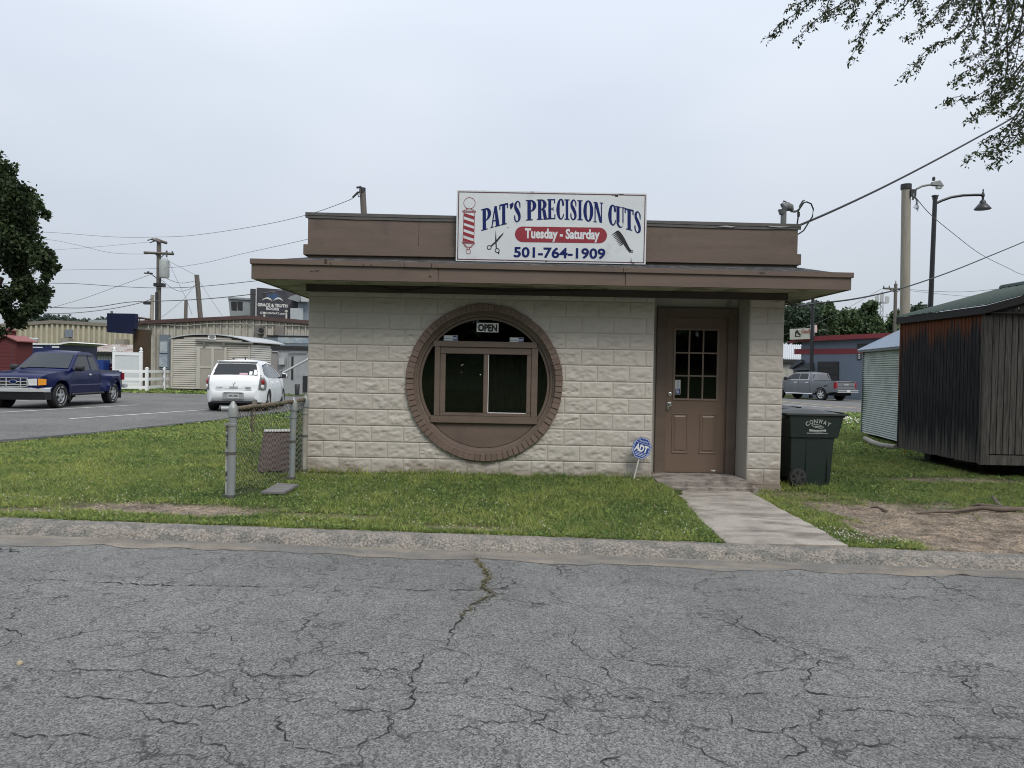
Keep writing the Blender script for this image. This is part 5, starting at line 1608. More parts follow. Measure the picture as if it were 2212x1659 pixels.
M_RAKE = mat("dark_rake_board", (0.02, 0.019, 0.018), 0.85, 0.25, 8, stretch=(1, 1, 6))
n = 26; w = (SYF - SYN) / n
mb = MB(); mb.box((0, 0, 0), (0.018, w - 0.011, ZS1 - ZS0 - 0.02)); mb.box((-0.001, 0, 0), (0.006, w - 0.005, ZS1 - ZS0 - 0.03))
pm = mb.mesh("plank", M_WOODL, bevel=0.002)
Ms = wm(shed).inverted()
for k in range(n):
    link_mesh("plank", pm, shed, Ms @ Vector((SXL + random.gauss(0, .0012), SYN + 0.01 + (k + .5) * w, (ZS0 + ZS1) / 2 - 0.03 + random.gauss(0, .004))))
w2 = 0.094
def roofz(x): return 2.36 + 0.29 * (x - 6.80)
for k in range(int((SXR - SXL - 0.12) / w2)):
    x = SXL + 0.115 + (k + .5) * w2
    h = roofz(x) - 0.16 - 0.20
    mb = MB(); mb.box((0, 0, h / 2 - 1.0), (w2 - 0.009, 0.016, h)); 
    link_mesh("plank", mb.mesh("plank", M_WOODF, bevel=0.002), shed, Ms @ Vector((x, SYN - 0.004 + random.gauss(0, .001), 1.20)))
mb = MB(); mb.bx(SXL - 0.012, SXL + 0.108, SYN - 0.02, SYN + 0.012, ZS0 - 0.03, 2.27); mb.bx(SXL - 0.016, SXL + 0.006, SYN + .013, SYN + 0.05, ZS0 - 0.03, 2.27)
mb.build("corner_board", M_WOODF, shed, bevel=0.003)
mb = MB(); mb.bx(SXL - 0.016, SXL + 0.01, SYF - 0.04, SYF + 0.01, ZS0, 2.34); mb.build("corner_board", M_WOODL, shed, bevel=0.003)
mb = MB(); mb.bx(SXL + .11, SXR, SYN - 0.026, SYN + 0.006, ZS0 - 0.03, ZS0 + 0.115); mb.build("skid_board", M_WOODF, shed, bevel=0.004)
mb = MB(); mb.bx(SXL + .03, SXR - 0.03, SYN + 0.03, SYF - 0.03, ZS0 + 0.02, 2.34); mb.build("core", M_RAKE, shed)
# roof: sheet with standing ribs running up the slope
XE, YE0, YE1 = 6.86, SYN - 0.13, SYF + 0.06
XRG = 8.75
mb = MB()
def rz(x, d=0): return roofz(x) + d
zr_ = roofz(XRG)
mb.add([(XE, YE0, rz(XE)), (XRG, YE0, zr_), (2 * XRG - XE, YE0, rz(XE)), (XE, YE1, rz(XE)), (XRG, YE1, zr_), (2 * XRG - XE, YE1, rz(XE)),
        (XE, YE0, rz(XE) + .012), (XRG, YE0, zr_ + .012), (2 * XRG - XE, YE0, rz(XE) + .012), (XE, YE1, rz(XE) + .012), (XRG, YE1, zr_ + .012), (2 * XRG - XE, YE1, rz(XE) + .012)],
       [(0, 1, 4, 3), (1, 2, 5, 4), (6, 7, 10, 9), (7, 8, 11, 10), (0, 1, 7, 6), (1, 2, 8, 7), (3, 4, 10, 9), (4, 5, 11, 10), (0, 3, 9, 6), (2, 5, 11, 8)])
for k in range(13):
    y = YE0 + 0.03 + (YE1 - YE0 - 0.06) * k / 12
    for s in (0, 1):
        a = Vector((XE if s == 0 else 2 * XRG - XE, y, rz(XE) + .012)); b = Vector((XRG, y, zr_ + .012))
        mb.tube([a, b], 0.014, 5)
mb.tube([(XRG, YE0, zr_ + .014), (XRG, YE1, zr_ + .014)], 0.06, 8)
mb.build("roof", M_GREEN, shed)
mb = MB()
mb.prism([(XE + .01, YE0 + .004, rz(XE) - .115), (XRG, YE0 + .004, zr_ - .115), (XRG, YE0 + .004, zr_ - .004), (XE + .01, YE0 + .004, rz(XE) - .004)], (0, .03, 0))
mb.prism([(XRG, YE0 + .004, zr_ - .115), (2 * XRG - XE, YE0 + .004, rz(XE) - .115), (2 * XRG - XE, YE0 + .004, rz(XE) - .004), (XRG, YE0 + .004, zr_ - .004)], (0, .03, 0))
mb.bx(XE + .01, XE + .035, YE0 + .036, YE1, rz(XE) - .12, rz(XE) - .004)
mb.prism([(SXL - .0, SYN - .02, rz(SXL) - .17), (XRG, SYN - .02, zr_ - .17), (XRG, SYN - .02, zr_ - .05), (SXL, SYN - .02, rz(SXL) - .05)], (0, .05, 0))
mb.build("rake_board", M_RAKE, shed, bevel=0.002)
mb = MB(); mb.bx(XE + .036, SXL, YE0 + .036, YE1 - .01, rz(XE) - .11, rz(XE) - .09); mb.bx(SXL, SXR, YE0 + .036, SYN - .02, rz(XE) - .11, rz(XE) - .09); mb.build("eave_board", M_RAKE, shed)
for x in (7.0, 8.3, 9.6):
    for y in (SYN + .25, SYF - .3):
        mb = MB(); mb.box((x + .5, y + (.35 if y < 12 else 0), -0.02), (0.4, 0.2, 0.19)); mb.build("block_support", M_RAKE, shed)  # supports painted near black, standing in for the shadow beneath the shed

# ------------------------------------------------------------------ corrugated metal shed behind it
M_CORR = mat("grey_corrugated_steel", (0.36, 0.40, 0.385), 0.42, 0.12, 2.5, metal=0.35, stretch=(1, 1, 0.6), col2=(0.27, 0.31, 0.28), c2scale=1.2)
M_BLUEROOF = mat("blue_grey_roof_sheet", (0.20, 0.245, 0.31), 0.4, 0.06, 2, metal=0.3)
FW, NW = Vector((8.53, 18.0, 0)), Vector((8.06, 15.1, 0))      # far and near end of the long left wall
dw = (NW - FW).normalized(); nw_ = Vector((dw.y, -dw.x, 0)); LW = (NW - FW).length     # nw_ faces the shop
iw = -nw_
msh = thing("metal_shed", "grey corrugated metal shed with blue-grey roof beside the timber shed", "shed", (8.9, 16.5, -0.1))
zb_, zt_ = -0.03, 1.92
NR = 40 * 8
V = []; Fq = []
nx = 10
for i in range(NR + 1):
    z = zb_ + (zt_ - zb_) * i / NR
    for k in range(nx):
        p = FW + dw * (LW * k / (nx - 1)) + nw_ * (0.011 * math.cos(i * math.pi / 4) + 0.006 * math.sin(k * 1.3 + i * .03))
        V.append((p.x - msh.location.x, p.y - msh.location.y, z - msh.location.z))
for i in range(NR):
    for k in range(nx - 1):
        q = i * nx + k; Fq.append((q, q + 1, q + nx + 1, q + nx))
link_mesh("corrugated_wall", raw_mesh("corrugated_wall", V, Fq, M_CORR, smooth=True), msh)
M_DST = mat("dark_steel_trim", (0.10, 0.115, 0.125), .5)
def upright(mb_, p, a, b, c, d):
    mb_.prism([p + dw * a + nw_ * c + Vector((0, 0, zb_ - .02)), p + dw * b + nw_ * c + Vector((0, 0, zb_ - .02)), p + dw * b + nw_ * d + Vector((0, 0, zb_ - .02)), p + dw * a + nw_ * d + Vector((0, 0, zb_ - .02))], (0, 0, zt_ - zb_ + .02))
mb = MB(); upright(mb, FW, -.03, .012, -.03, .02); mb.build("corner_trim", M_DST, msh)
mb = MB(); upright(mb, NW, -.012, .03, -.03, .02); mb.build("corner_trim", M_DST, msh)
WD = 2.5
mb = MB(); q = NW + iw * 0.03; mb.prism([q + Vector((0, 0, zb_)), q + iw * WD + Vector((0, 0, zb_)), q + iw * WD + Vector((0, 0, zt_)), q + iw * WD / 2 + Vector((0, 0, zt_ + .62)), q + Vector((0, 0, zt_))], -dw * .03)
q = FW + iw * 0.03; mb.prism([q + Vector((0, 0, zb_)), q + iw * WD + Vector((0, 0, zb_)), q + iw * WD + Vector((0, 0, zt_)), q + iw * WD / 2 + Vector((0, 0, zt_ + .62)), q + Vector((0, 0, zt_))], dw * .03)
mb.build("gable_wall", M_CORR, msh)
mb = MB(); q = FW + iw * (WD - .02); q2 = NW + iw * (WD - .02); mb.quad(q + Vector((0, 0, zb_)), q2 + Vector((0, 0, zb_)), q2 + Vector((0, 0, zt_)), q + Vector((0, 0, zt_))); mb.build("back_wall", M_CORR, msh)
e0 = FW - dw * .18 + nw_ * .10 + Vector((0, 0, 1.945)); e1 = NW + dw * .15 + nw_ * .10 + Vector((0, 0, 1.945))
rise = 0.70; half_ = WD / 2 + .10
r0_ = e0 + iw * half_ + Vector((0, 0, rise)); r1_ = e1 + iw * half_ + Vector((0, 0, rise))
f0_ = e0 + iw * 2 * half_; f1_ = e1 + iw * 2 * half_
mb = MB()
up_ = Vector((0, 0, .012))
for a, b, c, d in ((e0, e1, r1_, r0_), (f0_, f1_, r1_, r0_)):
    mb.prism([a, b, c, d], up_)
    for k in range(12):
        t_ = k / 11; mb.tube([a.lerp(b, t_) + up_, d.lerp(c, t_) + up_], 0.014, 5)
mb.build("roof", M_BLUEROOF, msh)
mb = MB(); mb.prism([e0 - up_ * 4 + iw * .01, e1 - up_ * 4 + iw * .01, e1 + iw * .01 - up_ * .2, e0 + iw * .01 - up_ * .2], iw * .02); mb.build("eave_trim", M_DST, msh)
for p in (FW + dw * .5 + iw * .25, NW - dw * .5 + iw * .25):
    mb = MB(); mb.box((p.x, p.y, -.09), (.35, .35, .13)); mb.build("block_support", M_RAKE, msh)
# curved landscape timber and marker stake
p = [ground(1869, 953), ground(1885, 962), ground(1905, 969), ground(1934, 973)]
for q in p: q.z += 0.06
mb = MB(); mb.tube(p, 0.055, 8); tag(mb.build("landscape_timber", mat("grey_timber_bleached", (0.27, 0.25, 0.225), 0.9, 0.25, 5, stretch=(1, 6, 6)), None, smooth=50), "bleached curved timber lying below the corrugated metal shed", "timber")
g = ground(1953, 985)
mb = MB(); mb.tube([g, g + Vector((0.012, 0, .27))], 0.011, 8); tag(mb.build("marker_stake", mat("yellow_marker", (0.45, 0.28, 0.03), 0.6, .15), None, smooth=50), "yellow marker stake in the grass by the timber shed corner", "stake")
# roots in the bare patch
M_ROOT = mat("root_bark", (0.13, 0.10, 0.08), 0.95, 0.3, 12, bump=0.6, bscale=40)
def root(pts, r, label):
    P = [ground(u, v) for u, v in pts]
    mb_ = MB(); k = len(P)
    for i, q in enumerate(P): q.z += (0.012 if 0 < i < k - 1 else -0.015)
    rs = [r * (0.35 + 0.65 * (i / (k - 1))) for i in range(k)]
    mb_.tube(P, rs, 7)
    tag(mb_.build("root", M_ROOT, None, smooth=70), label, "root", "tree roots in the bare earth")
root([(1980, 1106), (2020, 1108), (2060, 1107), (2095, 1102), (2120, 1099), (2155, 1103), (2225, 1098)], 0.03, "long pale root crossing the bare earth at right")
root([(2095, 1090), (2115, 1092), (2135, 1096), (2215, 1100)], 0.03, "short root just above the long pale root")
root([(2142, 1068), (2146, 1076), (2151, 1085), (2165, 1094)], 0.03, "stubby root standing upright above the long root")
root([(1880, 1094), (1895, 1097), (1915, 1102)], 0.018, "thin root at the middle of the bare earth")

# ------------------------------------------------------------------ right background
M_POLEW = mat("pale_pole_wood", (0.30, 0.27, 0.225), 0.9, 0.2, 3, stretch=(6, 6, 0.5), bump=0.5, bscale=20)
M_POLEG = mat("grey_pole_wood", (0.13, 0.115, 0.10), 0.9, 0.25, 3, stretch=(6, 6, 0.5), bump=0.4, bscale=20)
M_POLEB = mat("black_pole_paint", (0.012, 0.013, 0.015), 0.4, 0.1)
M_LAMPG = mat("grey_lamp_metal", (0.20, 0.21, 0.205), 0.5, 0.1)
M_INS = mat("insulator_grey", (0.08, 0.08, 0.085), 0.4)
def pole(name, label, u, vtop, Y, r0, r1, m, zbase=None, group=None, cat="utility pole", ub=None):
    t_ = at(u, vtop, Y)
    b_ = t_.copy() if ub is None else at(ub[0], ub[1], Y)
    b_.z = float(H(b_.x, Y)) - 0.3 if zbase is None else zbase
    if ub is not None:                                        # lean measured higher up: extend to the ground
        q = at(ub[0], ub[1], Y); k = (q.x - t_.x) / (q.z - t_.z); b_.x = t_.x + k * (b_.z - t_.z)
    t = thing(name, label, cat, (b_.x, Y, b_.z + .3), 0, group)
    mb_ = MB(); mb_.tube([b_, b_.lerp(t_, .5), t_], [r0, (r0 + r1) / 2, r1], 14); mb_.build("shaft", m, t, smooth=40)
    return t, t_
Yp = 22.0
t, tp = pole("utility_pole", "tall pale wooden pole with a street lamp behind the metal shed", 1957.5, 399, Yp, 0.155, 0.125, M_POLEW, group="utility poles", ub=(1955, 640))
mb = MB(); mb.lathe([(0.148, -0.14), (0.150, -0.13), (0.150, 0.01), (0.02, 0.03)], tp, 14); mb.box(tp + Vector((0.14, -.12, -.27)), (.16, .1, .2)); mb.build("top_band", M_BLACK, t)
P = lambda u, v, dy=0: at(u, v, Yp + dy)
mb = MB(); mb.tube([P(1972, 432, -.15), P(1973, 418, -.15), P(1980, 408, -.15), P(1992, 402, -.15), P(2008, 399, -.15), P(2022, 399, -.15)], 0.032, 8); arm = mb.build("lamp_arm", M_LAMPG, t, smooth=60)
mb = MB(); c = P(2024, 397, -.15)
mb.add([c + Vector(q) * .8 for q in ((-.2, -.08, -.06), (.2, -.12, -.10), (.2, .12, -.10), (-.2, .08, -.06), (-.2, -.06, .05), (.06, -.09, .11), (.06, .09, .11), (-.2, .06, .05), (.22, 0, .0))],
       [(0, 1, 2, 3), (4, 5, 6, 7), (0, 1, 5, 4), (3, 2, 6, 7), (0, 3, 7, 4), (1, 8, 5), (2, 8, 6), (5, 8, 6), (1, 2, 8)])
mb.build("lamp_head", M_LAMPG, t); mb = MB(); mb.box(c + Vector((.06, 0, -.11)), (.16, .13, .08)); mb.build("lens", mat("lamp_lens", (0.55, 0.57, 0.56), .3), t, bevel=.02)
mb = MB(); mb.lathe([(.04, 0), (.045, .08), (.03, .11)], c + Vector((-.1, 0, .09)), 8); mb.build("photocell", M_BLACK, t)
mb = MB()
for k in range(4): mb.tube([P(1972, 424, -.2), P(1978 + 2 * k, 425 + 4 * k, -.2), P(1979 + k, 440, -.2), P(1973 + 3 * k, 448 + 3 * k, -.2), P(1985, 452 - 3 * k, -.2)], .008, 4)
mb.build("loose_wire", M_INS, t)
wire("pole_wire", "thin grey wire sagging right from the pale wooden pole", [at(1977, 425, 21.8), at(2010, 463, 24), at(2060, 505, 27), at(2120, 550, 31), at(2180, 580, 36), at(2212, 594, 39), at(2300, 615, 46)], 0.012, M_INS)
# black street lamps
Yl = 26.0
t, tp = pole("street_lamp", "tall black street lamp with bell shade over the timber shed roof", 2020, 424, Yl, 0.10, 0.072, M_POLEB, cat="street lamp", group="black street lamps", ub=(2011, 640))
mb = MB(); mb.lathe([(0.09, -.1), (0.09, -.02), (0.12, 0), (0.11, .03), (.02, .05)], tp, 10); mb.build("cap", M_POLEB, t)
Q = lambda u, v: at(u, v, Yl)
mb = MB(); mb.tube([Q(2020, 440), Q(2035, 433), Q(2055, 426), Q(2080, 422), Q(2105, 421), Q(2124, 421)], .045, 8); mb.build("arm", M_POLEB, t, smooth=60)
c = Q(2122.5, 452)
mb = MB(); mb.lathe([(.27, 0), (.27, .015), (.14, .18), (.11, .19), (.10, .26), (.07, .31), (.04, .33), (.036, .42), (.055, .44), (.055, .50), (.04, .56), (.018, .62), (.028, .66), (.005, .72)], c, 16)
mb.build("shade", M_POLEB, t, smooth=40)
Yl2 = 55.0
t, tp = pole("street_lamp", "slim black lamp pole in front of the grey garage", 1757, 600, Yl2, 0.15, 0.11, M_POLEB, cat="street lamp", group="black street lamps", ub=(1753, 780))
# distant utility pole with crossarm, cell tower
Yd = 75.0
t, tp = pole("utility_pole", "distant grey utility pole with crossarm left of the pale pole", 1935, 613, Yd, 0.20, 0.16, M_POLEG, group="utility poles", ub=(1933, 700))
D = lambda u, v, y=Yd: at(u, v, y)
mb = MB(); mb.tube([D(1908, 623), D(1948, 624.5)], .10, 4); mb.build("crossarm", M_POLEG, t); mb = MB(); mb.tube([D(1920, 624), D(1933, 632)], .04, 4); mb.tube([D(1945, 625), D(1937, 632)], .04, 4); mb.build("brace", M_INS, t)
mb = MB()
for u in (1909, 1921, 1946): mb.lathe([(.06, 0), (.08, .1), (.03, .25)], D(u, 622), 6)
mb.lathe([(.05, 0), (.05, .3)], tp, 6)
mb.build("insulator", M_INS, t)
Yt = 240.0
c = at(1905.5, 632, Yt); gz_ = -0.4
tw = thing("cell_tower", "distant grey cell tower above the green trees", "tower", (c.x, Yt, gz_))
T = lambda u, v: at(u, v, Yt)
mb = MB()
for s in (-1, 1): mb.tube([(c.x + s * .9, Yt, gz_), (c.x + s * .35, Yt, c.z)], .12, 5)
n = 22
for k in range(n):
    za, zb2 = gz_ + (c.z - gz_) * k / n, gz_ + (c.z - gz_) * (k + 1) / n
    w0_, w1_ = .9 - .55 * k / n, .9 - .55 * (k + 1) / n
    s = 1 if k % 2 else -1
    mb.tube([(c.x - s * w0_, Yt, za), (c.x + s * w1_, Yt, zb2)], .09, 4)
M_TOW = mat("tower_grey", (0.22, 0.24, 0.25), 0.6)
mb.tube([(c.x, Yt, c.z - 1), (c.x, Yt, c.z + .3)], .15, 6); mb.build("mast", M_TOW, tw)
mb = MB(); zc_ = T(1905, 654).z; mb.tube([(T(1892, 654).x, Yt, zc_), (T(1918, 654).x, Yt, zc_)], .22, 6); mb.tube([(T(1894, 684).x, Yt, T(1894, 684).z), (T(1916, 684).x, Yt, T(1894, 684).z)], .15, 6); mb.build("platform", M_TOW, tw)
for u, v0, v1 in ((1892, 640, 656), (1896, 638, 654), (1904, 636, 652), (1914, 640, 656), (1918, 641, 655), (1894, 676, 690), (1916, 678, 688)):
    a, b = T(u, v0), T(u, v1); mb = MB(); mb.bx(a.x - .3, a.x + .3, Yt - .4, Yt - .15, b.z, a.z); mb.build("antenna", mat("antenna_white", (0.42, .43, .43), .5), tw)

# grey-blue garage with red trim
M_GARAGE = mat("slate_blue_paint", (0.155, 0.185, 0.235), 0.75, 0.07, 1.2)
M_REDTRIM = mat("dark_red_trim", (0.22, 0.028, 0.035), 0.55, 0.12, 3)
M_CHAR = mat("charcoal_panel", (0.028, 0.027, 0.028), 0.6, 0.2)
M_CANVAS = mat("charcoal_canvas", (0.045, 0.052, 0.062), 0.85, 0.15)
A, B = Vector((at(1729, 840, 58.0).x, 58.0, 0)), Vector((at(1960, 840, 50.0).x, 50.0, 0))
ga = thing("garage_building", "grey-blue garage with red roof trim and red stripe", "building", (A.x, 58, -.35))
dirg = (B - A).normalized(); nrm = Vector((dirg.y, -dirg.x, 0))
def G(u, v, off=0.0):
    d = ray(u, v); P0 = A + nrm * off
    t_ = ((P0 - Vector((0, 0, HC))).dot(nrm)) / d.dot(nrm)
    return Vector((0, 0, HC)) + d * t_
ztop = G(1729, 740).z
gb = -.45
mb = MB()
back = Vector((-nrm.x, -nrm.y, 0)) * 14
mb.prism([(A.x, A.y, gb), (B.x, B.y, gb), (B.x, B.y, G(1960, 727).z), (A.x, A.y, ztop + .12)], back); mb.build("wall", M_GARAGE, ga)
def plate(mb_, u0, v0, u1, v1, o0=0.02, th=0.08):
    pts = [G(u0, v1, o0), G(u1, v1, o0), G(u1, v0, o0), G(u0, v0, o0)]
    za, zb2 = pts[0].z, pts[2].z
    for q in pts[:2]: q.z = za
    for q in pts[2:]: q.z = zb2
    mb_.prism(pts, nrm * th)
def strip_(mb_, pts, o0, th):
    mb_.prism([G(u, v, o0) for u, v in pts], nrm * th)
mb = MB(); strip_(mb, [(1712, 741.5), (1729, 739), (1960, 728), (1960, 718.5), (1745, 727.5), (1712, 739)], .02, .5); mb.build("roof_fascia", M_REDTRIM, ga)
mb = MB(); strip_(mb, [(1716, 765.5), (1960, 763), (1960, 752), (1716, 754)], .012, .02); mb.build("red_stripe", M_REDTRIM, ga)
gd = None
mb = MB(); plate(mb, 1767, 781, 1812, 838, .01, .05); gd = mb.build("garage_door", M_CHAR, ga)
for k in range(4):
    mb = MB(); plate(mb, 1768.5, 783 + 13.5 * k, 1810.5, 794.5 + 13.5 * k, .062, .03); mb.build("door_panel", M_CHAR, gd)
mb = MB(); plate(mb, 1852, 742, 1875, 753, .02, .05); mb.build("window", M_CHAR, ga)
mb = MB(); plate(mb, 1852, 764, 1860, 777, .03, .06); nb = mb.build("number_sign", M_CHAR, ga)
mb = MB(); o = G(1853.2, 775, .10); add_text(mb, "13", o, dirg, (0, 0, 1), .19, .36, .03); mb.build("numeral", M_WHITE, nb)
mb = MB(); plate(mb, 1722, 795, 1754, 842, .01, .06); mb.build("entrance_door", M_CHAR, ga)
for pts in ([(1702, 797), (1727, 785), (1729, 777), (1722, 777)], ):
    pass
for lab, p in (("awning", [(1709, 799.5), (1727, 791), (1752, 782), (1752, 799), (1728, 800)]), ("awning", [(1703, 796), (1724, 777), (1731, 777), (1731, 783), (1710, 797)])):
    mb = MB()
    hi_ = [G(p[1][0], p[1][1], .05), G(p[2][0], p[2][1], .05)]
    mb.prism([G(u, v, .5 if k in (0, 3, 4) else .3) for k, (u, v) in enumerate(p)], nrm * -.28); mb.build(lab, M_CANVAS, ga)
# roof sign
gs = thing("roof_sign", "cream roof sign with old car drawing on the grey garage", "sign", G(1735, 738, .4))
mb = MB(); plate(mb, 1711, 709, 1752, 734, .55, .25); mb.build("panel", mat("cream_sign_face", (0.62, 0.59, 0.50), .6, .08), gs)
mb = MB(); plate(mb, 1754, 702, 1765, 719, .55, .22); mb.build("small_panel", mat("blue_white_sign_face", (0.40, 0.46, 0.50), .6, .3, 1.0, col2=(0.5, .32, .26), c2scale=1.0), gs)
mb = MB(); o = G(1730.5, 720, .83); add_text(mb, "Gauli", o, dirg, (0, 0, 1), (G(1749.5, 720, .83) - o).length, .30, .03); mb.build("lettering", mat("faded_red_letter", (0.36, .12, .09), .6), gs)
mb = MB()
for q in ([(1717, 727.5), (1729, 727.5), (1729, 726), (1717, 726)], [(1717, 727), (1718, 716), (1720, 713.5), (1721, 716), (1719, 722), (1720, 726)], [(1720, 717), (1725, 715), (1725, 720), (1721, 721)], [(1724, 721), (1728, 719), (1729.5, 722), (1728.5, 725), (1725, 724)], [(1719, 714), (1724, 713), (1724, 715), (1720, 716)]):
    strip_(mb, q, .805 + .004 * len(mb.f), .006)
mb.build("car_drawing", M_INK, gs)
mb = MB()
for u in (1722, 1757): mb.tube([G(u, 740, .5), G(u, 716, .5)], .1, 6)
mb.build("sign_post", M_POLEG, gs)
# small pale metal building left of it
Ys = 66
ps = thing("metal_building", "small pale metal building left of the grey garage", "building", (at(1705, 850, Ys).x, Ys, -.35))
K = lambda u, v, dy=0: at(u, v, Ys + dy)
mb = MB(); a, b = K(1660, 775), K(1729, 778); mb.bx(a.x, b.x, Ys, Ys + 8, -.5, a.z); mb.build("wall", mat("cream_metal_wall", (0.50, .48, .43), .7, .08), ps)
mb = MB(); a, b, c, d = K(1660, 775, -.4), K(1729, 777, -.4), at(1729, 745.5, Ys + 5), at(1660, 744, Ys + 5); mb.poly([a, b, c, d])
for k in range(16): f = k / 15; mb.tube([a.lerp(b, f) + Vector((0, 0, .03)), d.lerp(c, f) + Vector((0, 0, .03))], .06, 4)
mb.build("roof", mat("white_metal_roof", (0.52, .53, .54), .5, .08, metal=.2), ps)
mb = MB(); mb.prism([a + Vector((0, .02, -.3)), b + Vector((0, .02, -.3)), b + Vector((0, .02, 0)), a + Vector((0, .02, 0))], (0, .1, 0)); mb.build("eave_trim", M_CHAR, ps)
mb = MB()
a, b = K(1660, 780), K(1718, 780)
for k in range(24): x = a.x + (b.x - a.x) * k / 23; mb.bx(x - .04, x + .04, Ys - .05, Ys - .002, -.4, a.z - .15)
mb.build("wall_rib", mat("cream_metal_wall", (0.50, .48, .43), .7), ps)
mb = MB(); a, b = K(1714, 780), K(1729, 830); mb.bx(a.x, b.x, Ys - .06, Ys - .01, -.4, a.z - .2); mb.build("dark_bay", M_CHAR, ps)
for k, (a, b, lab) in enumerate((((1660, 735, 74), (1908, 622, 75), "faint wire left of the distant crossarm pole"), ((1946, 624, 75), (2250, 612, 60), "faint upper wire right of the distant crossarm pole"), ((1946, 626, 75), (2250, 636, 90), "faint lower wire right of the distant crossarm pole"))):
    p, q = at(*a), at(*b); mid = p.lerp(q, .5) - Vector((0, 0, .5)); wire("distant_wire", lab, [p, mid, q], .018, M_INS, "thin distant wires")

# ------------------------------------------------------------------ left background
# ranch-rail vinyl fence and privacy panel
M_VINYL = mat("white_vinyl", (0.80, 0.81, 0.81), 0.4, 0.03)
M_VINYLG = mat("pale_vinyl_panel", (0.60, 0.63, 0.63), 0.45, 0.04)
Yv = 36.5
def V_(u, v, Y=Yv): return at(u, v, Y)
vf = thing("vinyl_fence", "white three-rail vinyl fence in front of the tan utility shed", "fence", V_(317, 846))
zg = -0.1
pa, pb, pc, pd = V_(247, 845, 35.6), V_(317, 846, 36.2), V_(355, 843, 38.2), V_(372, 842, 38.6)
def rail_post(p, h, parent, w=0.13):
    mb_ = MB(); mb_.box((p.x, p.y, zg + h / 2), (w, w, h)); po = mb_.build("post", M_VINYL, parent, bevel=0.006)
    mb_ = MB(); mb_.add([(p.x - w * .62, p.y - w * .62, zg + h), (p.x + w * .62, p.y - w * .62, zg + h), (p.x + w * .62, p.y + w * .62, zg + h), (p.x - w * .62, p.y + w * .62, zg + h), (p.x, p.y, zg + h + .07)], [(0, 1, 2, 3), (0, 1, 4), (1, 2, 4), (2, 3, 4), (3, 0, 4)]); mb_.build("cap", M_VINYL, po)
for p, h in ((pb, 1.16), (pc, 1.16)): rail_post(p, h, vf)
def rail(p, q, z, parent, h=0.14, th=0.045):
    d = Vector((q.x - p.x, q.y - p.y, 0)).normalized(); s = Vector((-d.y, d.x, 0)) * th / 2
    mb_ = MB(); A_ = Vector((p.x, p.y, zg + z)); B2 = Vector((q.x, q.y, zg + z))
    mb_.prism([A_ - s, B2 - s, B2 - s + Vector((0, 0, h)), A_ - s + Vector((0, 0, h))], s * 2); mb_.build("rail", M_VINYL, parent)
for z in (0.16, 0.56, 0.94):
    rail(pa, pb, z, vf); rail(pb, pc, z, vf); rail(pc, pd, z, vf)
pf = thing("privacy_panel", "white vinyl privacy panel with two ball-topped posts left of the rail fence", "fence panel", V_(275, 840, 37.0))
qa, qb = V_(246, 840, 37.0), V_(304, 840, 37.0)
for q in (qa, qb):
    rail_post(q, 1.98, pf, 0.13)
    mb = MB(); mb.lathe([(.05, 0), (.075, .06), (.05, .13), (.005, .19)], (q.x, q.y, zg + 2.02), 10); mb.build("finial", M_VINYL, pf, smooth=60)
mb = MB(); mb.bx(qa.x + .07, qb.x - .07, 36.98, 37.02, zg + .35, zg + 1.78); mb.build("panel", M_VINYLG, pf)
for z in (.24, 1.78):
    mb = MB(); mb.bx(qa.x + .066, qb.x - .066, 36.955, 37.045, zg + z, zg + z + .16); mb.build("rail", M_VINYL, pf)

# tan utility shed with sliding barn door
M_TAN = mat("tan_lap_siding", (0.46, 0.435, 0.375), 0.65, 0.08, 1.5)
M_TANLINE = mat("dark_lap_gap", (0.10, 0.09, 0.075), 0.9)
M_TANDOOR = mat("tan_door_panel", (0.34, 0.315, 0.27), 0.7, 0.1, 2)
M_ALU = mat("white_roof_metal", (0.50, 0.51, 0.51), 0.4, 0.06, metal=.2)
Yt_ = 38.0
T_ = lambda u, v, Y=Yt_: at(u, v, Y)
f0, f1 = T_(371, 780), T_(540, 780)
zb2, ze, zp = 0.05, T_(369, 731).z, T_(448, 722).z
ts = thing("utility_shed", "tan lap-sided utility shed with sliding barn door behind the white hatchback", "shed", ((f0.x + f1.x) / 2, Yt_, -.1))
SD = 3.0                                                     # depth; the long side runs back to the right
sdv = Vector((0.2, 0.98, 0)).normalized()
xm = T_(448, 722).x
def gable(x):
    """roof line over the front"""
    t = (x - f0.x) / (f1.x - f0.x)
    zl, zr2 = ze, T_(540, 738).z
    return zl + (zr2 - zl) * t + (zp - ze + .02) * (1 - (2 * t - 1) ** 2) ** 0.9
core = MB()
NP = 14
fr = [(f0.x + (f1.x - f0.x) * k / NP) for k in range(NP + 1)]
P0 = [Vector((x, Yt_ + .02, gable(x) - .03)) for x in fr]
core.prism([Vector((f1.x, Yt_ + .02, zb2)), Vector((f0.x, Yt_ + .02, zb2))] + P0, sdv * SD)
core.build("core", M_TANLINE, ts)
nb_ = 26
mb = MB(); sw = MB()
ztop_ = zp + .1
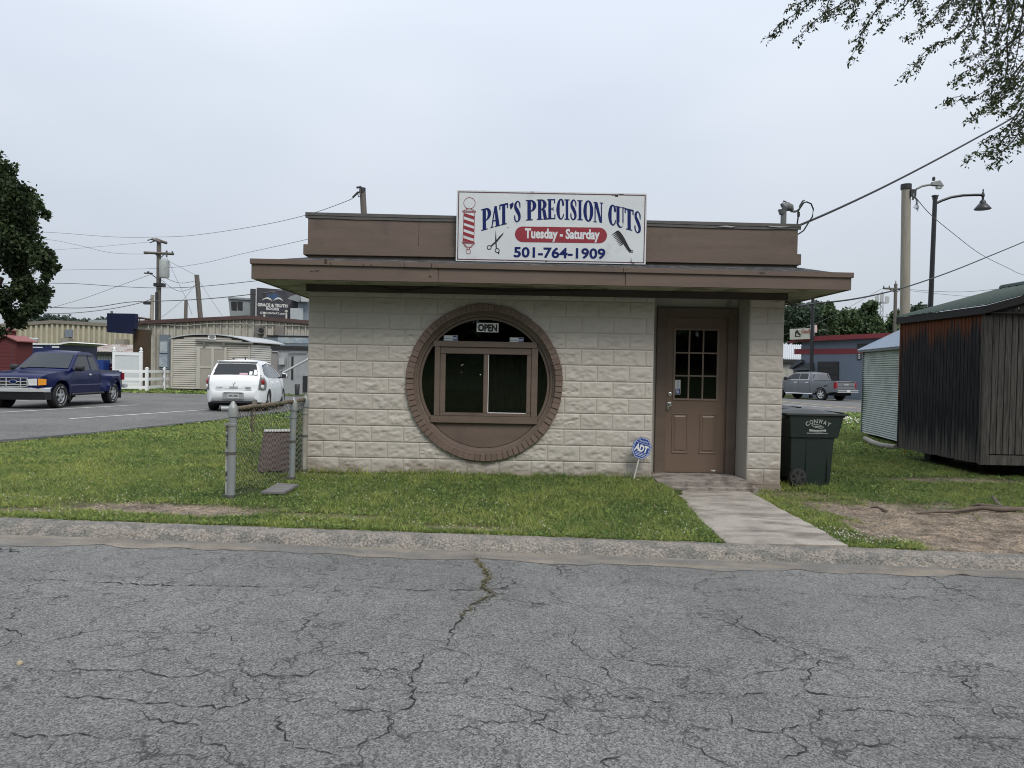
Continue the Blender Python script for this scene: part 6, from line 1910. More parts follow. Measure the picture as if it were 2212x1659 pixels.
for k in range(nb_):
    z0 = zb2 + (zp - zb2 + .08) * k / nb_; z1 = zb2 + (zp - zb2 + .08) * (k + 1) / nb_ - 0.018
    xs_ok = [x for x in np.linspace(f0.x, f1.x, 60) if gable(x) - .04 > z1]
    if xs_ok:
        a, b = min(xs_ok), max(xs_ok)
        mb.add([(a, Yt_ - .022, z0), (b, Yt_ - .022, z0), (b, Yt_ + .004, z1), (a, Yt_ + .004, z1), (a, Yt_ + .018, z0), (b, Yt_ + .018, z0)], [(0, 1, 2, 3), (0, 4, 5, 1)])
    if z1 < T_(540, 738).z - .08:
        o_ = Vector((sdv.y, -sdv.x, 0))
        A_, B2 = Vector((f1.x, Yt_ + .03, 0)), Vector((f1.x, Yt_ + .03, 0)) + sdv * (SD - .05)
        sw.quad(A_ + o_ * .03 + Vector((0, 0, z0)), B2 + o_ * .03 + Vector((0, 0, z0)), B2 + o_ * .004 + Vector((0, 0, z1)), A_ + o_ * .004 + Vector((0, 0, z1)))
o = mb.build("lap_siding", M_TAN, ts); o["kind"] = "stuff"
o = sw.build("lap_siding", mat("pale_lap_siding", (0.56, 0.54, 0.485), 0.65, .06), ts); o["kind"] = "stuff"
mb = MB()
for k in range(NP):
    a, b = P0[k] + Vector((0, -.12, .03)), P0[k + 1] + Vector((0, -.12, .03))
    e = sdv * (SD + .3)
    mb.prism([a, b, b + Vector((0, 0, .045)), a + Vector((0, 0, .045))], e)
a = P0[0] + Vector((-.12, -.12, .0)); b = P0[0] + Vector((0, -.12, .03)); mb.prism([a, b, b + Vector((0, 0, .045)), a + Vector((0, 0, .045))], sdv * (SD + .3))
a = P0[-1] + Vector((0, -.12, .03)); b = P0[-1] + Vector((.16, -.12, -.02)); mb.prism([a, b, b + Vector((0, 0, .045)), a + Vector((0, 0, .045))], sdv * (SD + .3))
mb.build("roof", M_ALU, ts)
mb = MB(); mb.bx(f0.x - .01, f0.x + .07, Yt_ - .05, Yt_ + .02, zb2, ze); mb.bx(f1.x - .07, f1.x + .01, Yt_ - .05, Yt_ + .02, zb2, T_(540, 738).z); mb.build("corner_trim", M_TAN, ts)
d0, d1 = T_(426, 800), T_(491, 800); dzt = T_(450, 749).z
dr = None
mb = MB(); mb.bx(d0.x, d1.x, Yt_ - .10, Yt_ - .06, zb2 - .02, dzt); dr = mb.build("barn_door", M_TANDOOR, ts)
mb = MB()
xa, xb_ = T_(434, 800).x, T_(486, 800).x; xmid = T_(461, 800).x; zmid = T_(450, 793).z
for q in ((d0.x, xa), (xb_, d1.x), (xmid - .07, xmid + .07)): mb.bx(q[0], q[1], Yt_ - .125, Yt_ - .102, zb2, dzt)
mb.bx(xa, xmid - .072, Yt_ - .12, Yt_ - .102, zmid - .05, zmid + .05); mb.bx(xa, xb_, Yt_ - .119, Yt_ - .102, dzt - .1, dzt - .01)
mb.build("door_batten", M_TAN, dr)
mb = MB(); a, b = T_(423, 736.5, Yt_ - .12), T_(546, 742, Yt_ - .12); mb.tube([a, b], .06, 8); mb.build("door_track", mat("track_grey", (.15, .15, .14), .6), ts)
mb = MB(); 
for u in (441, 483): q = T_(u, 741, Yt_ - .15); mb.box((q.x, q.y, q.z - .08), (.12, .04, .22))
mb.build("track_hanger", mat("track_grey", (.15, .15, .14), .6), dr)
mb = MB(); a, b = T_(449.5, 724, Yt_ - .03), T_(466.5, 733.5, Yt_ - .03); mb.bx(a.x, b.x, Yt_ - .045, Yt_ - .03, b.z, a.z); nt_ = mb.build("notice", M_WHITE, ts)
mb = MB()
for k, (w, z) in enumerate(((.62, .28), (.8, .52), (.5, .74))): mb.bx(a.x + (b.x - a.x) * (1 - w) / 2, b.x - (b.x - a.x) * (1 - w) / 2, Yt_ - .048, Yt_ - .0455, b.z + (a.z - b.z) * (1 - z) - .012, b.z + (a.z - b.z) * (1 - z) + .016)
mb.build("notice_line", M_INK, nt_)
for k in range(4):
    x = f0.x + (f1.x - f0.x) * (.08 + .28 * k); mb = MB(); mb.box((x, Yt_ + .3, -.04), (.45, .4, .16)); mb.build("block_support", M_RAKE, ts)
mb = MB(); mb.bx(f0.x + .1, f1.x - .1, Yt_ + .0, Yt_ + .1, -.02, zb2 - .004); mb.build("skid", M_RAKE, ts)

# big metal building behind
M_RIB = mat("pale_ribbed_steel", (0.47, 0.45, 0.385), 0.55, 0.12, 0.8, stretch=(2, 2, .4), col2=(0.30, 0.28, 0.23), c2scale=.9, c2lo=.5, c2hi=.7)
M_BRTRIM = mat("dark_brown_trim", (0.085, 0.05, 0.044), 0.55, .1)
Yb = 46.0
B_ = lambda u, v, dy=0: at(u, v, Yb + dy)
bb = thing("metal_hall", "long pale ribbed metal hall with brown roof trim behind the sheds", "building", B_(480, 850))
l0, pk, r0 = B_(322, 700), B_(535, 688), B_(760, 706)
L0 = B_(288, 700)
mb = MB(); mb.prism([(l0.x, Yb, -.3), (r0.x, Yb, -.3), (r0.x, Yb, r0.z), (pk.x, Yb, pk.z), (l0.x, Yb, l0.z)], (0, 14, 0)); mb.build("wall", M_RIB, bb)
mb = MB()
nr = int((r0.x - l0.x) / 0.40)
for k in range(nr + 1):
    x = l0.x + (r0.x - l0.x) * k / nr
    z = l0.z + (pk.z - l0.z) * (x - l0.x) / (pk.x - l0.x) if x < pk.x else pk.z + (r0.z - pk.z) * (x - pk.x) / (r0.x - pk.x)
    mb.add([(x - .045, Yb - .002, -.2), (x - .035, Yb - .10, -.2), (x + .035, Yb - .10, -.2), (x + .045, Yb - .002, -.2), (x - .045, Yb - .002, z), (x - .035, Yb - .10, z), (x + .035, Yb - .10, z), (x + .045, Yb - .002, z)], [(0, 1, 5, 4), (1, 2, 6, 5), (2, 3, 7, 6)])
    mb.mi = 1; mb.add([(x + .047, Yb - .004, -.2), (x + .085, Yb - .004, -.2), (x + .085, Yb - .004, z - .03), (x + .047, Yb - .004, z - .03)], [(0, 1, 2, 3)]); mb.mi = 0  # darker strip along one side of each rib, for contrast
o = mb.build("wall_rib", [M_RIB, mat("rib_groove_dark", (.25, .235, .195), .8)], bb); o["kind"] = "stuff"
mb = MB()
for a, b in ((L0, pk), (pk, r0)):
    mb.prism([a + Vector((0, -.22, -.05)), b + Vector((0, -.22, -.05)), b + Vector((0, -.22, .18)), a + Vector((0, -.22, .18))], (0, .2, 0))
mb.build("roof_trim", M_BRTRIM, bb)
mb = MB()
for a, b in ((L0, pk), (pk, r0)): mb.poly([a + Vector((0, -.1, .17)), b + Vector((0, -.1, .17)), b + Vector((0, 14, .17)), a + Vector((0, 14, .17))])
mb.build("roof", mat("brown_roof_metal", (.12, .09, .08), .6, .1), bb)
mb = MB(); q0, q1 = B_(289, 720), B_(322, 720); mb.bx(q0.x, q1.x, Yb + .1, Yb + 2, -.2, l0.z); mb.build("corner_wall", M_RIB, bb)
def wallbox(name, u0, v0, u1, v1, m, parent, d0=-.02, d1=-.3, label=None, Yw=Yb, bev=0.0):
    a, b = at(u0, v0, Yw), at(u1, v1, Yw)
    mb_ = MB(); mb_.bx(a.x, b.x, Yw + d0, Yw + d1, b.z, a.z); o_ = mb_.build(name, m, parent, bevel=bev)
    if label: o_["label"] = label
    return o_
M_PALEBLUE = mat("weathered_blue_panel", (0.27, 0.33, 0.39), .7, .3, 1.4, col2=(.42, .46, .48), c2scale=1.8, c2lo=.45, c2hi=.6)
M_STEELBLUE = mat("steel_blue_panel", (0.16, 0.19, 0.22), .6, .15, 1.2)
dd = wallbox("blue_door", 348.5, 723, 369, 798, M_STEELBLUE, bb, -.07, -.25)
wallbox("door_patch", 350, 738, 366, 763, M_PALEBLUE, dd, -.252, -.30); wallbox("door_patch", 349, 765, 366, 793, M_PALEBLUE, dd, -.252, -.30)
wallbox("meter_box", 319.5, 709, 330, 718.5, mat("box_taupe", (.22, .20, .175), .6), bb, -.06, -.3)
vt = wallbox("wall_vent", 556.5, 705, 571.5, 722, mat("vent_grey", (.16, .155, .145), .6), bb, -.06, -.55)
mb = MB(); q = B_(564.5, 713, -.56); mb.lathe([(.13, -.02), (.17, 0), (.13, .02)], q, 14, 'y'); mb.lathe([(.12, -.01), (.12, .0)], q, 14, 'y'); mb.build("vent_hole", M_BLACK, vt)
wallbox("wall_panel", 595.5, 703, 615, 724, mat("taupe_panel", (.20, .175, .155), .6, .1), bb, -.06, -.16)
mb = MB(); mb.tube([B_(447, 748, -.14), B_(447.5, 699, -.14)], .035, 6); mb.tube([B_(330, 700, -.12), B_(400, 704, -.12), B_(447, 699.5, -.12), B_(520, 700, -.12), B_(600, 702.5, -.12), B_(700, 706, -.12)], .03, 6); mb.build("conduit", mat("conduit_tan", (.36, .34, .29), .6), bb)
aw = wallbox("window_hood", 577, 729, 700, 758, M_STEELBLUE, bb, -.06, -.7)
mb = MB(); a, b = B_(575.5, 727, -.75), B_(700, 729, -.75); mb.prism([a, b, b + Vector((0, 0, .09)), a + Vector((0, 0, .09))], (0, .7, 0)); mb.build("hood_edge", M_RAKE, aw)
mb = MB(); a, b = B_(600, 741, -.72), B_(700, 742.5, -.72); mb.prism([a, b, b + Vector((0, .0, .5)), a + Vector((0, .0, .5))], (0, .02, 0)); mb.build("hood_panel", M_PALEBLUE, aw)
# roof gear and roof signs
M_HVAC = mat("grey_green_cabinet", (0.24, 0.27, 0.27), .55, .08, 1)
hv = thing("roof_fan_cabinet", "grey-green fan cabinet with two dark openings on the hall roof", "roof unit", B_(513, 690, 3))
C_ = lambda u, v, dy=3.0: at(u, v, Yb + dy)
mb = MB(); a, b, c, d = C_(497, 684), C_(526, 684), C_(525, 646), C_(493, 645); mb.prism([a, b, c, d], (1.1, 1.2, -.05)); mb.build("cabinet", M_HVAC, hv)
for u0, u1 in ((500, 511.5), (513.5, 524)):
    a, b, c, d = C_(u0, 670, 2.98), C_(u1, 671, 2.98), C_(u1, 651.5, 2.98), C_(u0 - 1, 651, 2.98); mb = MB(); mb.prism([a, b, c, d], (0, .012, 0)); mb.build("opening", M_BLACK, hv)
mb = MB(); a, b = C_(492, 645.5, 2.9), C_(526, 647, 2.9); mb.prism([a, b, b + Vector((0, 0, .12)), a + Vector((0, 0, .12))], (1.1, 1.3, 0)); mb.build("cabinet_lid", M_HVAC, hv)
bs_ = thing("book_sign", "dark book shop sign with mountain and open book on the hall roof", "sign", B_(608, 690, 1.5))
E_ = lambda u, v, dy=1.5: at(u, v, Yb + dy)
M_SIGND = mat("charcoal_sign_face", (0.045, 0.046, 0.055), .55, .25, .8, col2=(.10, .085, .085), c2scale=.6, c2lo=.5, c2hi=.68)
a, b, c, d = E_(554.5, 694), E_(720, 700), E_(720, 634), E_(554.5, 621)
mb = MB(); mb.prism([a, b, c, d], (0, .3, 0)); mb.build("panel", M_SIGND, bs_, bevel=.04)
mb = MB(); a, b = E_(552.3, 696), E_(554.2, 621); mb.bx(a.x, b.x, Yb + 1.46, Yb + 1.8, a.z, b.z); mb.build("edge_strip", M_WHITE, bs_)
M_OFFW = mat("sign_off_white", (.66, .66, .63), .6)
def signtext(s, u0, v0, u1, v1, hpx, bold=.03):
    o_, e_ = E_(u0, v0, 1.485), E_(u1, v1, 1.485)
    ex_ = (e_ - o_); mb_ = MB(); add_text(mb_, s, o_, ex_.normalized(), (0, 0, 1), ex_.length, hpx / F_PX * (Yb + 1.5), bold); return mb_
def disp6(x, y): return (640 * .72 + x / 10.24, 820 * .72 + y / 10.24)      # close-up of the sign
mbs = MB()
for s, x0, y0, x1, y1, h, bo in (("GRACE & TRUTH", 978, 722, 1640, 756, 6.6, .05), ("BOOKS", 1172, 808, 1452, 820, 5.6, .05), ("GTBCONWAY.com", 1034, 894, 1580, 915, 4.6, .025)):
    q = signtext(s, *disp6(x0, y0), *disp6(x1, y1), h, bo); mbs.add(q.v, q.f)
mbs.build("lettering", M_OFFW, bs_)
mb = MB()
for q in ([(1070, 600), (1110, 560), (1160, 535), (1220, 530), (1270, 560), (1310, 612), (1260, 590), (1200, 565), (1140, 570)], [(1322, 612), (1365, 560), (1420, 532), (1480, 540), (1525, 580), (1548, 620), (1500, 585), (1440, 570), (1380, 580)]):
    mb.poly([E_(*disp6(x, y), 1.484) for x, y in q])
mb.build("book_emblem", M_OFFW, bs_)
mb = MB(); mb.poly([E_(*disp6(x, y), 1.486) for x, y in [(1175, 520), (1200, 460), (1225, 470), (1245, 440), (1275, 470), (1300, 490), (1320, 430), (1350, 440), (1375, 460), (1410, 450), (1445, 490), (1480, 525), (1430, 528), (1365, 555), (1318, 600), (1270, 550), (1225, 525)]])
mb.build("mountain_emblem", mat("sign_slate_blue", (.045, .085, .17), .6), bs_)
mb = MB(); pts = [(1110, 530), (1180, 445), (1245, 400), (1330, 425), (1400, 430), (1480, 490), (1530, 560)]
pts2 = [(x, y + 8) for x, y in pts]
for k in range(len(pts) - 1): mb.quad(*[E_(*disp6(*q), 1.4875) for q in (pts[k], pts[k + 1], pts2[k + 1], pts2[k])])
mb.build("skyline_emblem", mat("sign_dull_brown", (.16, .125, .105), .7), bs_)
ss = thing("slatted_sign_back", "dark slatted panel standing on the roof left of the book sign", "sign", B_(546, 690, 1.8))
for k in range(5):
    v0, v1 = 624 + 12.3 * k, 624 + 12.3 * (k + 1) - .7
    a, b = at(540.5, v1, Yb + 1.8), at(552, v0, Yb + 1.8); mb = MB(); mb.bx(a.x, b.x, Yb + 1.8, Yb + 1.95, a.z, b.z); mb.build("slat", mat("slat_charcoal", (.05, .053, .055), .7), ss)
dk = thing("roof_duct", "blue-grey roof duct with hood at the right end of the book sign", "roof unit", B_(650, 692, .8))
mb = MB(); a, b = at(643, 690, Yb + .8), at(700, 652, Yb + .8); mb.bx(a.x, b.x, Yb + .8, Yb + 2.5, a.z - .2, b.z); mb.build("cabinet", mat("duct_blue_grey", (.19, .225, .26), .5, .1), dk)
mb = MB(); a, b = at(627, 686, Yb + .6), at(654, 666, Yb + .6); mb.bx(a.x, b.x, Yb + .6, Yb + .79, a.z - .2, b.z); mb.build("side_box", mat("pale_duct", (.40, .44, .45), .45, .1), dk)
mb = MB(); mb.prism([at(621, 645, Yb + .5), at(643, 652, Yb + .5), at(662, 648, Yb + .5), at(664, 622, Yb + .5), at(640, 636, Yb + .5), at(628, 640, Yb + .5)], (0, 1.2, 0)); mb.build("hood", M_HVAC, dk)
mb = MB(); a, b = at(652, 652, Yb + .5), at(670, 638, Yb + .5); mb.bx(a.x, b.x, Yb + .3, Yb + .49, a.z, b.z); mb.build("collar", M_ALU, dk)
for u, v0, v1, nm in ((618.5, 693, 673, "tall"), (571, 687, 677.5, "short")):
    a, b = at(u, v0, Yb + .4), at(u, v1, Yb + .4); mb = MB(); mb.tube([a - Vector((0, 0, .4)), b], .06, 8); mb.lathe([(.10, -.02), (.10, .04), (.03, .08)], b, 10)
    tag(mb.build("vent_pipe", mat("pale_vent_pipe", (.50, .48, .42), .6), None, smooth=50), nm + " pale capped vent pipe in front of the book sign", "vent pipe")

# grey container cabin right of the tan shed
Yc = 35.5
cc = thing("container_cabin", "grey metal container cabin beside the shop's left wall", "container", at(625, 850, Yc))
M_CONT = mat("container_grey", (0.32, 0.33, 0.335), .6, .12, .9, stretch=(1, 1, .5), col2=(.25, .25, .25), c2scale=.8)
a, b = at(586, 847, Yc), at(720, 757, Yc)
mb = MB(); mb.bx(a.x, b.x, Yc, Yc + 3, -.12, b.z); mb.build("body", M_CONT, cc)
mb = MB(); mb.bx(a.x - .03, b.x, Yc - .1, Yc + 3, b.z, b.z + .17); mb.build("roof_edge", M_BLACK, cc)
wallbox("end_panel", 586.5, 758, 600, 846, mat("taupe_end", (.24, .225, .215), .7, .1), cc, -.01, -.05, Yw=Yc)
wallbox("meter_box", 604.5, 774, 616.5, 788, mat("pale_box", (.42, .43, .43), .5), cc, -.03, -.2, Yw=Yc, bev=.01)
wallbox("door_slot", 630, 770, 633.5, 820, M_BLACK, cc, -.005, -.03, Yw=Yc)
wallbox("dark_opening", 655, 812, 664, 846, M_BLACK, cc, -.005, -.06, Yw=Yc)
mb = MB(); mb.tube([at(588, 759.5, Yc - .08), at(600, 760, Yc - .08), at(602.5, 764, Yc - .08), at(602.5, 780, Yc - .08)], .03, 6); mb.tube([at(663, 761, Yc - .08), at(626, 761, Yc - .08), at(621.5, 766, Yc - .08), at(621, 812, Yc - .08)], .03, 6); mb.tube([at(612, 790, Yc - .08), at(611.5, 800, Yc - .08), at(606, 801, Yc - .08), at(606, 808, Yc - .08)], .035, 6); mb.build("pipe", mat("conduit_grey", (.30, .3, .3), .5), cc)
mb = MB(); mb.tube([at(610, 806, 33.5), at(664, 777, 33.5), at(690, 763, 33.5)], .05, 8); tag(mb.build("tow_pole", mat("pale_tow_pole", (.45, .46, .46), .4), None, smooth=50), "pale slanting pole in front of the grey container cabin", "pole")
tag(mb and MB().lathe([(.02, 0), (.1, .02), (.12, .5), (.10, .52)], at(642, 838, 33.8) - Vector((0, 0, .35)), 10).build("black_tub", M_BLACK, None, smooth=50), "black tub standing under the slanting pole", "tub")

# navy sign on brown post
ns = thing("navy_sign", "blank navy sign on a brown metal post left of the metal hall", "sign", at(300, 850, 42))
mb = MB(); a, b, c, d = at(231, 717.5, 41.5), at(285, 721.5, 41.5), at(292, 677.5, 41.5), at(231, 676.5, 41.5)
a.z = a.z; mb.prism([a, at(286, 721, 41.5), at(286, 712, 41.5), at(291, 711, 41.5), c, d], (0, .35, 0)); mb.build("panel", mat("navy_sign_face", (0.006, 0.010, 0.045), .5, .2), ns)
mb = MB(); a, b = at(287, 800, 42.2), at(313.5, 712, 42.2); mb.bx(a.x, b.x, 42.2, 42.9, -.2, b.z); mb.build("post", mat("brown_rust_post", (.075, .048, .028), .75, .25, 2, bump=.2), ns)
mb = MB(); mb.tube([at(291, 685, 42), at(325, 690, 42)], .06, 5); mb.tube([at(291, 696, 42), at(318, 698, 42)], .04, 5); mb.tube([at(300, 686, 42), at(303, 697, 42)], .04, 5); mb.tube([at(316, 688, 42), at(313, 697, 42)], .04, 5); mb.build("truss", M_BRTRIM, ns)

# far yellow warehouse, low rusty-roofed building
M_YELM = mat("yellow_ribbed_steel", (0.44, 0.405, 0.30), .6, .08, .5, stretch=(3, 3, .3), col2=(.39, .36, .27), c2scale=.7)
Yw_ = 85.0
wh = thing("warehouse", "far yellow-beige ribbed metal warehouse behind the blue pickup", "building", at(140, 750, Yw_))
w0_, wp_, w1_ = at(-260, 722, Yw_), at(120, 697, Yw_), at(330, 709, Yw_)
mb = MB(); mb.prism([(w0_.x, Yw_, -.5), (w1_.x, Yw_, -.5), (w1_.x, Yw_, w1_.z), (wp_.x, Yw_, wp_.z), (w0_.x, Yw_, w0_.z)], (0, 30, 0)); mb.build("wall", M_YELM, wh)
mb = MB()
nr = 52
for k in range(nr + 1):
    x = w0_.x + (w1_.x - w0_.x) * k / nr
    z = w0_.z + (wp_.z - w0_.z) * (x - w0_.x) / (wp_.x - w0_.x) if x < wp_.x else wp_.z + (w1_.z - wp_.z) * (x - wp_.x) / (w1_.x - wp_.x)
    mb.add([(x - .16, Yw_ - .002, -.2), (x - .12, Yw_ - .2, -.2), (x + .12, Yw_ - .2, -.2), (x + .16, Yw_ - .002, -.2), (x - .16, Yw_ - .002, z), (x - .12, Yw_ - .2, z), (x + .12, Yw_ - .2, z), (x + .16, Yw_ - .002, z)], [(0, 1, 5, 4), (1, 2, 6, 5), (2, 3, 7, 6)])
    mb.mi = 1; mb.add([(x + .165, Yw_ - .006, -.2), (x + .34, Yw_ - .006, -.2), (x + .34, Yw_ - .006, z - .1), (x + .165, Yw_ - .006, z - .1)], [(0, 1, 2, 3)]); mb.mi = 0  # slightly darker band on the wall beside every warehouse rib
o = mb.build("wall_rib", [M_YELM, mat("yellow_groove_dark", (.37, .335, .245), .8)], wh); o["kind"] = "stuff"
mb = MB()
for a, b in ((w0_, wp_), (wp_, w1_)): mb.prism([a + Vector((0, -.3, -.1)), b + Vector((0, -.3, -.1)), b + Vector((0, -.3, .28)), a + Vector((0, -.3, .28))], (0, 30, 0))
mb.build("roof", mat("taupe_roof_trim", (.21, .185, .15), .6), wh)
wallbox("louvre", 143.5, 712, 160, 728.5, M_STEELBLUE, wh, -.13, -.3, Yw=Yw_); wallbox("duct_box", 142, 731, 161, 747, mat("dull_tan_box", (.27, .25, .21), .7), wh, -.13, -1.2, Yw=Yw_)
wallbox("duct_box", 260.5, 733, 280, 748, mat("dull_tan_box", (.27, .25, .21), .7), wh, -.13, -1.2, Yw=Yw_)
for u0, u1, lab in ((190, 235, "left"), (272, 295, "right")):
    a, b = at(u0, 699, Yw_ + 6), at(u1, 691, Yw_ + 6); mb = MB(); mb.bx(a.x, b.x, Yw_ + 6, Yw_ + 8, a.z - 1, b.z)
    tag(mb.build("roof_unit", M_HVAC, None, bevel=.1), ("long" if lab == "left" else "short") + " grey unit on the yellow warehouse roof", "roof unit")
Yr = 70.0
lb = thing("low_building", "low pale building with rusty corrugated roof in front of the warehouse", "building", at(200, 780, Yr))
a, b = at(60, 757, Yr), at(330, 764, Yr)
mb = MB(); mb.prism([(a.x, Yr, -.3), (b.x, Yr, -.3), (b.x, Yr, b.z), (a.x, Yr, a.z)], (0, 6, 0)); mb.build("wall", mat("pale_blue_metal_wall", (.40, .43, .45), .7, .12, .7, stretch=(4, 4, .4)), lb)
mb = MB()
for k in range(46):
    x = a.x + (b.x - a.x) * k / 45; z = a.z + (b.z - a.z) * k / 45; mb.bx(x - .05, x + .05, Yr - .06, Yr - .002, -.3, z)
o = mb.build("wall_rib", mat("pale_blue_metal_wall", (.40, .43, .45), .7), lb); o["kind"] = "stuff"
a, b, c, d = at(55, 755, Yr - .6), at(335, 763, Yr - .6), at(335, 746, Yr + 3), at(55, 742, Yr + 3)
mb = MB(); n = 90
V = []; 
for k in range(n + 1):
    h = .07 * (k % 2) + .05 * (fnoise(k * .3, 3.) - .5)
    p, q = a.lerp(b, k / n), d.lerp(c, k / n); V += [p + Vector((0, 0, h)), q + Vector((0, 0, h))]
mb.add(V, [(2 * k, 2 * k + 2, 2 * k + 3, 2 * k + 1) for k in range(n)]); mb.build("roof", mat("rusty_roof_sheet", (.36, .33, .30), .7, .2, .8, col2=(.22, .13, .10), c2scale=1.1, c2lo=.48, c2hi=.62), lb)
mb = MB(); mb.prism([a + Vector((0, .01, -.22)), b + Vector((0, .01, -.22)), b + Vector((0, .01, .0)), a + Vector((0, .01, .0))], (0, .3, 0)); mb.build("eave_board", M_RAKE, lb)
wallbox("dark_window", 264, 766, 268, 778, M_BLACK, lb, -.01, -.08, Yw=Yr); wallbox("dark_window", 278, 768, 285, 777, M_BLACK, lb, -.01, -.08, Yw=Yr)

# red barn-style playhouse shed, blue trailer
Yk = 48.0
M_REDS = mat("oxide_red_boards", (0.115, 0.022, 0.024), .75, .12, 2, stretch=(1, 1, 5))
M_REDR = mat("faded_red_roof", (0.24, 0.075, 0.07), .6, .12, 1.5)
rs2 = thing("red_shed", "dark red board shed with faded red roof behind the pickup", "shed", at(30, 800, Yk))
k0, k1, kp = at(-10, 737, Yk), at(38, 737, Yk), at(14, 726, Yk)
mb = MB(); mb.prism([(k0.x, Yk, .05), (k1.x - .05, Yk, .05), (k1.x - .05, Yk, k1.z), (kp.x, Yk, kp.z - .08), (k0.x, Yk, k0.z)], (.22, 1.25, 0)); mb.build("wall", M_REDS, rs2)
mb = MB()
for k in range(9): z = .15 + .24 * k; mb.bx(k0.x, k1.x - .06, Yk - .012, Yk - .002, z, z + .21)
o = mb.build("wall_board", M_REDS, rs2); o["kind"] = "stuff"
mb = MB()
for a, b in ((kp, k1), (kp, k0)):
    e = .14 if b is k1 else -.1
    mb.prism([a + Vector((0, -.2, 0)), b + Vector((e, -.2, -.05)), b + Vector((e, -.2, .02)), a + Vector((0, -.2, .07))], (.28, 1.6, 0))
mb.build("roof", M_REDR, rs2)
mb = MB(); c = at(21, 721, Yk + .8); mb.box(c + Vector((0, 0, -.05)), (.55, .5, .45)); mb.add([c + Vector(q) for q in ((-.38, -.35, .17), (.38, -.35, .17), (.38, .35, .17), (-.38, .35, .17), (0, 0, .42))], [(0, 1, 4), (1, 2, 4), (2, 3, 4), (3, 0, 4), (0, 1, 2, 3)]); mb.build("cupola", M_REDS, rs2)
mb = MB(); mb.bx(at(-60, 790, Yk).x, k1.x, Yk - .25, Yk - .1, -.1, .30); tag(mb.build("white_kerb_board", M_WHITE, None), "white low board in front of the dark red shed", "board")
Yj = 55.0
tr = thing("blue_trailer", "blue box trailer with white roof edge right of the red shed", "trailer", at(95, 770, Yj))
a, b = at(58, 757, Yj), at(129, 744, Yj); mb = MB(); mb.bx(a.x, b.x, Yj, Yj + 5, .35, b.z); mb.build("body", mat("trailer_blue", (.010, .018, .085), .4, .1), tr, bevel=.03)
mb = MB(); a2, b2 = at(56, 745, Yj - .1), at(150, 739.5, Yj - .1); mb.prism([at(64, 744.5, Yj - .1), at(129, 744.5, Yj - .1), at(152, 740, Yj - .1), at(150, 738, Yj - .1), at(120, 742, Yj - .1), at(64, 741.5, Yj - .1)], (0, 5, 0)); mb.build("roof_edge", M_WHITE, tr)
mb = MB(); 
for u0, v0, u1, v1 in ((64, 749.5, 92, 750.8), (112, 747.5, 128, 751), (100, 745.5, 101.5, 746.5), (108, 745.5, 109.5, 746.5)):
    a, b = at(u0, v1, Yj - .012), at(u1, v0, Yj - .012); mb.bx(a.x, b.x, Yj - .012, Yj - .004, a.z, b.z)
mb.build("white_stripe", M_WHITE, tr)
for s in (.25, .4):
    mb = MB(); mb.lathe([(.1, -.1), (.34, -.1), (.36, -.05), (.36, .05), (.34, .1), (.1, .1)], (a.x + 2 * s * 4 - 3, Yj + .1, .26), 14, 'y'); mb.build("wheel", M_TYRE, tr)
tag(MB().lathe([(.3, 0), (.34, .5), (.36, .52), (.30, .56)], at(72, 737, 60.5) - Vector((0, 0, .3)), 12).build("white_drum", M_WHITE, None, smooth=40), "white drum above the blue trailer beside the red shed", "drum")
tag(MB().lathe([(.06, -3.0), (.06, 0)], at(72, 737, 60.5) - Vector((0, 0, .3)), 8).build("drum_stand", M_POLEG, None), "post under the white drum", "post")
# street name sign
Yst = 60.0
st = thing("street_sign", "green street name sign on a thin post", "street sign", at(206, 790, Yst))
mb = MB(); mb.tube([(at(207, 760, Yst).x, Yst, -.2), at(207, 738, Yst)], .05, 6); mb.build("post", M_POLEG, st)
mb = MB(); a, b = at(200.5, 748, Yst - .1), at(214, 742.5, Yst - .1); mb.bx(a.x, b.x, Yst - .12, Yst - .09, a.z, b.z); mb.build("blade", mat("sign_green", (.015, .10, .065), .5), st)
# blue recycling box near the maroon pickup
a, b = at(206, 790, 46), at(224, 778, 46); mb = MB(); mb.bx(a.x, b.x, 46, 46.8, a.z - .6, b.z); tag(mb.build("blue_crate", mat("crate_blue", (.012, .045, .22), .5), None, bevel=.02), "bright blue crate showing over the blue pickup's bed", "crate")
a, b = at(194, 792, 46.3), at(206, 779, 46.3); mb = MB(); mb.bx(a.x, b.x, 46.3, 47, a.z - .6, b.z); tag(mb.build("dark_crate", M_BLACK, None, bevel=.02), "black crate left of the bright blue crate", "crate")

# ------------------------------------------------------------------ utility poles and wires on the left
t, tp = pole("utility_pole", "tall utility pole with two crossarms and a grey transformer", 343.5, 519, 62, .22, .18, M_POLEG, group="utility poles", ub=(342.5, 685))
P6 = lambda u, v, dy=0: at(u, v, 62 + dy)
def hz(x, y): return (380 * .72 + x / 8.229, 680 * .72 + y / 8.229)
def Hz(x, y, dy=0.0): return P6(*hz(x, y), dy)
mb = MB(); mb.tube([Hz(445, 218, -.3), Hz(600, 275, -.3)], .10, 4); mb.tube([Hz(505, 222, .3), Hz(715, 292, .3)], .12, 4); mb.build("crossarm", M_POLEG, t); mb = MB(); mb.tube([Hz(308, 460, -.3), Hz(838, 486, -.3)], .11, 4); mb.build("crossarm", M_POLEG, t)
mb = MB(); mb.tube([Hz(505, 482, -.3), Hz(555, 528, -.25)], .04, 4); mb.tube([Hz(675, 490, -.3), Hz(605, 548, -.25)], .04, 4); mb.build("brace", M_INS, t)
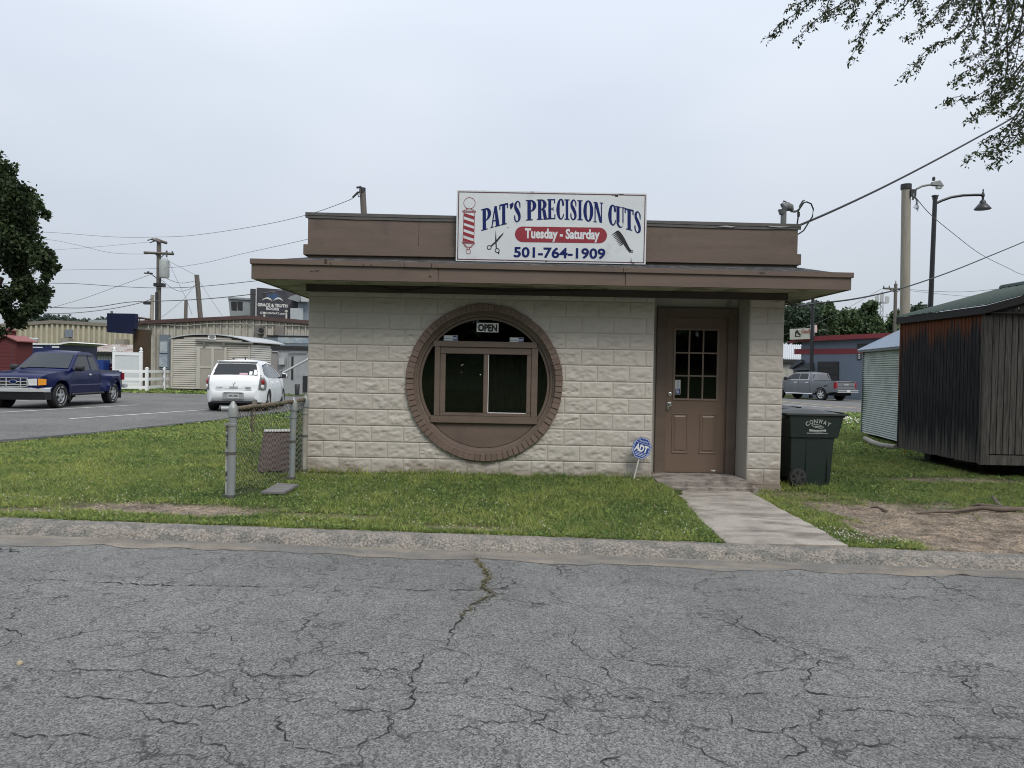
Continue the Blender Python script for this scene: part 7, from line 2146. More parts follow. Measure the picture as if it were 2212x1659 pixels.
mb = MB(); mb.lathe([(.02, 0), (.36, .02), (.40, .2), (.40, 1.35), (.36, 1.5), (.1, 1.55)], Hz(668, 915, -.35), 14); mb.build("transformer", mat("transformer_grey", (.36, .38, .37), .5), t, smooth=40)
mb = MB(); mb.tube([Hz(655, 712, -.35), Hz(660, 655, -.35)], .08, 6); mb.tube([Hz(712, 425, -.35), Hz(710, 540, -.35)], .07, 6); mb.tube([Hz(812, 436, -.35), Hz(815, 478, -.35)], .06, 6); mb.tube([Hz(370, 245, -.3), Hz(450, 222, -.3)], .05, 5); mb.tube([Hz(410, 288, -.3), Hz(500, 255, -.3)], .05, 5); mb.build("insulator", M_INS, t)
mb = MB(); mb.tube([Hz(550, 930, -.2), Hz(500, 890, -.5), Hz(440, 845, -.8), Hz(410, 832, -1)], .04, 6); mb.build("lamp_arm", M_LAMPG, t); mb = MB(); c = Hz(385, 828, -1.1); mb.box(c, (.62, .25, .09)); mb.lathe([(.08, 0), (.09, .15)], c, 6); mb.build("lamp_head", M_BLACK, t)
mb = MB(); mb.box(Hz(585, 1038, -.1), (.75, .6, .28)); mb.build("cable_bracket", M_BLACK, t)
mb = MB(); mb.tube([Hz(535, 1165, -.3), (Hz(540, 1600, -.3).x, 61.7, .0)], .13, 8); mb.build("riser", M_CHAR, t)
for (u, v, Y, r, ub, lab) in ((425, 594, 66, .20, (433, 685), "leaning pole with dark top right of the transformer pole"), (329.5, 637, 90, .22, (327.5, 690), "short pole just left of the transformer pole"), (402, 649, 90, .2, (401, 688), "far thin pole between the transformer and leaning poles"), (241.5, 672, 110, .18, (241.5, 690), "far small pole behind the navy sign")):
    pole("utility_pole", lab, u, v, Y, r * 1.15, r, M_POLEG if lab[0] != 's' else M_POLEW, group="utility poles", ub=ub)
t, tp = pole("utility_pole", "wooden pole rising behind the shop's left parapet", 783, 406, 34, .165, .135, M_POLEG, group="utility poles", ub=(786, 462))
Z6 = lambda x, y, dy=0: at((900 + x / 3.687) * .72, (550 + y / 3.687) * .72, 34 + dy)
mb = MB(); mb.lathe([(.148, -.25), (.148, .0), (.02, .03)], tp, 12); mb.build("top_band", M_CHAR, t)
mb = MB(); mb.tube([Z6(675, 30, -.2), Z6(665, 130, -.2)], .03, 5); mb.tube([Z6(625, 48, -.2), Z6(680, 38, -.2)], .05, 6)
for k in range(6): a = Z6(590 + 10 * k, 150 - 10 * k, -.2); mb.lathe([(.02, -.05), (.07, 0), (.02, .05)], a, 8)
mb.tube([Z6(660, 85, -.2), Z6(640, 120, -.2), Z6(650, 150, -.2), Z6(662, 140, -.2)], .025, 5); mb.build("insulator", M_INS, t)
W_ = lambda lab, *pts, r=.02, g="overhead wires at left": wire("overhead_wire", lab, [at(*p) for p in pts], r * .7, mat("grey_wire", (.12, .12, .125), .6), g)
W_("top wire from the left edge over the transformer pole to the pole behind the parapet", (-30, 492, 75), (60, 500, 72), (125, 503, 70), (250, 512, 66), (345, 512, 62), (420, 508, 55), (550, 489, 46), (660, 465, 40), (745, 436, 35), (765, 425, 34), r=.022)
W_("second wire, level from the left edge and rising behind the eave", (-30, 588, 75), (150, 583, 70), (335, 580, 62), (430, 570, 58), (520, 549, 50), (655, 519, 42), (760, 492, 36), r=.02)
W_("wire falling from the tree to the transformer pole's lower crossarm", (-30, 508, 75), (100, 517, 70), (170, 530, 68), (240, 546, 65), (320, 549, 62), r=.02)
W_("faint wire from the tree to the upper crossarm", (100, 541, 70), (200, 534, 66), (320, 523, 62), r=.016)
W_("thick wire level across the pole and up under the eave", (-30, 613, 62), (140, 612, 62), (260, 619, 61), (345, 622, 61), (430, 619, 58), (560, 606, 50), (625, 598, 45), r=.035)
W_("thick lower cable from the left edge up to the eave corner", (-30, 652, 58), (120, 664, 58), (200, 664, 58), (275, 653, 58), (330, 651, 58), (440, 646, 54), (560, 634, 48), (670, 619, 42), r=.045)
W_("slack cable from the tree to the small black box", (-30, 668, 57), (80, 677, 57), (160, 676, 57), (240, 667, 57), (300, 655, 57), (330, 645, 57), r=.04)
W_("slanting wire from the lamp arm down to the tree", (110, 665, 70), (180, 645, 68), (250, 620, 65), (328, 592, 62), r=.025)
W_("wire sagging between the transformer and the leaning pole", (360, 602, 62), (382, 610, 63), (400, 611, 64), (425, 606, 66), r=.03)
W_("deep slack wire between the transformer pole and the leaning pole", (348, 604, 62), (368, 620, 63), (388, 629, 64), (408, 625, 65), (424, 614, 66), r=.028)
W_("guy wire from the transformer pole down to the hall roof", (360, 555, 62), (380, 600, 60), (402, 645, 58), (415, 680, 57), r=.022)
W_("guy wire from the leaning pole down to the right", (430, 607, 66), (455, 645, 62), (480, 682, 58), r=.022)
W_("crossing wire from the leaning pole down to the hall roof", (424, 612, 66), (395, 648, 62), (350, 685, 58), r=.022)
W_("upper guy from the crossarm to the leaning pole top", (350, 556, 62), (385, 575, 64), (424, 595, 66), r=.02)
c = at(318, 655, 57); mb = MB(); mb.box(c, (.55, .22, .2)); tag(mb.build("splice_box", M_BLACK, None, bevel=.03), "black splice box hanging on the slack cable", "splice box")

# ------------------------------------------------------------------ vehicles
def paint(name, col, flake=0.06): return mat(name, col, 0.35, flake, 1.0, metal=0.0, coat=0.3, spec=0.2)
M_GLASSCAR = mat("car_glass", (0.012, 0.016, 0.018), 0.04, 0.2, 1.0, spec=0.6)
M_CHROMEC = mat("bright_chrome", (0.74, 0.75, 0.76), 0.22, 0.04, metal=0.55)
M_ALLOY = mat("silver_alloy", (0.55, 0.56, 0.57), 0.3, 0.08, metal=0.7)
M_REDL = mat("red_lens", (0.28, 0.012, 0.016), 0.2, 0.1)
M_CLRL = mat("clear_lens", (0.62, 0.63, 0.62), 0.15, 0.15, 8)
M_AMBER = mat("amber_lens", (0.75, 0.30, 0.03), 0.25, 0.1)
M_UNDER = mat("black_underbody", (0.010, 0.010, 0.011), 0.9)
M_TRIMB = mat("black_trim", (0.018, 0.018, 0.02), 0.55)

def arch(cx, cz, r, x0, x1, zb):
    """points of a wheel arch going from x0 to x1 (either direction) along the sill height"""
    a0 = math.asin(max(-1, min(1, (zb - cz) / r)))
    if x0 < x1: A = [math.pi - a0 + (a0 - (math.pi - a0)) * k / 12 for k in range(13)]
    else: A = [a0 + (math.pi - 2 * a0) * k / 12 for k in range(13)]
    return [(cx + r * math.cos(a), cz + r * math.sin(a)) for a in A]

class Car:
    """x runs from tail (0) to nose, y across (left side +), z up"""
    def __init__(self, name, label, cat, loc, rz, hw, body_mat, group=None):
        self.t = thing(name, label, cat, loc, rz, group)
        self.hw, self.bm = hw, body_mat

    def shell(self, outline, xs, zs_, name="body", m=None, crown=0.03, ny=7, smooth=38, scale=1.0, parent=None):
        bm = bmesh.new()
        f = bm.faces.new([bm.verts.new((x, 0, z)) for x, z in outline])
        bmesh.ops.triangulate(bm, faces=[f])
        for x in xs: bmesh.ops.bisect_plane(bm, geom=bm.verts[:] + bm.edges[:] + bm.faces[:], plane_co=(x, 0, 0), plane_no=(1, 0, 0), dist=1e-4)
        for z in zs_: bmesh.ops.bisect_plane(bm, geom=bm.verts[:] + bm.edges[:] + bm.faces[:], plane_co=(0, 0, z), plane_no=(0, 0, 1), dist=1e-4)
        bmesh.ops.remove_doubles(bm, verts=bm.verts[:], dist=0.002)
        bm.verts.index_update()
        P = [(v.co.x, v.co.z) for v in bm.verts]
        faces = [tuple(v.index for v in f_.verts) for f_ in bm.faces]
        rim = [(e.verts[0].index, e.verts[1].index) for e in bm.edges if len(e.link_faces) == 1]
        bm.free()
        mb = MB(); n = len(P)
        V = [(x, self.hw(x, z) * scale, z) for x, z in P] + [(x, -self.hw(x, z) * scale, z) for x, z in P]
        F = faces + [tuple(n + i for i in reversed(f_)) for f_ in faces]
        zm = max(z for x, z in P) * 0.45
        mid = {}
        nb_ = {}
        for a, b in rim: nb_.setdefault(a, []).append(b); nb_.setdefault(b, []).append(a)
        area = sum(outline[k][0] * outline[(k + 1) % len(outline)][1] - outline[(k + 1) % len(outline)][0] * outline[k][1] for k in range(len(outline)))
        cxm = (min(p[0] for p in P) + max(p[0] for p in P)) / 2
        def outward(i):
            if len(nb_[i]) < 2: return Vector((0, 1))
            a, b = nb_[i][0], nb_[i][1]
            t_ = Vector((P[b][0] - P[a][0], P[b][1] - P[a][1]))
            nv = Vector((-t_.y, t_.x))
            if nv.length < 1e-6: return Vector((0, 1))
            nv.normalize()
            if nv.y < -0.15 or (abs(nv.y) <= .15 and nv.x * (P[i][0] - cxm) < 0): nv = -nv
            return nv
        def mids(i):
            if i not in mid:
                x, z = P[i]; h = self.hw(x, z) * scale; ids = [i]; nv = outward(i)
                for k in range(1, ny):
                    s = 1 - 2 * k / ny
                    g = crown * (1 - s * s) if z > zm else 0
                    V.append((x + nv.x * g, h * s, z + nv.y * g)); ids.append(len(V) - 1)
                mid[i] = ids + [n + i]
            return mid[i]
        for a, b in rim:
            A, B = mids(a), mids(b)
            for k in range(ny): F.append((A[k], A[k + 1], B[k + 1], B[k]))
        mb.add(V, F)
        return mb.build(name, m or self.bm, parent or self.t, smooth=smooth, world=False)

    def side(self, name, pts, m, parent=None, off=0.005, th=0.0, sides=(1, -1), res=0.18):
        """flat-pattern piece on the flank following the body's curve"""
        o_ = None
        for s in sides:
            bm = bmesh.new()
            f = bm.faces.new([bm.verts.new((x, 0, z)) for x, z in pts])
            bmesh.ops.triangulate(bm, faces=[f])
            xs = np.arange(min(p[0] for p in pts) + res, max(p[0] for p in pts), res); zs_ = np.arange(min(p[1] for p in pts) + res, max(p[1] for p in pts), res)
            for x in xs: bmesh.ops.bisect_plane(bm, geom=bm.verts[:] + bm.edges[:] + bm.faces[:], plane_co=(x, 0, 0), plane_no=(1, 0, 0))
            for z in zs_: bmesh.ops.bisect_plane(bm, geom=bm.verts[:] + bm.edges[:] + bm.faces[:], plane_co=(0, 0, z), plane_no=(0, 0, 1))
            mb = MB(); bm.verts.index_update()
            V = [(v.co.x, s * (self.hw(v.co.x, v.co.z) + off), v.co.z) for v in bm.verts]
            F = [tuple(v.index for v in f_.verts) for f_ in bm.faces]
            if th:
                rim = [(e.verts[0].index, e.verts[1].index) for e in bm.edges if len(e.link_faces) == 1]; n = len(V)
                V += [(x, y - s * th, z) for x, y, z in V]; F += [(a, b, n + b, n + a) for a, b in rim]
            bm.free()
            mb.add(V, F); o_ = mb.build(name, m, parent or self.t, smooth=40, world=False)
        return o_

    def across(self, name, a, b, f0, f1, m, parent=None, off=0.008, y0=None, y1=None, ny=6, crown=0.0):
        """piece lying across the car on the slope from a to b (x, z); f = share of the half-width covered"""
        d = Vector((b[0] - a[0], 0, b[1] - a[1])); nrm = Vector((-d.z, 0, d.x)).normalized()
        if nrm.z < 0 and abs(nrm.z) > .2: nrm = -nrm
        if self.nosegn is not None: nrm = Vector((abs(nrm.x) * self.nosegn, 0, nrm.z))
        mb = MB(); V = []
        for (x, z), f in ((a, f0), (b, f1)):
            for k in range(ny + 1):
                s = -1 + 2 * k / ny
                if y0 is not None: y = y0 + (y1 - y0) * k / ny
                else: y = s * f * self.hw(x, z)
                V.append(Vector((x, y, z)) + nrm * (off + crown * (1 - (y / self.hw(x, z)) ** 2)))
        F = [(k, k + 1, ny + 2 + k, ny + 1 + k) for k in range(ny)]
        mb.add(V, F)
        return mb.build(name, m, parent or self.t, world=False)
    nosegn = None

    def wheel(self, x, side_, R, w, rr, spokes, track, m_rim=None, white=False):
        mb = MB(); y = side_ * track
        mb.lathe([(rr, -w / 2 + .01), (rr + .03, -w / 2), (R - .025, -w / 2), (R, -w / 2 + .03), (R, w / 2 - .03), (R - .025, w / 2), (rr + .03, w / 2), (rr, w / 2 - .01)], (x, y, R), 28, 'y', caps=False)
        t = mb.build("wheel", M_TYRE, self.t, smooth=35, world=False)
        mb = MB(); yo = y + side_ * (w / 2 - .02)
        n = spokes * 6
        def ring(r0, r1, ya, yb_):
            for k in range(n):
                a, b = 2 * math.pi * k / n, 2 * math.pi * (k + 1) / n
                P = lambda t_, r, yy: (x + r * math.cos(t_), yy, R + r * math.sin(t_))
                mb.quad(P(a, r0, ya), P(b, r0, ya), P(b, r1, yb_), P(a, r1, yb_))
        ring(rr * .90, rr + .005, yo - side_ * .01, yo + side_ * .008); ring(rr * .90, rr * .88, yo - side_ * .01, yo - side_ * .07)
        for k in range(spokes):
            a = 2 * math.pi * k / spokes + .3; q = Matrix.Rotation(-a, 3, 'Y')
            P = [Vector((rr * .12, 0, -.045)), Vector((rr * .92, 0, -.032)), Vector((rr * .92, 0, .032)), Vector((rr * .12, 0, .045))]
            mb.prism([Vector((x, yo - side_ * .02, R)) + q @ p for p in P], (0, side_ * .022, 0))
        mb.lathe([(.075, -.02), (.07, .012), (.02, .016)], (x, yo, R), 12, 'y')
        mb.build("rim", m_rim or M_ALLOY, t, world=False)
        mb = MB(); mb.lathe([(rr * .9, -.01), (rr * .9, .0)], (x, y + side_ * (w / 2 - .09), R), 20, 'y'); mb.build("brake_disc", M_TRIMB, t, world=False)
        if white:
            mb = MB()
            for k in range(28):
                if k % 7 == 6 or (k % 14) > 8: continue
                a, b = 2 * math.pi * k / 28, 2 * math.pi * (k + .8) / 28
                P = lambda t_, r: (x + r * math.cos(t_), y + side_ * (w / 2 + .002), R + r * math.sin(t_))
                mb.quad(P(a, rr + .055), P(b, rr + .055), P(b, rr + .085), P(a, rr + .085))
            mb.build("tyre_lettering", mat("raised_white", (.45, .45, .44), .8), t, world=False)

    def box(self, name, x0, x1, y0, y1, z0, z1, m, parent=None, bevel=0.0):
        mb = MB(); mb.bx(x0, x1, y0, y1, z0, z1); return mb.build(name, m, parent or self.t, bevel=bevel, world=False)

    def tube(self, name, pts, r, m, parent=None, n=8):
        mb = MB(); mb.tube(pts, r, n); return mb.build(name, m, parent or self.t, smooth=50, world=False)

def interp(x, pts): return float(np.interp(x, [p[0] for p in pts], [p[1] for p in pts]))

# ---- blue stepside pickup
def hw_pick(x, z):
    W = interp(x, [(0, .66), (.12, .70), (1.74, .70), (1.80, .855), (3.0, .865), (4.4, .86), (4.85, .80), (5.1, .68)])
    if x > 1.76:
        W *= interp(z, [(.35, .95), (.6, .985), (.85, 1.0), (1.02, .985), (1.12, .955), (1.66, .765), (1.72, .70)])
        W += .035 * math.exp(-((x - 4.25) / .50) ** 4) * float(sm(.45, .6, z) * (1 - sm(.90, 1.0, z)))
    else:
        f = math.exp(-((x - 1.02) / .66) ** 4)
        W += .205 * f * float(1 - sm(.93, 1.06, z)) * float(sm(.25, .4, z))
        W += .10 * float(sm(1.35, 1.5, x)) * float(1 - sm(.62, .70, z))
    return W
gfr = ground(123, 881); grr = ground(222, 877)
heading = math.atan2(-1.0, .045)
loc = Vector((-13.62, 22.25, -0.1)) - Vector((math.cos(heading), math.sin(heading), 0)) * 4.25 - Vector((-math.sin(heading), math.cos(heading), 0)) * .80
M_BLUE = paint("deep_blue_paint", (0.0035, 0.008, 0.058))
pk_ = Car("pickup_truck", "deep blue stepside pickup with chrome bumper parked at the left", "pickup", loc, heading, hw_pick, M_BLUE)
ol = [(0.0, .62), (0.02, 1.05), (.06, 1.09), (1.74, 1.10), (1.79, 1.12), (1.86, 1.40), (1.98, 1.66), (2.10, 1.71), (2.6, 1.735), (2.86, 1.715), (3.0, 1.665), (3.66, 1.165), (3.75, 1.13), (4.4, 1.085), (4.85, 1.02), (5.02, .95), (5.08, .86), (5.08, .60), (4.98, .50)]
ol += arch(4.25, .40, .47, 4.7, 3.8, .46) + [(3.7, .44), (1.62, .44)] + arch(1.06, .40, .475, 1.5, .6, .46) + [(.45, .52), (.05, .58)]
pk_.shell(ol, list(np.arange(.2, 5.0, .22)), [.55, .65, .75, .85, .95, 1.03, 1.12, 1.3, 1.5, 1.62])
pk_.box("chassis", .3, 4.9, -.62, .62, .34, .62, M_UNDER)
pk_.box("bed_floor", .08, 1.72, -.6, .6, 1.085, 1.134, M_TRIMB)
pk_.nosegn = 1
pk_.across("windscreen", (3.03, 1.645), (3.64, 1.19), .90, .93, M_GLASSCAR, off=.012, crown=.03)
pk_.nosegn = None
pk_.side("window", [(2.50, 1.15), (3.46, 1.15), (3.38, 1.24), (2.98, 1.59), (2.50, 1.61)], M_GLASSCAR)
pk_.side("window", [(1.98, 1.17), (2.40, 1.15), (2.40, 1.60), (2.09, 1.57)], M_GLASSCAR)
pk_.side("window_surround", [(2.46, 1.60), (2.99, 1.595), (2.97, 1.64), (2.46, 1.655)], M_TRIMB, off=.02)
pk_.side("vent_visor", [(2.0, 1.575), (2.42, 1.60), (2.42, 1.655), (2.02, 1.63)], M_TRIMB, off=.02)
pk_.side("window_frame", [(3.38, 1.24), (3.47, 1.15), (3.62, 1.15), (3.02, 1.62), (2.98, 1.59)], M_BLUE, off=.008)
for a in ([(2.44, .50), (2.455, .50), (2.455, 1.66), (2.44, 1.66)], [(3.52, .50), (3.535, .50), (3.535, 1.12), (3.52, 1.12)], [(1.93, .62), (1.94, .62), (1.94, 1.12), (1.93, 1.12)]):
    pk_.side("door_seam", a, M_UNDER, off=.003)
pk_.side("side_moulding", [(1.80, .675), (3.72, .675), (3.72, .705), (1.80, .705)], mat("moulding_pale_blue", (.10, .11, .19), .3), off=.012, th=.012)
pk_.side("side_moulding", [(1.50, .70), (1.76, .71), (1.76, .735), (1.50, .725)], mat("moulding_pale_blue", (.10, .11, .19), .3), off=.012, th=.012)
pk_.side("door_handle", [(2.50, .985), (2.62, .985), (2.62, 1.035), (2.50, 1.035)], M_CHROMEC, off=.022, th=.02)
for s in (1, -1):
    mb = MB(); mb.lathe([(.02, -.13), (.085, -.11), (.10, 0), (.085, .11), (.02, .13)], (3.42, s * .985, 1.21), 12, 'y'); o = mb.build("mirror", M_TRIMB, pk_.t, smooth=50, world=False)
    pk_.tube("mirror_arm", [(3.45, s * .80, 1.13), (3.43, s * .93, 1.19)], .03, M_TRIMB, o)
    pk_.tube("side_step", [(1.72, s * .86, .40), (3.68, s * .86, .40)], .04, M_TRIMB)
    pk_.tube("step_bracket", [(2.0, s * .6, .42), (2.0, s * .84, .38)], .03, M_TRIMB); pk_.tube("step_bracket", [(3.4, s * .6, .42), (3.4, s * .84, .38)], .03, M_TRIMB)
    pk_.box("mud_flap", .56, .58, s * .66, s * .90, .18, .56, M_TRIMB); pk_.box("mud_flap", 3.74, 3.76, s * .66, s * .88, .24, .50, M_TRIMB)
    pk_.side("arch_flare", [(4.25 + .47 * math.cos(a), .40 + .47 * math.sin(a)) for a in np.linspace(.1, 3.04, 14)] + [(4.25 + .545 * math.cos(a), .40 + .545 * math.sin(a)) for a in np.linspace(3.04, .1, 14)], M_BLUE, off=.022, th=.04, sides=(s,))
    pk_.side("arch_flare", [(1.06 + .475 * math.cos(a), .40 + .475 * math.sin(a)) for a in np.linspace(.1, 3.04, 14)] + [(1.06 + .55 * math.cos(a), .40 + .55 * math.sin(a)) for a in np.linspace(3.04, .1, 14)], M_BLUE, off=.022, th=.04, sides=(s,))
    hl = MB(); hl.add([(5.085, s * .40, .885), (5.085, s * .685, .90), (5.085, s * .685, .705), (5.085, s * .42, .70), (5.105, s * .40, .885), (5.10, s * .66, .90), (5.10, s * .66, .705), (5.105, s * .42, .70)], [(4, 5, 6, 7), (0, 1, 5, 4), (3, 2, 6, 7), (0, 4, 7, 3)]); hl.build("headlight", M_CLRL, pk_.t, world=False)
    hl = MB(); hl.add([(5.085, s * .69, .90), (4.90, s * .80, .885), (4.90, s * .80, .72), (5.085, s * .69, .705), (5.11, s * .69, .90), (4.93, s * .825, .885), (4.93, s * .825, .72), (5.11, s * .69, .705)], [(4, 5, 6, 7), (0, 1, 5, 4), (3, 2, 6, 7), (0, 4, 7, 3), (1, 5, 6, 2)]); hl.build("turn_signal", M_AMBER, pk_.t, world=False)
    for x in (4.25, 1.06): pk_.wheel(x, s, .375, .25, .205, 5, .755, white=True)
gr = pk_.box("grille", 5.082, 5.10, -.40, .40, .66, .92, M_UNDER)
mb = MB()
for z in (.72, .81): mb.bx(5.10, 5.115, -.37, .37, z - .012, z + .012)
for y in (-.2, .2): mb.bx(5.10, 5.117, y - .012, y + .012, .675, .905)
mb.bx(5.10, 5.118, -.40, .40, .905, .922); mb.bx(5.10, 5.118, -.36, .36, .655, .672); mb.bx(5.10, 5.116, -.40, -.375, .672, .905); mb.bx(5.10, 5.116, .375, .40, .672, .905)
mb.build("grille_bar", M_CHROMEC, gr, world=False)
mb = MB(); mb.lathe([(.01, -.0), (.075, .0), (.075, .012), (.01, .014)], (5.115, 0, .80), 20, 'x'); 
mb.v = [(x, y * 1.5, .80 + (z - .80) * .8) for x, y, z in mb.v]; bd = mb.build("badge", M_CHROMEC, gr, world=False)
mb = MB(); mb.lathe([(.01, 0), (.062, 0)], (5.131, 0, .80), 20, 'x'); mb.v = [(x, y * 1.55, .80 + (z - .80) * .8) for x, y, z in mb.v]; mb.build("badge_oval", mat("badge_blue", (.01, .03, .16), .3), bd, world=False)
bp = MB()
PB = [(-.86, 4.78), (-.80, 5.02), (-.5, 5.16), (0, 5.20), (.5, 5.16), (.80, 5.02), (.86, 4.78)]
for (ya, xa), (yb2, xb2) in zip(PB[:-1], PB[1:]):
    bp.add([(xa - .05, ya, .50), (xb2 - .05, yb2, .50), (xb2, yb2, .52), (xa, ya, .52), (xa, ya, .61), (xb2, yb2, .61), (xb2 - .08, yb2, .635), (xa - .08, ya, .635)], [(0, 1, 2, 3), (3, 2, 5, 4), (4, 5, 6, 7)])
bp.build("bumper", M_CHROMEC, pk_.t, smooth=30, world=False)
bp = MB()
for (ya, xa), (yb2, xb2) in zip(PB[:-1], PB[1:]):
    bp.add([(xa - .03, ya, .50), (xb2 - .03, yb2, .50), (xb2 - .12, yb2 * .97, .28), (xa - .12, ya * .97, .28)], [(0, 1, 2, 3)])
bp.build("valance", M_TRIMB, pk_.t, world=False)
pk_.box("front_apron", 4.7, 5.0, -.74, .74, .28, .55, M_UNDER)
for y0, y1 in ((-.65, -.05), (.05, .65)): pk_.tube("wiper", [(3.70, y0, 1.175), (3.60, (y0 + y1) / 2, 1.235), (3.52, y1, 1.29)], .012, M_TRIMB)
pk_.tube("antenna", [(3.95, -.80, 1.06), (3.82, -.82, 1.9)], .008, M_TRIMB)
pk_.box("rear_bumper", -.16, .02, -.80, .80, .52, .66, M_CHROMEC, bevel=.03)
for s in (1, -1): pk_.box("tail_lamp", -.01, .06, s * .64, s * .74, .80, 1.05, M_REDL)

# ---- white hatchback
def hw_hatch(x, z):
    W = interp(x, [(-.03, .60), (.05, .71), (.15, .78), (.40, .865), (1.0, .885), (3.2, .885), (3.7, .85), (4.1, .76), (4.36, .58)])
    return W * interp(z, [(.2, .93), (.35, .985), (.62, 1.0), (.88, .975), (1.02, .92), (1.44, .70), (1.53, .60), (1.56, .54)])
M_WHITEC = paint("white_car_paint", (0.80, 0.82, 0.83), .01)
hd = math.atan2(1.0, -.14)
rear = Vector((-8.27, 22.0, -.1))
vb = Car("hatchback", "white hatchback seen from behind between the pickup and the shop", "car", rear, hd, hw_hatch, M_WHITEC)
ol = [(.06, .30), (-.03, .45), (-.03, .62), (.03, .70), (.05, .82), (.10, .97), (.20, 1.06), (.46, 1.42), (.55, 1.50), (.75, 1.535), (1.5, 1.555), (2.1, 1.53), (2.45, 1.46), (3.22, 1.04), (3.4, .99), (3.95, .89), (4.24, .74), (4.35, .58), (4.35, .34), (4.22, .22)]
ol += arch(3.48, .33, .365, 3.85, 3.1, .24) + [(3.0, .215), (1.3, .215)] + arch(.88, .33, .365, 1.24, .5, .24) + [(.45, .27)]
vb.shell(ol, list(np.arange(.1, 4.3, .2)), [.4, .55, .68, .8, .92, 1.02, 1.15, 1.3, 1.44], crown=.035)
vb.box("underbody", .12, 4.1, -.70, .70, .19, .40, M_UNDER)
vb.nosegn = -1
rg = vb.across("rear_window", (.235, 1.085), (.455, 1.405), .90, .86, M_GLASSCAR, off=.016, crown=.035)
vb.across("glass_border", (.222, 1.068), (.47, 1.425), .94, .90, M_TRIMB, off=.010, crown=.035)
hx = vb.across("tailgate_seam", (.005, .645), (.009, .657), .80, .80, mat("seam_grey", (.25, .26, .27), .6), off=.012, crown=.035)
vb.box("roof_spoiler", .42, .62, -.58, .58, 1.495, 1.53, M_WHITEC, bevel=.012)
vb.box("plate_recess", -.045, -.036, -.30, .30, .40, .585, mat("plate_shadow", (.30, .31, .32), .6)); 
pl_ = vb.box("number_plate", -.052, -.046, -.16, .16, .415, .555, mat("plate_white", (.50, .52, .52), .5))
vb.box("plate_lip", -.052, -.040, -.26, .26, .565, .590, M_TRIMB)
mb = MB(); add_text(mb, "395 RIB", (-.0535, .13, .455), (0, -1, 0), (0, 0, 1), .26, .066, .03); mb.build("plate_lettering", M_INK, pl_, world=False)
vb.box("lower_valance", -.02, .12, -.62, .62, .27, .335, M_TRIMB)
for s in (1, -1):
    tl_o = vb.side("tail_lamp", [(.045, .67), (.36, .67), (.46, .88), (.40, 1.02), (.27, 1.12), (.13, .98), (.06, .82)], mat("lamp_smoke", (.13, .13, .135), .25), off=.02, th=.02, sides=(s,), res=.08)
    for (x, z, r, m_) in ((.215, .90, .085, M_REDL), (.17, .755, .072, M_CLRL), (.27, 1.035, .055, M_CLRL)):
        q = MB(); q.lathe([(r, -.02), (r * .9, .012), (r * .4, .025)], (0, 0, 0), 16, 'y')
        q.v = [tuple(Matrix.Rotation(s * math.radians(24), 3, 'Z') @ Vector((p[0], p[1] * s, p[2])) + Vector((x, s * (hw_hatch(x, z) + .028), z))) for p in q.v]
        q.build("lamp_lens", m_, tl_o, smooth=40, world=False)
    vb.wheel(.88, s, .325, .215, .215, 6, .765); vb.wheel(3.48, s, .325, .215, .215, 6, .765)
    mb = MB(); mb.lathe([(.02, -.10), (.09, -.08), (.10, 0), (.085, .08), (.02, .10)], (2.83, s * 1.0, 1.07), 10, 'x'); mi_ = mb.build("mirror", M_WHITEC, vb.t, smooth=50, world=False)
    vb.box("mirror_glass", 2.72, 2.735, s * .93, s * 1.07, 1.0, 1.13, M_TRIMB, mi_)
    vb.tube("mirror_arm", [(2.85, s * .82, 1.0), (2.84, s * .95, 1.04)], .03, M_TRIMB, mi_)
    for x in (1.35, 2.25): vb.side("door_handle", [(x, .84), (x + .16, .85), (x + .16, .885), (x, .875)], M_WHITEC, off=.03, th=.03, sides=(s,))
vb.side("window", [(.62, 1.13), (.80, 1.06), (1.02, 1.02), (1.02, 1.42), (.90, 1.40)], M_GLASSCAR)
vb.side("window", [(1.05, 1.02), (1.80, 1.0), (1.80, 1.46), (1.05, 1.425)], M_GLASSCAR)
vb.side("window", [(1.86, 1.0), (3.10, 1.0), (2.93, 1.12), (2.42, 1.41), (1.86, 1.46)], M_GLASSCAR)
vb.side("window_surround", [(.60, 1.12), (.90, 1.415), (1.8, 1.475), (2.44, 1.43), (3.16, .985), (3.10, .985), (2.40, 1.40), (1.8, 1.45), (.92, 1.39), (.66, 1.13)], M_TRIMB, off=.008)
for x in (1.83, 3.02, .99): vb.side("door_seam", [(x, .30 if x > 1 else .75), (x + .012, .30 if x > 1 else .75), (x + .012, .98), (x, .98)], mat("seam_grey", (.25, .26, .27), .6), off=.003)
vb.tube("antenna", [(.82, -.16, 1.57), (.74, -.16, 1.66)], .018, M_TRIMB); vb.box("roof_fin", .80, .90, .18, .22, 1.56, 1.62, M_TRIMB)
vb.nosegn = -1
mb = MB()
def hatch_pt(y, z, off=.052): return (interp(z, [(.60, .01), (.70, .03), (.82, .05), (.97, .10), (1.06, .20)]) - off, y, z)
for (y0, z0, y1, z1, w) in ((.045, .90, 0, .83, .018), (-.045, .90, 0, .83, .018), (0, .83, 0, .775, .018)):
    a, b = Vector(hatch_pt(y0, z0)), Vector(hatch_pt(y1, z1)); mb.tube([a, b], w / 2, 4)
mb.build("emblem", mat("dull_chrome", (.25, .26, .27), .3, metal=.6), vb.t, world=False)
mb = MB()
for y0, y1, z in ((.50, .32, .745), (-.34, -.50, .745), (-.34, -.50, .705)):
    a, b = hatch_pt(y0, z), hatch_pt(y1, z); mb.tube([a, b], .011, 4)
mb.build("badge_strip", mat("dull_chrome", (.25, .26, .27), .3, metal=.6), vb.t, world=False)
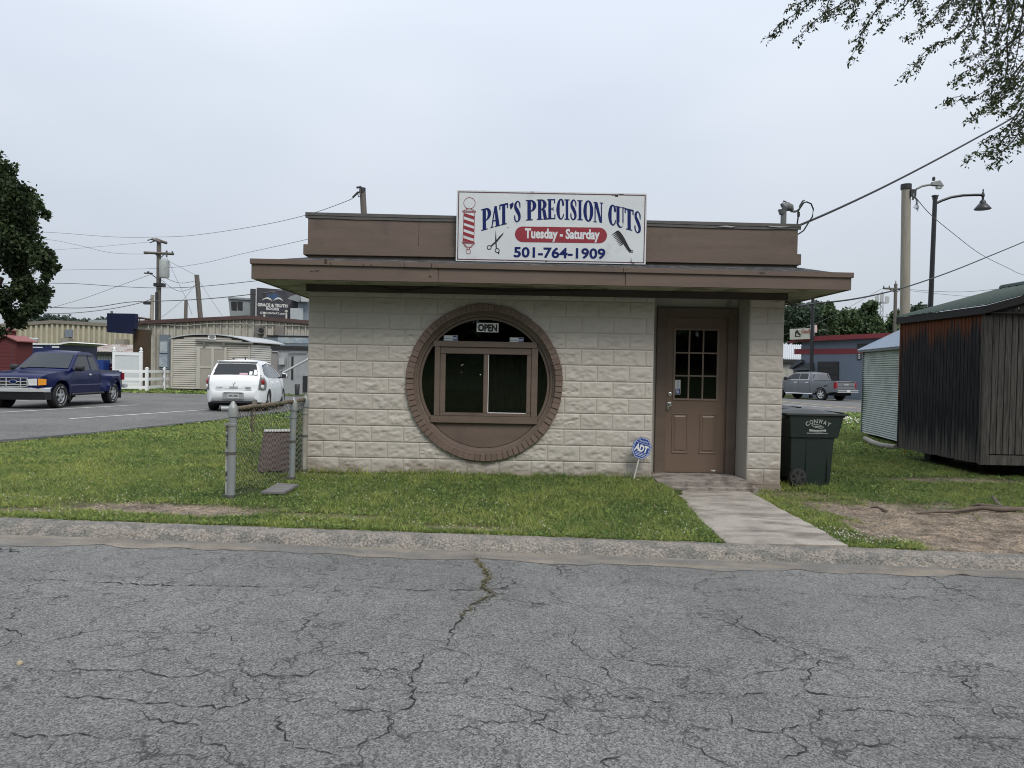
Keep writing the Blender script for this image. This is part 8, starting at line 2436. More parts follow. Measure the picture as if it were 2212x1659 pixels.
mb = MB(); a = hatch_pt(.11, .725, .04); b = hatch_pt(-.11, .765, .04); mb.bx(a[0] - .004, a[0] + .004, -.12, .12, .715, .765); mb.build("tailgate_handle", mat("handle_shadow", (.35, .36, .37), .5), vb.t, world=False)
for y0, y1, z0, z1, m_ in ((-.12, -.36, 1.105, 1.16, mat("pink_sticker", (.55, .36, .38), .6)), (-.40, -.49, 1.11, 1.21, M_WHITE), (-.53, -.62, 1.11, 1.26, M_WHITE)):
    X_ = lambda z: .235 + (z - 1.085) * .22 / .32 - .062
    mb = MB(); mb.add([(X_(z0), y0, z0 + .01), (X_(z0), y1, z0 + .01), (X_(z1), y1, z1 + .01), (X_(z1), y0, z1 + .01)], [(0, 1, 2, 3)]); mb.build("window_sticker", m_, rg, world=False)

# ---- grey crew-cab pickup on the far road, and a maroon one behind the vinyl fence
def hw_gmc(x, z):
    W = interp(x, [(0, .96), (.15, 1.0), (2.0, 1.01), (5.3, 1.01), (5.7, .92), (5.9, .80)])
    return W * interp(z, [(.4, .95), (.7, 1.0), (1.1, 1.0), (1.32, .965), (1.38, .95), (1.86, .77), (1.92, .70)])
def make_pickup(label, loc, hdg, m_):
    g = Car("pickup_truck", label, "pickup", loc, hdg, hw_gmc, m_)
    ol = [(.0, .62), (-.02, 1.28), (.02, 1.32), (1.98, 1.34), (2.02, 1.38), (2.12, 1.80), (2.26, 1.88), (2.7, 1.925), (3.5, 1.915), (3.75, 1.86), (4.5, 1.38), (4.6, 1.35), (5.4, 1.29), (5.75, 1.18), (5.86, .95), (5.86, .55), (5.7, .45)]
    ol += arch(4.93, .42, .50, 5.45, 4.4, .50) + [(4.35, .48), (1.75, .48)] + arch(1.2, .42, .50, 1.7, .7, .50) + [(.6, .55)]
    g.shell(ol, list(np.arange(.2, 5.8, .3)), [.6, .75, .9, 1.05, 1.2, 1.32, 1.4, 1.6, 1.78])
    g.box("chassis", .2, 5.6, -.75, .75, .36, .64, M_UNDER)
    g.box("bed_floor", .08, 1.95, -.85, .85, 1.32, 1.372, M_TRIMB)
    g.nosegn = -1
    g.across("rear_window", (2.035, 1.43), (2.115, 1.79), .86, .84, M_GLASSCAR, off=.012)
    g.nosegn = 1; g.across("windscreen", (3.82, 1.82), (4.46, 1.41), .92, .95, M_GLASSCAR, off=.012); g.nosegn = None
    g.side("window", [(2.34, 1.42), (3.10, 1.41), (3.10, 1.80), (2.42, 1.80)], M_GLASSCAR)
    g.side("window", [(3.18, 1.41), (4.28, 1.41), (4.18, 1.50), (3.72, 1.80), (3.18, 1.81)], M_GLASSCAR)
    g.side("window_trim", [(2.28, 1.385), (4.4, 1.375), (4.4, 1.395), (2.28, 1.405)], M_CHROMEC, off=.010)
    g.side("window_trim", [(2.26, 1.40), (2.30, 1.40), (2.40, 1.83), (2.36, 1.83)], M_CHROMEC, off=.010)
    for x in (2.15, 3.14, 4.42): g.side("door_seam", [(x, .55), (x + .015, .55), (x + .015, 1.36), (x, 1.36)], M_UNDER, off=.003)
    for x in (2.28, 3.28): g.side("door_handle", [(x, 1.17), (x + .22, 1.17), (x + .22, 1.215), (x, 1.215)], M_CHROMEC, off=.03, th=.03)
    tg = g.box("tailgate", -.035, -.005, -.80, .80, .80, 1.26, m_, bevel=.01)
    g.box("tailgate_step", -.045, -.030, -.78, .78, 1.0, 1.02, M_UNDER, tg); g.box("tailgate_lip", -.05, -.0, -.82, .82, 1.265, 1.30, M_UNDER, tg)
    g.box("badge", -.045, -.033, -.2, .2, 1.08, 1.13, M_CHROMEC, tg)
    rbp = g.box("rear_bumper", -.20, -.04, -1.0, 1.0, .56, .78, m_, bevel=.03); g.box("bumper_trim", -.21, -.195, -.98, .98, .70, .735, M_CHROMEC, rbp); g.box("bumper_trim", -.21, -.195, -.98, .98, .575, .60, M_CHROMEC, rbp)
    g.box("number_plate", -.222, -.205, -.17, .17, .60, .77, mat("plate_white", (.50, .52, .52), .5), rbp)
    for s in (1, -1):
        g.box("tail_lamp", -.03, .16, s * .83, s * 1.005, .86, 1.26, M_REDL, bevel=.015)
        mb = MB(); mb.lathe([(.02, -.13), (.11, -.1), (.13, 0), (.11, .1), (.02, .13)], (4.18, s * 1.16, 1.46), 10, 'y'); mb.build("mirror", M_TRIMB, g.t, smooth=50, world=False)
        g.tube("side_step", [(1.9, s * .98, .42), (4.3, s * .98, .42)], .05, M_CHROMEC)
        for x, R_ in ((1.2, .42), (4.93, .42)):
            g.wheel(x, s, R_, .28, .27, 6, .86, M_CHROMEC)
            g.side("arch_flare", [(x + .50 * math.cos(a), .42 + .50 * math.sin(a)) for a in np.linspace(.1, 3.04, 12)] + [(x + .58 * math.cos(a), .42 + .58 * math.sin(a)) for a in np.linspace(3.04, .1, 12)], m_, off=.02, th=.03, sides=(s,))
    return g
c = at(1774.5, 862, 50.5)
hdg = math.atan2(.90, -.44)
ex_ = Vector((math.cos(hdg), math.sin(hdg), 0)); ey_ = Vector((-ex_.y, ex_.x, 0))
l_ = Vector((c.x, 50.5, float(H(c.x, 50.5)))) - ex_ * 1.2 - ey_ * .9
make_pickup("grey crew cab pickup on the road in front of the grey garage", l_, hdg, paint("graphite_paint", (0.165, 0.175, 0.188)))
l_ = Vector((at(196, 790, 44).x, 46.5, -.1))
make_pickup("dark maroon pickup half hidden behind the white privacy panel", l_, math.radians(62), paint("maroon_paint", (0.05, 0.008, 0.014)))

# ------------------------------------------------------------------ trees
def leaf_mat(name, dark, light, isl=0.45):
    """leaf colour mixed per leaf; thin leaves let some light through"""
    m = bpy.data.materials.new(name); m.use_nodes = True
    t = m.node_tree; L = t.links.new; nn = t.nodes.new
    bs = t.nodes["Principled BSDF"]; bs.inputs["Roughness"].default_value = 0.6; bs.inputs["Specular IOR Level"].default_value = 0.3
    g = nn("ShaderNodeNewGeometry"); c = nn("ShaderNodeTexCoord")
    n = nn("ShaderNodeTexNoise"); n.inputs["Scale"].default_value = 0.55; n.inputs["Detail"].default_value = 3; L(c.outputs["Object"], n.inputs["Vector"])
    a = nn("ShaderNodeMath"); a.operation = 'MULTIPLY_ADD'; a.inputs[1].default_value = isl; L(g.outputs["Random Per Island"], a.inputs[0]); L(n.outputs["Fac"], a.inputs[2])
    mr = nn("ShaderNodeMapRange"); mr.inputs["From Min"].default_value = 0.4; mr.inputs["From Max"].default_value = 0.6 + isl; L(a.outputs[0], mr.inputs["Value"])
    mx = nn("ShaderNodeMixRGB"); mx.inputs[1].default_value = (*dark, 1); mx.inputs[2].default_value = (*light, 1); L(mr.outputs[0], mx.inputs[0])
    L(mx.outputs[0], bs.inputs["Base Color"])
    tl = nn("ShaderNodeBsdfTranslucent"); L(mx.outputs[0], tl.inputs[0])
    ms = nn("ShaderNodeMixShader"); ms.inputs[0].default_value = 0.25
    L(bs.outputs[0], ms.inputs[1]); L(tl.outputs[0], ms.inputs[2]); L(ms.outputs[0], t.nodes["Material Output"].inputs[0])
    return m

def leaf_arrays(P, ln, wd, r, droop=0.3, upbias=0.4):
    """a folded leaf (four corners, two triangles) at every point"""
    n = len(P)
    d = r.normal(size=(n, 3)); d[:, 2] -= droop; d /= np.linalg.norm(d, axis=1)[:, None]
    up = r.normal(size=(n, 3)); up[:, 2] += upbias
    s = np.cross(d, up); s /= np.linalg.norm(s, axis=1)[:, None] + 1e-9
    nr_ = np.cross(s, d)
    l = ln * r.uniform(.7, 1.3, n)[:, None]; w = wd * r.uniform(.7, 1.3, n)[:, None]
    a = P; b = P + d * l * .5 + s * w * .5 + nr_ * w * .15; c = P + d * l; e = P + d * l * .5 - s * w * .5 + nr_ * w * .15
    V = np.stack([a, b, c, e], 1).reshape(-1, 3)
    i = np.arange(n)[:, None] * 4
    F = np.concatenate([i + [0, 1, 2], i + [0, 2, 3]], 1).reshape(-1, 3)
    return V, F

def blob_points(blobs, n, r, inner=.55, sig=.12, per=14):
    vol = np.array([b[3] * b[4] * b[5] for b in blobs]) ** .7
    k = r.choice(len(blobs), n // per, p=vol / vol.sum())
    B = np.array(blobs, float)
    d = r.normal(size=(len(k), 3)); d /= np.linalg.norm(d, axis=1)[:, None]
    rad = inner + (1 - inner) * r.random(len(k)) ** .6
    c = B[k, :3] + d * rad[:, None] * B[k, 3:6]
    c = np.repeat(c, per, 0)
    return c + r.normal(size=c.shape) * sig * B[k, 3:6].mean(1).repeat(per)[:, None]

M_BARK = mat("grey_brown_bark", (0.075, 0.06, 0.048), 0.95, 0.3, 6, stretch=(3, 3, .6), bump=0.8, bscale=18)
def tree(name, label, base, blobs, n, ln, wd, m, seed, tr=.25, group=None, inner=.55, sig=.12, limbs=6, cat="tree"):
    r = np.random.default_rng(seed)
    t = thing(name, label, cat, base, 0, group)
    V, F = leaf_arrays(blob_points(blobs, n, r, inner, sig), ln, wd, r)
    link_mesh("crown", raw_mesh("crown", V - np.array(t.location), F, m), t)
    mb = MB(); b = Vector(base)
    ctr = Vector(np.average(np.array([q[:3] for q in blobs]), axis=0))
    top = b.lerp(ctr, .85)
    mb.tube([b - Vector((0, 0, .3)), b.lerp(top, .33) + Vector((tr * .3, 0, 0)), b.lerp(top, .66), top], [tr * 1.25, tr, tr * .75, tr * .4], 10)
    for k in range(limbs):
        q = blobs[k % len(blobs)]; e = Vector(q[:3]) + Vector((random.gauss(0, q[3] * .3), random.gauss(0, q[4] * .3), random.gauss(0, q[5] * .3)))
        s = b.lerp(top, .4 + .5 * k / limbs); mid = s.lerp(e, .5) + Vector((0, 0, -.1 * (e - s).length))
        mb.tube([s, mid, e], [tr * .45, tr * .3, tr * .08], 6)
    mb.build("trunk", M_BARK, t, smooth=60)
    return t

# big dark tree at the left edge
M_LEAFD = leaf_mat("dark_maple_leaf", (0.017, 0.030, 0.014), (0.068, 0.098, 0.036))
YT = 36.0; k_ = YT / F_PX
bl_ = []
for u, v, ru, rv in ((-90, 470, 130, 140), (0, 392, 46, 52), (-40, 380, 60, 60), (38, 440, 52, 58), (72, 455, 28, 36), (20, 530, 66, 70), (55, 500, 32, 36), (92, 562, 34, 36), (108, 572, 22, 26), (62, 622, 44, 46), (88, 640, 24, 26), (5, 655, 50, 42), (-70, 620, 110, 85), (30, 690, 26, 18), (-20, 700, 36, 20), (70, 668, 22, 18)):
    p = at(u, v, YT + random.uniform(-1.0, 1.0)); bl_.append((p.x, p.y, p.z, ru * k_, ru * k_ * .9, rv * k_))
b_ = at(-120, 800, YT)
rb_ = random.Random(8)
big, bl_ = bl_, []
for q in big:
    for _ in range(9):
        d = Vector((rb_.gauss(0, 1), rb_.gauss(0, 1), rb_.gauss(0, 1))).normalized() * rb_.uniform(.45, .92); f = rb_.uniform(.26, .46)
        bl_.append((q[0] + d.x * q[3], q[1] + d.y * q[4], q[2] + d.z * q[5], q[3] * f, q[4] * f, q[5] * f))
tree("maple_tree", "big dense dark green tree at the left edge behind the blue pickup", (b_.x, YT, -.1), bl_, 60000, .19, .15, M_LEAFD, 3, .38, inner=.2, sig=.2, limbs=16)

# trees beyond the grey garage
M_LEAFG = leaf_mat("mid_green_leaf", (0.042, 0.072, 0.036), (0.13, 0.18, 0.080))
M_LEAFK = leaf_mat("blue_green_leaf", (0.034, 0.058, 0.040), (0.095, 0.130, 0.078))
YR = 95.0; kr = YR / F_PX
for nm, lab, m, sd, lst in (
    ("round_tree", "round dark tree behind the cream roof sign", M_LEAFK, 11, ((1716, 690, 26, 32), (1704, 705, 18, 28), (1728, 678, 16, 20), (1722, 715, 26, 24))),
    ("broadleaf_tree", "loose broadleaf tree just right of the slim black lamp pole", M_LEAFK, 12, ((1762, 668, 16, 14), (1752, 690, 18, 22), (1770, 690, 16, 22), (1745, 672, 8, 14), (1760, 715, 22, 22))),
    ("pointed_tree", "small pointed tree between the broadleaf tree and the spreading tree", M_LEAFG, 13, ((1792, 664, 6, 12), (1790, 680, 12, 14), (1796, 698, 18, 18), (1786, 715, 20, 20), (1806, 684, 8, 6))),
    ("spreading_tree", "wide spreading mid green tree above the red garage roof", M_LEAFG, 14, ((1838, 700, 32, 26), (1818, 690, 16, 14), (1850, 684, 18, 12), (1866, 704, 24, 24), (1830, 720, 34, 16), (1810, 712, 18, 18))),
    ("tall_tree", "taller lively green tree left of the cell tower", M_LEAFG, 15, ((1878, 668, 12, 13), (1872, 686, 17, 16), (1884, 694, 12, 16), (1880, 712, 24, 22), (1888, 660, 6, 5))),
    ("edge_tree", "green tree between the cell tower and the pale pole", M_LEAFG, 16, ((1930, 704, 13, 18), (1938, 692, 12, 18), (1930, 722, 24, 16), (1910, 724, 16, 12))),
    ("hidden_tree", "tree mostly hidden behind the pale pole and timber shed", M_LEAFK, 17, ((1985, 690, 26, 26), (2010, 700, 20, 24), (1965, 705, 18, 22)))):
    bl_ = []
    for u, v, ru, rv in lst:
        p = at(u, v, YR + random.uniform(-4, 4)); bl_.append((p.x, p.y, p.z, ru * kr, ru * kr, rv * kr))
    b_ = at(lst[-1][0], 800, YR + sd % 3)
    tree(nm, lab, (b_.x, YR + sd % 3, -.4), bl_, 15000, .42, .34, m, sd, .3, "trees beyond the grey garage", inner=.4, sig=.15)
p0, p1 = at(1640, 745, 110), at(2100, 735, 110)
r = np.random.default_rng(77)
bl_ = [(p0.x + (p1.x - p0.x) * f, 108 + r.uniform(-3, 3), 2.2 + r.uniform(-.5, 1.0), 3.2, 3, 2.6) for f in np.linspace(0, 1, 16)]
V, F = leaf_arrays(blob_points(bl_, 9000, r, .3, .2), .9, .75, r)
tag(link_mesh("undergrowth", raw_mesh("undergrowth", V, F, M_LEAFK)), kind="stuff")
# wooded hill far away on the left
bl_ = []
for u, v, ru in ((95, 693, 16), (112, 690, 14), (125, 688, 12), (140, 692, 16), (155, 696, 14), (170, 698, 10), (195, 697, 12), (205, 693, 9), (218, 692, 8), (228, 694, 10), (80, 696, 14), (240, 697, 12), (60, 697, 16)):
    p = at(u, v + 6, 320); bl_.append((p.x, 320 + random.uniform(-8, 8), p.z, ru * .2, 5, 9 * .2))
V, F = leaf_arrays(blob_points(bl_, 6000, r, .4, .2), 1.6, 1.4, r)
tag(link_mesh("far_woods", raw_mesh("far_woods", V, F, leaf_mat("hazy_leaf", (0.05, 0.072, 0.062), (0.11, 0.14, 0.115)))), kind="stuff")
# wooded bank across the street, behind the photographer (mirrored in the glass)
bl_ = [(x, -17 + r.uniform(-2, 2), 4.6 + r.uniform(-.5, 3.5), 3.8, 3.0, 5.0) for x in np.arange(-34, 36, 3.4)]
V, F = leaf_arrays(blob_points(bl_, 60000, r, .1, .25), .7, .6, r)
tag(link_mesh("woods", raw_mesh("woods", V, F, M_LEAFG)), kind="stuff")

# street tree at right whose twigs hang into the picture
M_LEAFT = leaf_mat("small_elm_leaf", (0.022, 0.034, 0.014), (0.085, 0.115, 0.030), .5)
M_TWIG = mat("dark_twig", (0.035, 0.03, 0.026), 0.9, 0.2)
st_ = thing("street_tree", "street tree at the right edge with drooping leafy twigs at top right", "tree", (7.7, 7.1, -.25))
ZR = lambda x, y: (1656 + x / 3.98, y / 3.98)
STR = [
 (8.4, (30, 325), (130, 200), (260, 110), (400, 0), (520, -90)), (8.8, (255, 370), (330, 260), (480, 130), (620, 50), (760, -50)), (8.6, (690, 200), (740, 110), (760, 0), (800, -80)),
 (8.2, (710, 515), (780, 400), (790, 360), (830, 260), (920, 120), (1010, 0), (1060, -80)), (8.9, (985, 260), (1010, 190), (1110, 130), (1200, 40), (1270, -70)),
 (8.0, (1165, 330), (1250, 300), (1400, 190), (1500, 80), (1600, -40)), (8.5, (1330, 200), (1320, 100), (1290, 0), (1300, -80)),
 (7.8, (1195, 680), (1280, 560), (1340, 470), (1450, 380), (1600, 330), (1700, 260), (1770, 120), (1790, 0), (1800, -90)),
 (8.3, (1620, 540), (1760, 480), (1850, 430), (1880, 300), (1840, 60), (1830, -60)), (7.7, (1610, 700), (1700, 620), (1850, 560), (1950, 450), (2000, 200), (2080, 0), (2100, -80)),
 (7.9, (1515, 895), (1640, 830), (1740, 850), (1850, 800), (2000, 700), (2070, 600), (2070, 280), (2130, 80), (2110, -40)),
 (7.6, (1735, 1020), (1840, 980), (1960, 900), (2060, 800), (2150, 650), (2260, 500)), (7.5, (1700, 1355), (1820, 1310), (1930, 1295), (2010, 1230), (2080, 1130), (2160, 1050), (2290, 930)),
 (7.8, (1940, 1420), (1990, 1370), (2030, 1300), (2110, 1220), (2200, 1100), (2290, 1000)), (8.1, (1890, 1215), (1960, 1180), (2060, 1100), (2150, 980), (2260, 820)),
 (7.7, (2170, 1235), (2230, 1150), (2300, 1080)), (8.2, (1690, 420), (1760, 330), (1800, 180), (1830, 0), (1840, -60)), (8.4, (1540, 230), (1640, 120), (1700, 20), (1730, -60)),
 (7.9, (1930, 640), (1960, 520), (1990, 380), (2050, 250), (2110, 60), (2130, -60)), (8.0, (2060, 760), (2120, 600), (2160, 420), (2190, 200), (2212, 0)), (7.6, (2140, 900), (2200, 760), (2260, 600)),
 (8.3, (1900, 760), (1980, 640), (2060, 500), (2130, 330), (2190, 150)), (8.1, (1780, 700), (1880, 620), (1960, 560), (2030, 430)), (7.9, (1850, 930), (1950, 860), (2040, 760), (2120, 640)), (7.8, (2030, 980), (2110, 900), (2190, 800), (2270, 700)),
 (8.6, (2000, 330), (1960, 180), (1950, 40), (1960, -60)), (8.5, (640, 60), (560, 130), (520, 60), (560, -40)), (8.7, (200, 60), (300, 20), (380, -50)), (8.0, (1480, 130), (1560, 60), (1620, -40)), (8.2, (1880, 120), (1930, 30), (1960, -50))]
r = np.random.default_rng(9)
pts_all, twigs = [], MB()
tops = []
for ln in STR:
    Y0 = ln[0]
    P = [at(*ZR(x, y), Y0 + .12 * i) for i, (x, y) in enumerate(ln[1:])]
    tops.append(P[-1])
    n = len(P)
    Q = []
    for i in range(n - 1):
        p0_, p1_, p2_, p3_ = P[max(0, i - 1)], P[i], P[i + 1], P[min(n - 1, i + 2)]
        for k in range(8):
            t_ = k / 8
            Q.append(0.5 * ((2 * p1_) + (p2_ - p0_) * t_ + (2 * p0_ - 5 * p1_ + 4 * p2_ - p3_) * t_ * t_ + (3 * p1_ - p0_ - 3 * p2_ + p3_) * t_ ** 3))
    Q.append(P[-1])
    twigs.tube(Q, [0.0022 + 0.009 * (i / len(Q)) ** 1.3 for i in range(len(Q))], 5)
    L_ = sum((b - a).length for a, b in zip(Q[:-1], Q[1:]))
    for i in range(len(Q) - 1):
        f = i / len(Q)
        seg_ = (Q[i + 1] - Q[i]).length
        m_ = int(seg_ / .024 * (1.25 - .5 * f)) + 1
        for _ in range(m_):
            if r.random() < .36: continue
            a = Q[i].lerp(Q[i + 1], r.random())
            d = Vector(r.normal(size=3)); d.z = d.z * .5 - .55; d += (Q[max(0, i - 2)] - Q[min(len(Q) - 1, i + 2)]).normalized() * .7; d.normalize()
            tl = .05 + .13 * r.random() * (.4 + f)
            e = a + d * tl
            if tl > .09: twigs.tube([a, a.lerp(e, .5) + Vector((0, 0, .008)), e], .0014, 3, caps=False)
            for j in range(int(2 + tl / .026)):
                q = a.lerp(e, r.random() ** .7); pts_all.append((q.x + r.normal() * .010, q.y + r.normal() * .010, q.z + r.normal() * .008))
A_ = np.array(pts_all)
V, F = leaf_arrays(A_, .042, .020, r, droop=.5)
link_mesh("foliage", raw_mesh("foliage", V - np.array(st_.location), F, M_LEAFT), st_)
tw = twigs.build("twig", M_TWIG, st_, smooth=60); tw["kind"] = "stuff"
mb = MB()
mb.tube([(7.7, 7.1, -.5), (7.75, 7.1, 1.2), (7.6, 7.2, 3.0), (7.5, 7.3, 4.6)], [.34, .26, .23, .20], 14)
limb_tips = [(6.6, 8.0, 6.6), (5.2, 8.6, 7.0), (7.0, 8.4, 7.6), (4.2, 8.9, 6.7), (8.6, 8.0, 7.2), (8.4, 6.0, 6.8), (6.3, 7.8, 5.4)]
for e in limb_tips:
    s = Vector((7.5, 7.3, 4.4)); e = Vector(e); mb.tube([s, s.lerp(e, .5) + Vector((0, 0, .5)), e], [.13, .085, .03], 8)
for q in tops:
    e = min((Vector(e) for e in limb_tips), key=lambda v: (v - q).length); m_ = q.lerp(e, .5) + Vector((0, 0, .25)); mb.tube([q, m_, e], [.010, .016, .024], 5)
mb.build("trunk", M_BARK, st_, smooth=60)
bl_ = [(7.6, 7.6, 8.2, 2.2, 2.0, 1.5), (5.2, 8.6, 7.6, 1.5, 1.5, .8), (9.0, 7.0, 7.4, 1.8, 1.8, 1.4), (8.2, 5.6, 7.6, 1.6, 1.6, 1.2), (3.6, 9.0, 7.2, .9, 1.0, .5)]
V, F = leaf_arrays(blob_points(bl_, 16000, r, .4, .14), .085, .06, r)
link_mesh("crown", raw_mesh("crown", V - np.array(st_.location), F, M_LEAFT), st_)

# ------------------------------------------------------------------ grass
def grass_field(name, x0, x1, y0, y1, dens, h, w, keep, seed, mats, lean=.7):
    r = np.random.default_rng(seed)
    n = int((x1 - x0) * (y1 - y0) * dens)
    x, y = r.uniform(x0, x1, n), r.uniform(y0, y1, n)
    b = bare(x, y)
    patch = .55 * fnoise(x, y, 1.3) + .45 * fnoise(x + 70, y, 4.5)
    ok = keep(x, y) & (r.random(n) > b * 1.06) & (r.random(n) < .55 + .9 * fnoise(x + 40, y, 3.0))
    x, y, patch, b = x[ok], y[ok], patch[ok], b[ok]
    n = len(x)
    z = gz(x, y) - .004
    a = r.uniform(0, 2 * np.pi, n)
    hh = h * r.uniform(.45, 1.25, n) * (.6 + .9 * patch) * (1 - .5 * b)
    ww = w * r.uniform(.6, 1.4, n)
    ca, sa = np.cos(a), np.sin(a)
    dl = r.normal(size=(n, 2)) * (lean * hh)[:, None]
    A = np.stack([x - ca * ww / 2, y - sa * ww / 2, z], 1); B = np.stack([x + ca * ww / 2, y + sa * ww / 2, z], 1)
    C = np.stack([x + dl[:, 0], y + dl[:, 1], z + hh], 1)
    V = np.stack([A, B, C], 1).reshape(-1, 3)
    F = np.arange(n * 3).reshape(-1, 3)
    q = patch + r.normal(size=n) * .13
    mi = np.where(q > .60, 0, np.where(q > .44, 1, 2)); mi = np.where(r.random(n) < .09 + .45 * b, 3, mi)
    # clover leaves: broad, lying nearly flat
    nc = n // 5; k = r.choice(n, nc)
    cx_, cy_, cz_ = x[k] + r.normal(size=nc) * .01, y[k] + r.normal(size=nc) * .01, z[k] + h * r.uniform(.2, .75, nc)
    s = w * r.uniform(1.1, 2.2, nc); aa = r.uniform(0, 6.28, nc); tz = r.normal(size=(nc, 3)) * .35 * s[:, None]
    Vc = np.stack([np.stack([cx_ + s * np.cos(aa + o), cy_ + s * np.sin(aa + o), cz_ + tz[:, j]], 1) for j, o in enumerate((0, 2.1, 4.2))], 1).reshape(-1, 3)
    V = np.concatenate([V, Vc]); F = np.arange(len(V)).reshape(-1, 3); mi = np.concatenate([mi, np.where(r.random(nc) < .7, 2, 1)])
    return tag(link_mesh(name, raw_mesh(name, V, F, mats, mi)), kind="stuff")

def blade_mat(name, col):
    m = bpy.data.materials.new(name); m.use_nodes = True
    t = m.node_tree; L = t.links.new; nn = t.nodes.new
    bs = t.nodes["Principled BSDF"]; bs.inputs["Roughness"].default_value = 0.7; bs.inputs["Specular IOR Level"].default_value = 0.2
    g = nn("ShaderNodeNewGeometry")
    mr = nn("ShaderNodeMapRange"); mr.inputs["To Min"].default_value = .6; mr.inputs["To Max"].default_value = 1.45; L(g.outputs["Random Per Island"], mr.inputs["Value"])
    s = nn("ShaderNodeVectorMath"); s.operation = 'SCALE'; s.inputs[0].default_value = col; L(mr.outputs[0], s.inputs["Scale"]); L(s.outputs[0], bs.inputs["Base Color"])
    tl = nn("ShaderNodeBsdfTranslucent"); L(s.outputs[0], tl.inputs[0])
    ms = nn("ShaderNodeMixShader"); ms.inputs[0].default_value = 0.3
    L(bs.outputs[0], ms.inputs[1]); L(tl.outputs[0], ms.inputs[2]); L(ms.outputs[0], t.nodes["Material Output"].inputs[0])
    return m
GM = [blade_mat("grass_light", (0.350, 0.385, 0.110)), blade_mat("grass_mid", (0.235, 0.300, 0.082)), blade_mat("grass_deep", (0.130, 0.205, 0.060)), blade_mat("grass_dry", (0.36, 0.31, 0.18))]
def xlot(y): return np.interp(y, [10, 12.7, 15.1, 19, 23, 27, 34.8], [-9.4, -8.55, -7.92, -7.15, -6.7, -5.95, -4.7])
def free(x, y):
    k = ~((x > XL - .02) & (x < XR + .02) & (y > 9.335) & (y < 14.5))
    k &= ~((x > 1.90 + .07 * fnoise(x * 0, y, 5.0)) & (x < 2.92 - .08 * fnoise(x * 0 + 9, y, 4.0)) & (y < 9.4))
    k &= ~((x > XD) & (x < XP + .05) & (y > 9.0))
    k &= ~((y > 10.2) & (y < 34.9) & (x < xlot(y)))
    k &= ~((x > SXL + .1) & (y > SYN + .1) & (y < SYF + .1))
    k &= ~((y > 31.2) & (y < 55) & (x > 1))
    k &= ~((x > -2.95) & (x < -2.45) & (y > 7.75) & (y < 8.1))
    return k
grass_field("lawn_grass", -7.2, 8.6, 6.36, 9.36, 5200, .036, .0075, free, 21, GM)
grass_field("lawn_grass", -10.2, 9.8, 9.36, 13.5, 2300, .042, .011, free, 22, GM)
grass_field("lawn_grass", -9.0, 12.5, 13.5, 20, 900, .05, .02, free, 23, GM)
grass_field("lawn_grass", -7.6, 17, 20, 32, 300, .06, .045, free, 24, GM)
grass_field("lawn_grass", -26, -6, 34.8, 40, 220, .09, .06, free, 25, GM)
grass_field("lawn_grass", -5.4, 5.4, 6.335, 6.43, 5200, .04, .009, lambda x, y: ~((x > 1.87) & (x < 2.94)) & (fnoise(x, y * 0, 2.5) > .33), 26, GM, lean=.9)
# uncut blades along the wall foot, the step, the fence and the path edges
grass_field("edge_grass", -2.75, 1.8, 9.22, 9.335, 3800, .085, .008, lambda x, y: (fnoise(x, y, 2.0) > .38), 27, GM[:3], lean=.45)
grass_field("edge_grass", 2.98, 4.7, 9.15, 9.9, 1500, .085, .008, lambda x, y: ((x > XR + .03) | (y < 9.335)) & (fnoise(x, y, 2.0) > .42), 28, GM[:3], lean=.45)
grass_field("edge_grass", -2.98, -2.45, 7.35, 9.3, 2200, .10, .007, lambda x, y: np.abs(x - np.interp(y, [7.5, 8.65, 9.27], [p1.x, p2.x, p3.x])) < .07, 29, GM, lean=.4)
grass_field("edge_grass", -3.4, -2.75, 9.1, 9.75, 900, .09, .009, free, 30, GM, lean=.5)
grass_field("edge_grass", 1.84, 1.99, 6.4, 9.05, 2600, .05, .008, lambda x, y: x < 1.90 + .09 * fnoise(x * 0, y, 3.0), 32, GM, lean=.9)
grass_field("edge_grass", 2.84, 3.0, 6.4, 9.0, 2600, .05, .008, lambda x, y: x > 2.93 - .09 * fnoise(x * 0 + 4, y, 3.0), 33, GM, lean=.9)
# moss and weeds in the long crack
mw, pth = max(crack_paths, key=lambda c: c[0] if len(c[1]) > 30 else 0)
r = np.random.default_rng(4)
P = np.array([p[:] for p in pth]); P = P[: int(len(P) * .8)]
k = r.choice(len(P), 900, p=np.linspace(1.6, .3, len(P)) / np.linspace(1.6, .3, len(P)).sum())
c = P[k] + np.concatenate([r.normal(size=(900, 2)) * .014, np.full((900, 1), .004)], 1)
V, F = leaf_arrays(c, .015, .006, r, droop=-.4)
tag(link_mesh("crack_moss", raw_mesh("crack_moss", V, F, [blade_mat("moss", (0.19, 0.165, 0.075))])), kind="stuff")
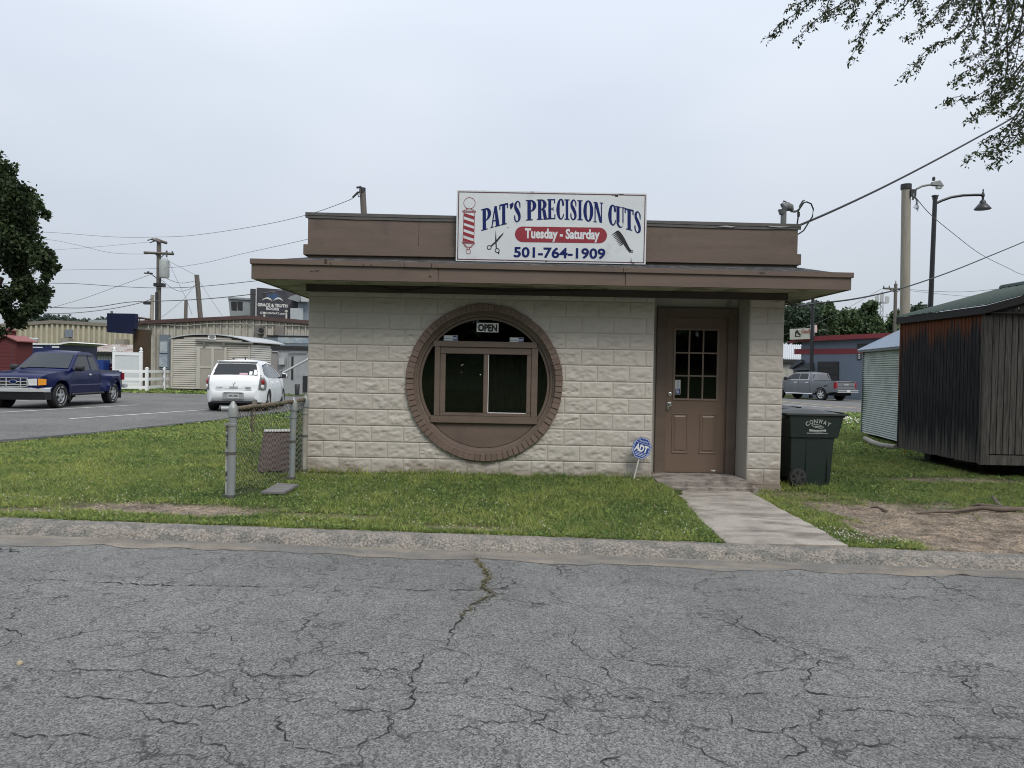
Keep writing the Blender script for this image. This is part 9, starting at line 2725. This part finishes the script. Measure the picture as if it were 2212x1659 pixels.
# white clover heads
r = np.random.default_rng(31)
n = 1900
x, y = r.uniform(-5.5, 8.0, n), 6.42 + 4.5 * r.random(n) ** 1.4
ok = free(x, y) & (bare(x, y) < .35) & (fnoise(x + 12, y + 3, 1.1) > .50 + .06 * (y > 8.5) + .05 * r.random(n))
x, y = x[ok], y[ok]
extra = r.uniform(-1, 1, (110, 2)) * [.35, .28] + [3.15, 6.75]; extra2 = r.uniform(-1, 1, (50, 2)) * [.9, .12] + [-4.0, 7.15]
x = np.concatenate([x, extra[:, 0], extra2[:, 0]]); y = np.concatenate([y, extra[:, 1], extra2[:, 1]]); ok = free(x, y) & (y > 6.42); x, y = x[ok], y[ok]
oct_ = np.array([(1, 0, 0), (-1, 0, 0), (0, 1, 0), (0, -1, 0), (0, 0, 1), (0, 0, -1)], float)
of = np.array([(0, 2, 4), (2, 1, 4), (1, 3, 4), (3, 0, 4), (2, 0, 5), (1, 2, 5), (3, 1, 5), (0, 3, 5)])
n = len(x); c = np.stack([x, y, gz(x, y) + r.uniform(.03, .06, n)], 1)
V = (c[:, None] + oct_[None] * (r.uniform(.004, .0085, n)[:, None, None])).reshape(-1, 3); F = (np.arange(n)[:, None, None] * 6 + of[None]).reshape(-1, 3)
tag(link_mesh("clover_flowers", raw_mesh("clover_flowers", V, F, mat("clover_white", (.62, .60, .52), .8))), kind="stuff")
# far clover patch by the road on the right
n = 500; x, y = r.uniform(7.5, 12, n), r.uniform(22, 28, n); c = np.stack([x, y, gz(x, y) + .06], 1)
V = (c[:, None] + oct_[None] * .03).reshape(-1, 3); F = (np.arange(n)[:, None, None] * 6 + of[None]).reshape(-1, 3)
tag(link_mesh("clover_flowers", raw_mesh("clover_flowers", V, F, mat("clover_white", (.62, .60, .52), .8))), kind="stuff")
# gravel and bark chips on the bare ground
n = 26000; x, y = r.uniform(-5.5, 8, n), r.uniform(6.4, 9.2, n); ok = (r.random(n) < bare(x, y) * .8) & free(x, y); x, y = x[ok], y[ok]; n = len(x)
c = np.stack([x, y, gz(x, y) + .002], 1); sc2 = r.uniform(.003, .010, n)[:, None, None] * np.array([1.3, 1, .6])
V = (c[:, None] + oct_[None] * sc2).reshape(-1, 3); F = (np.arange(n)[:, None, None] * 6 + of[None]).reshape(-1, 3)
gm = [mat("gravel_grey", (.30, .28, .26), .9), mat("gravel_brown", (.17, .12, .085), .9), mat("gravel_tan", (.36, .27, .18), .9)]
tag(link_mesh("gravel", raw_mesh("gravel", V, F, gm, np.repeat(r.integers(0, 3, n), 8))), kind="stuff")
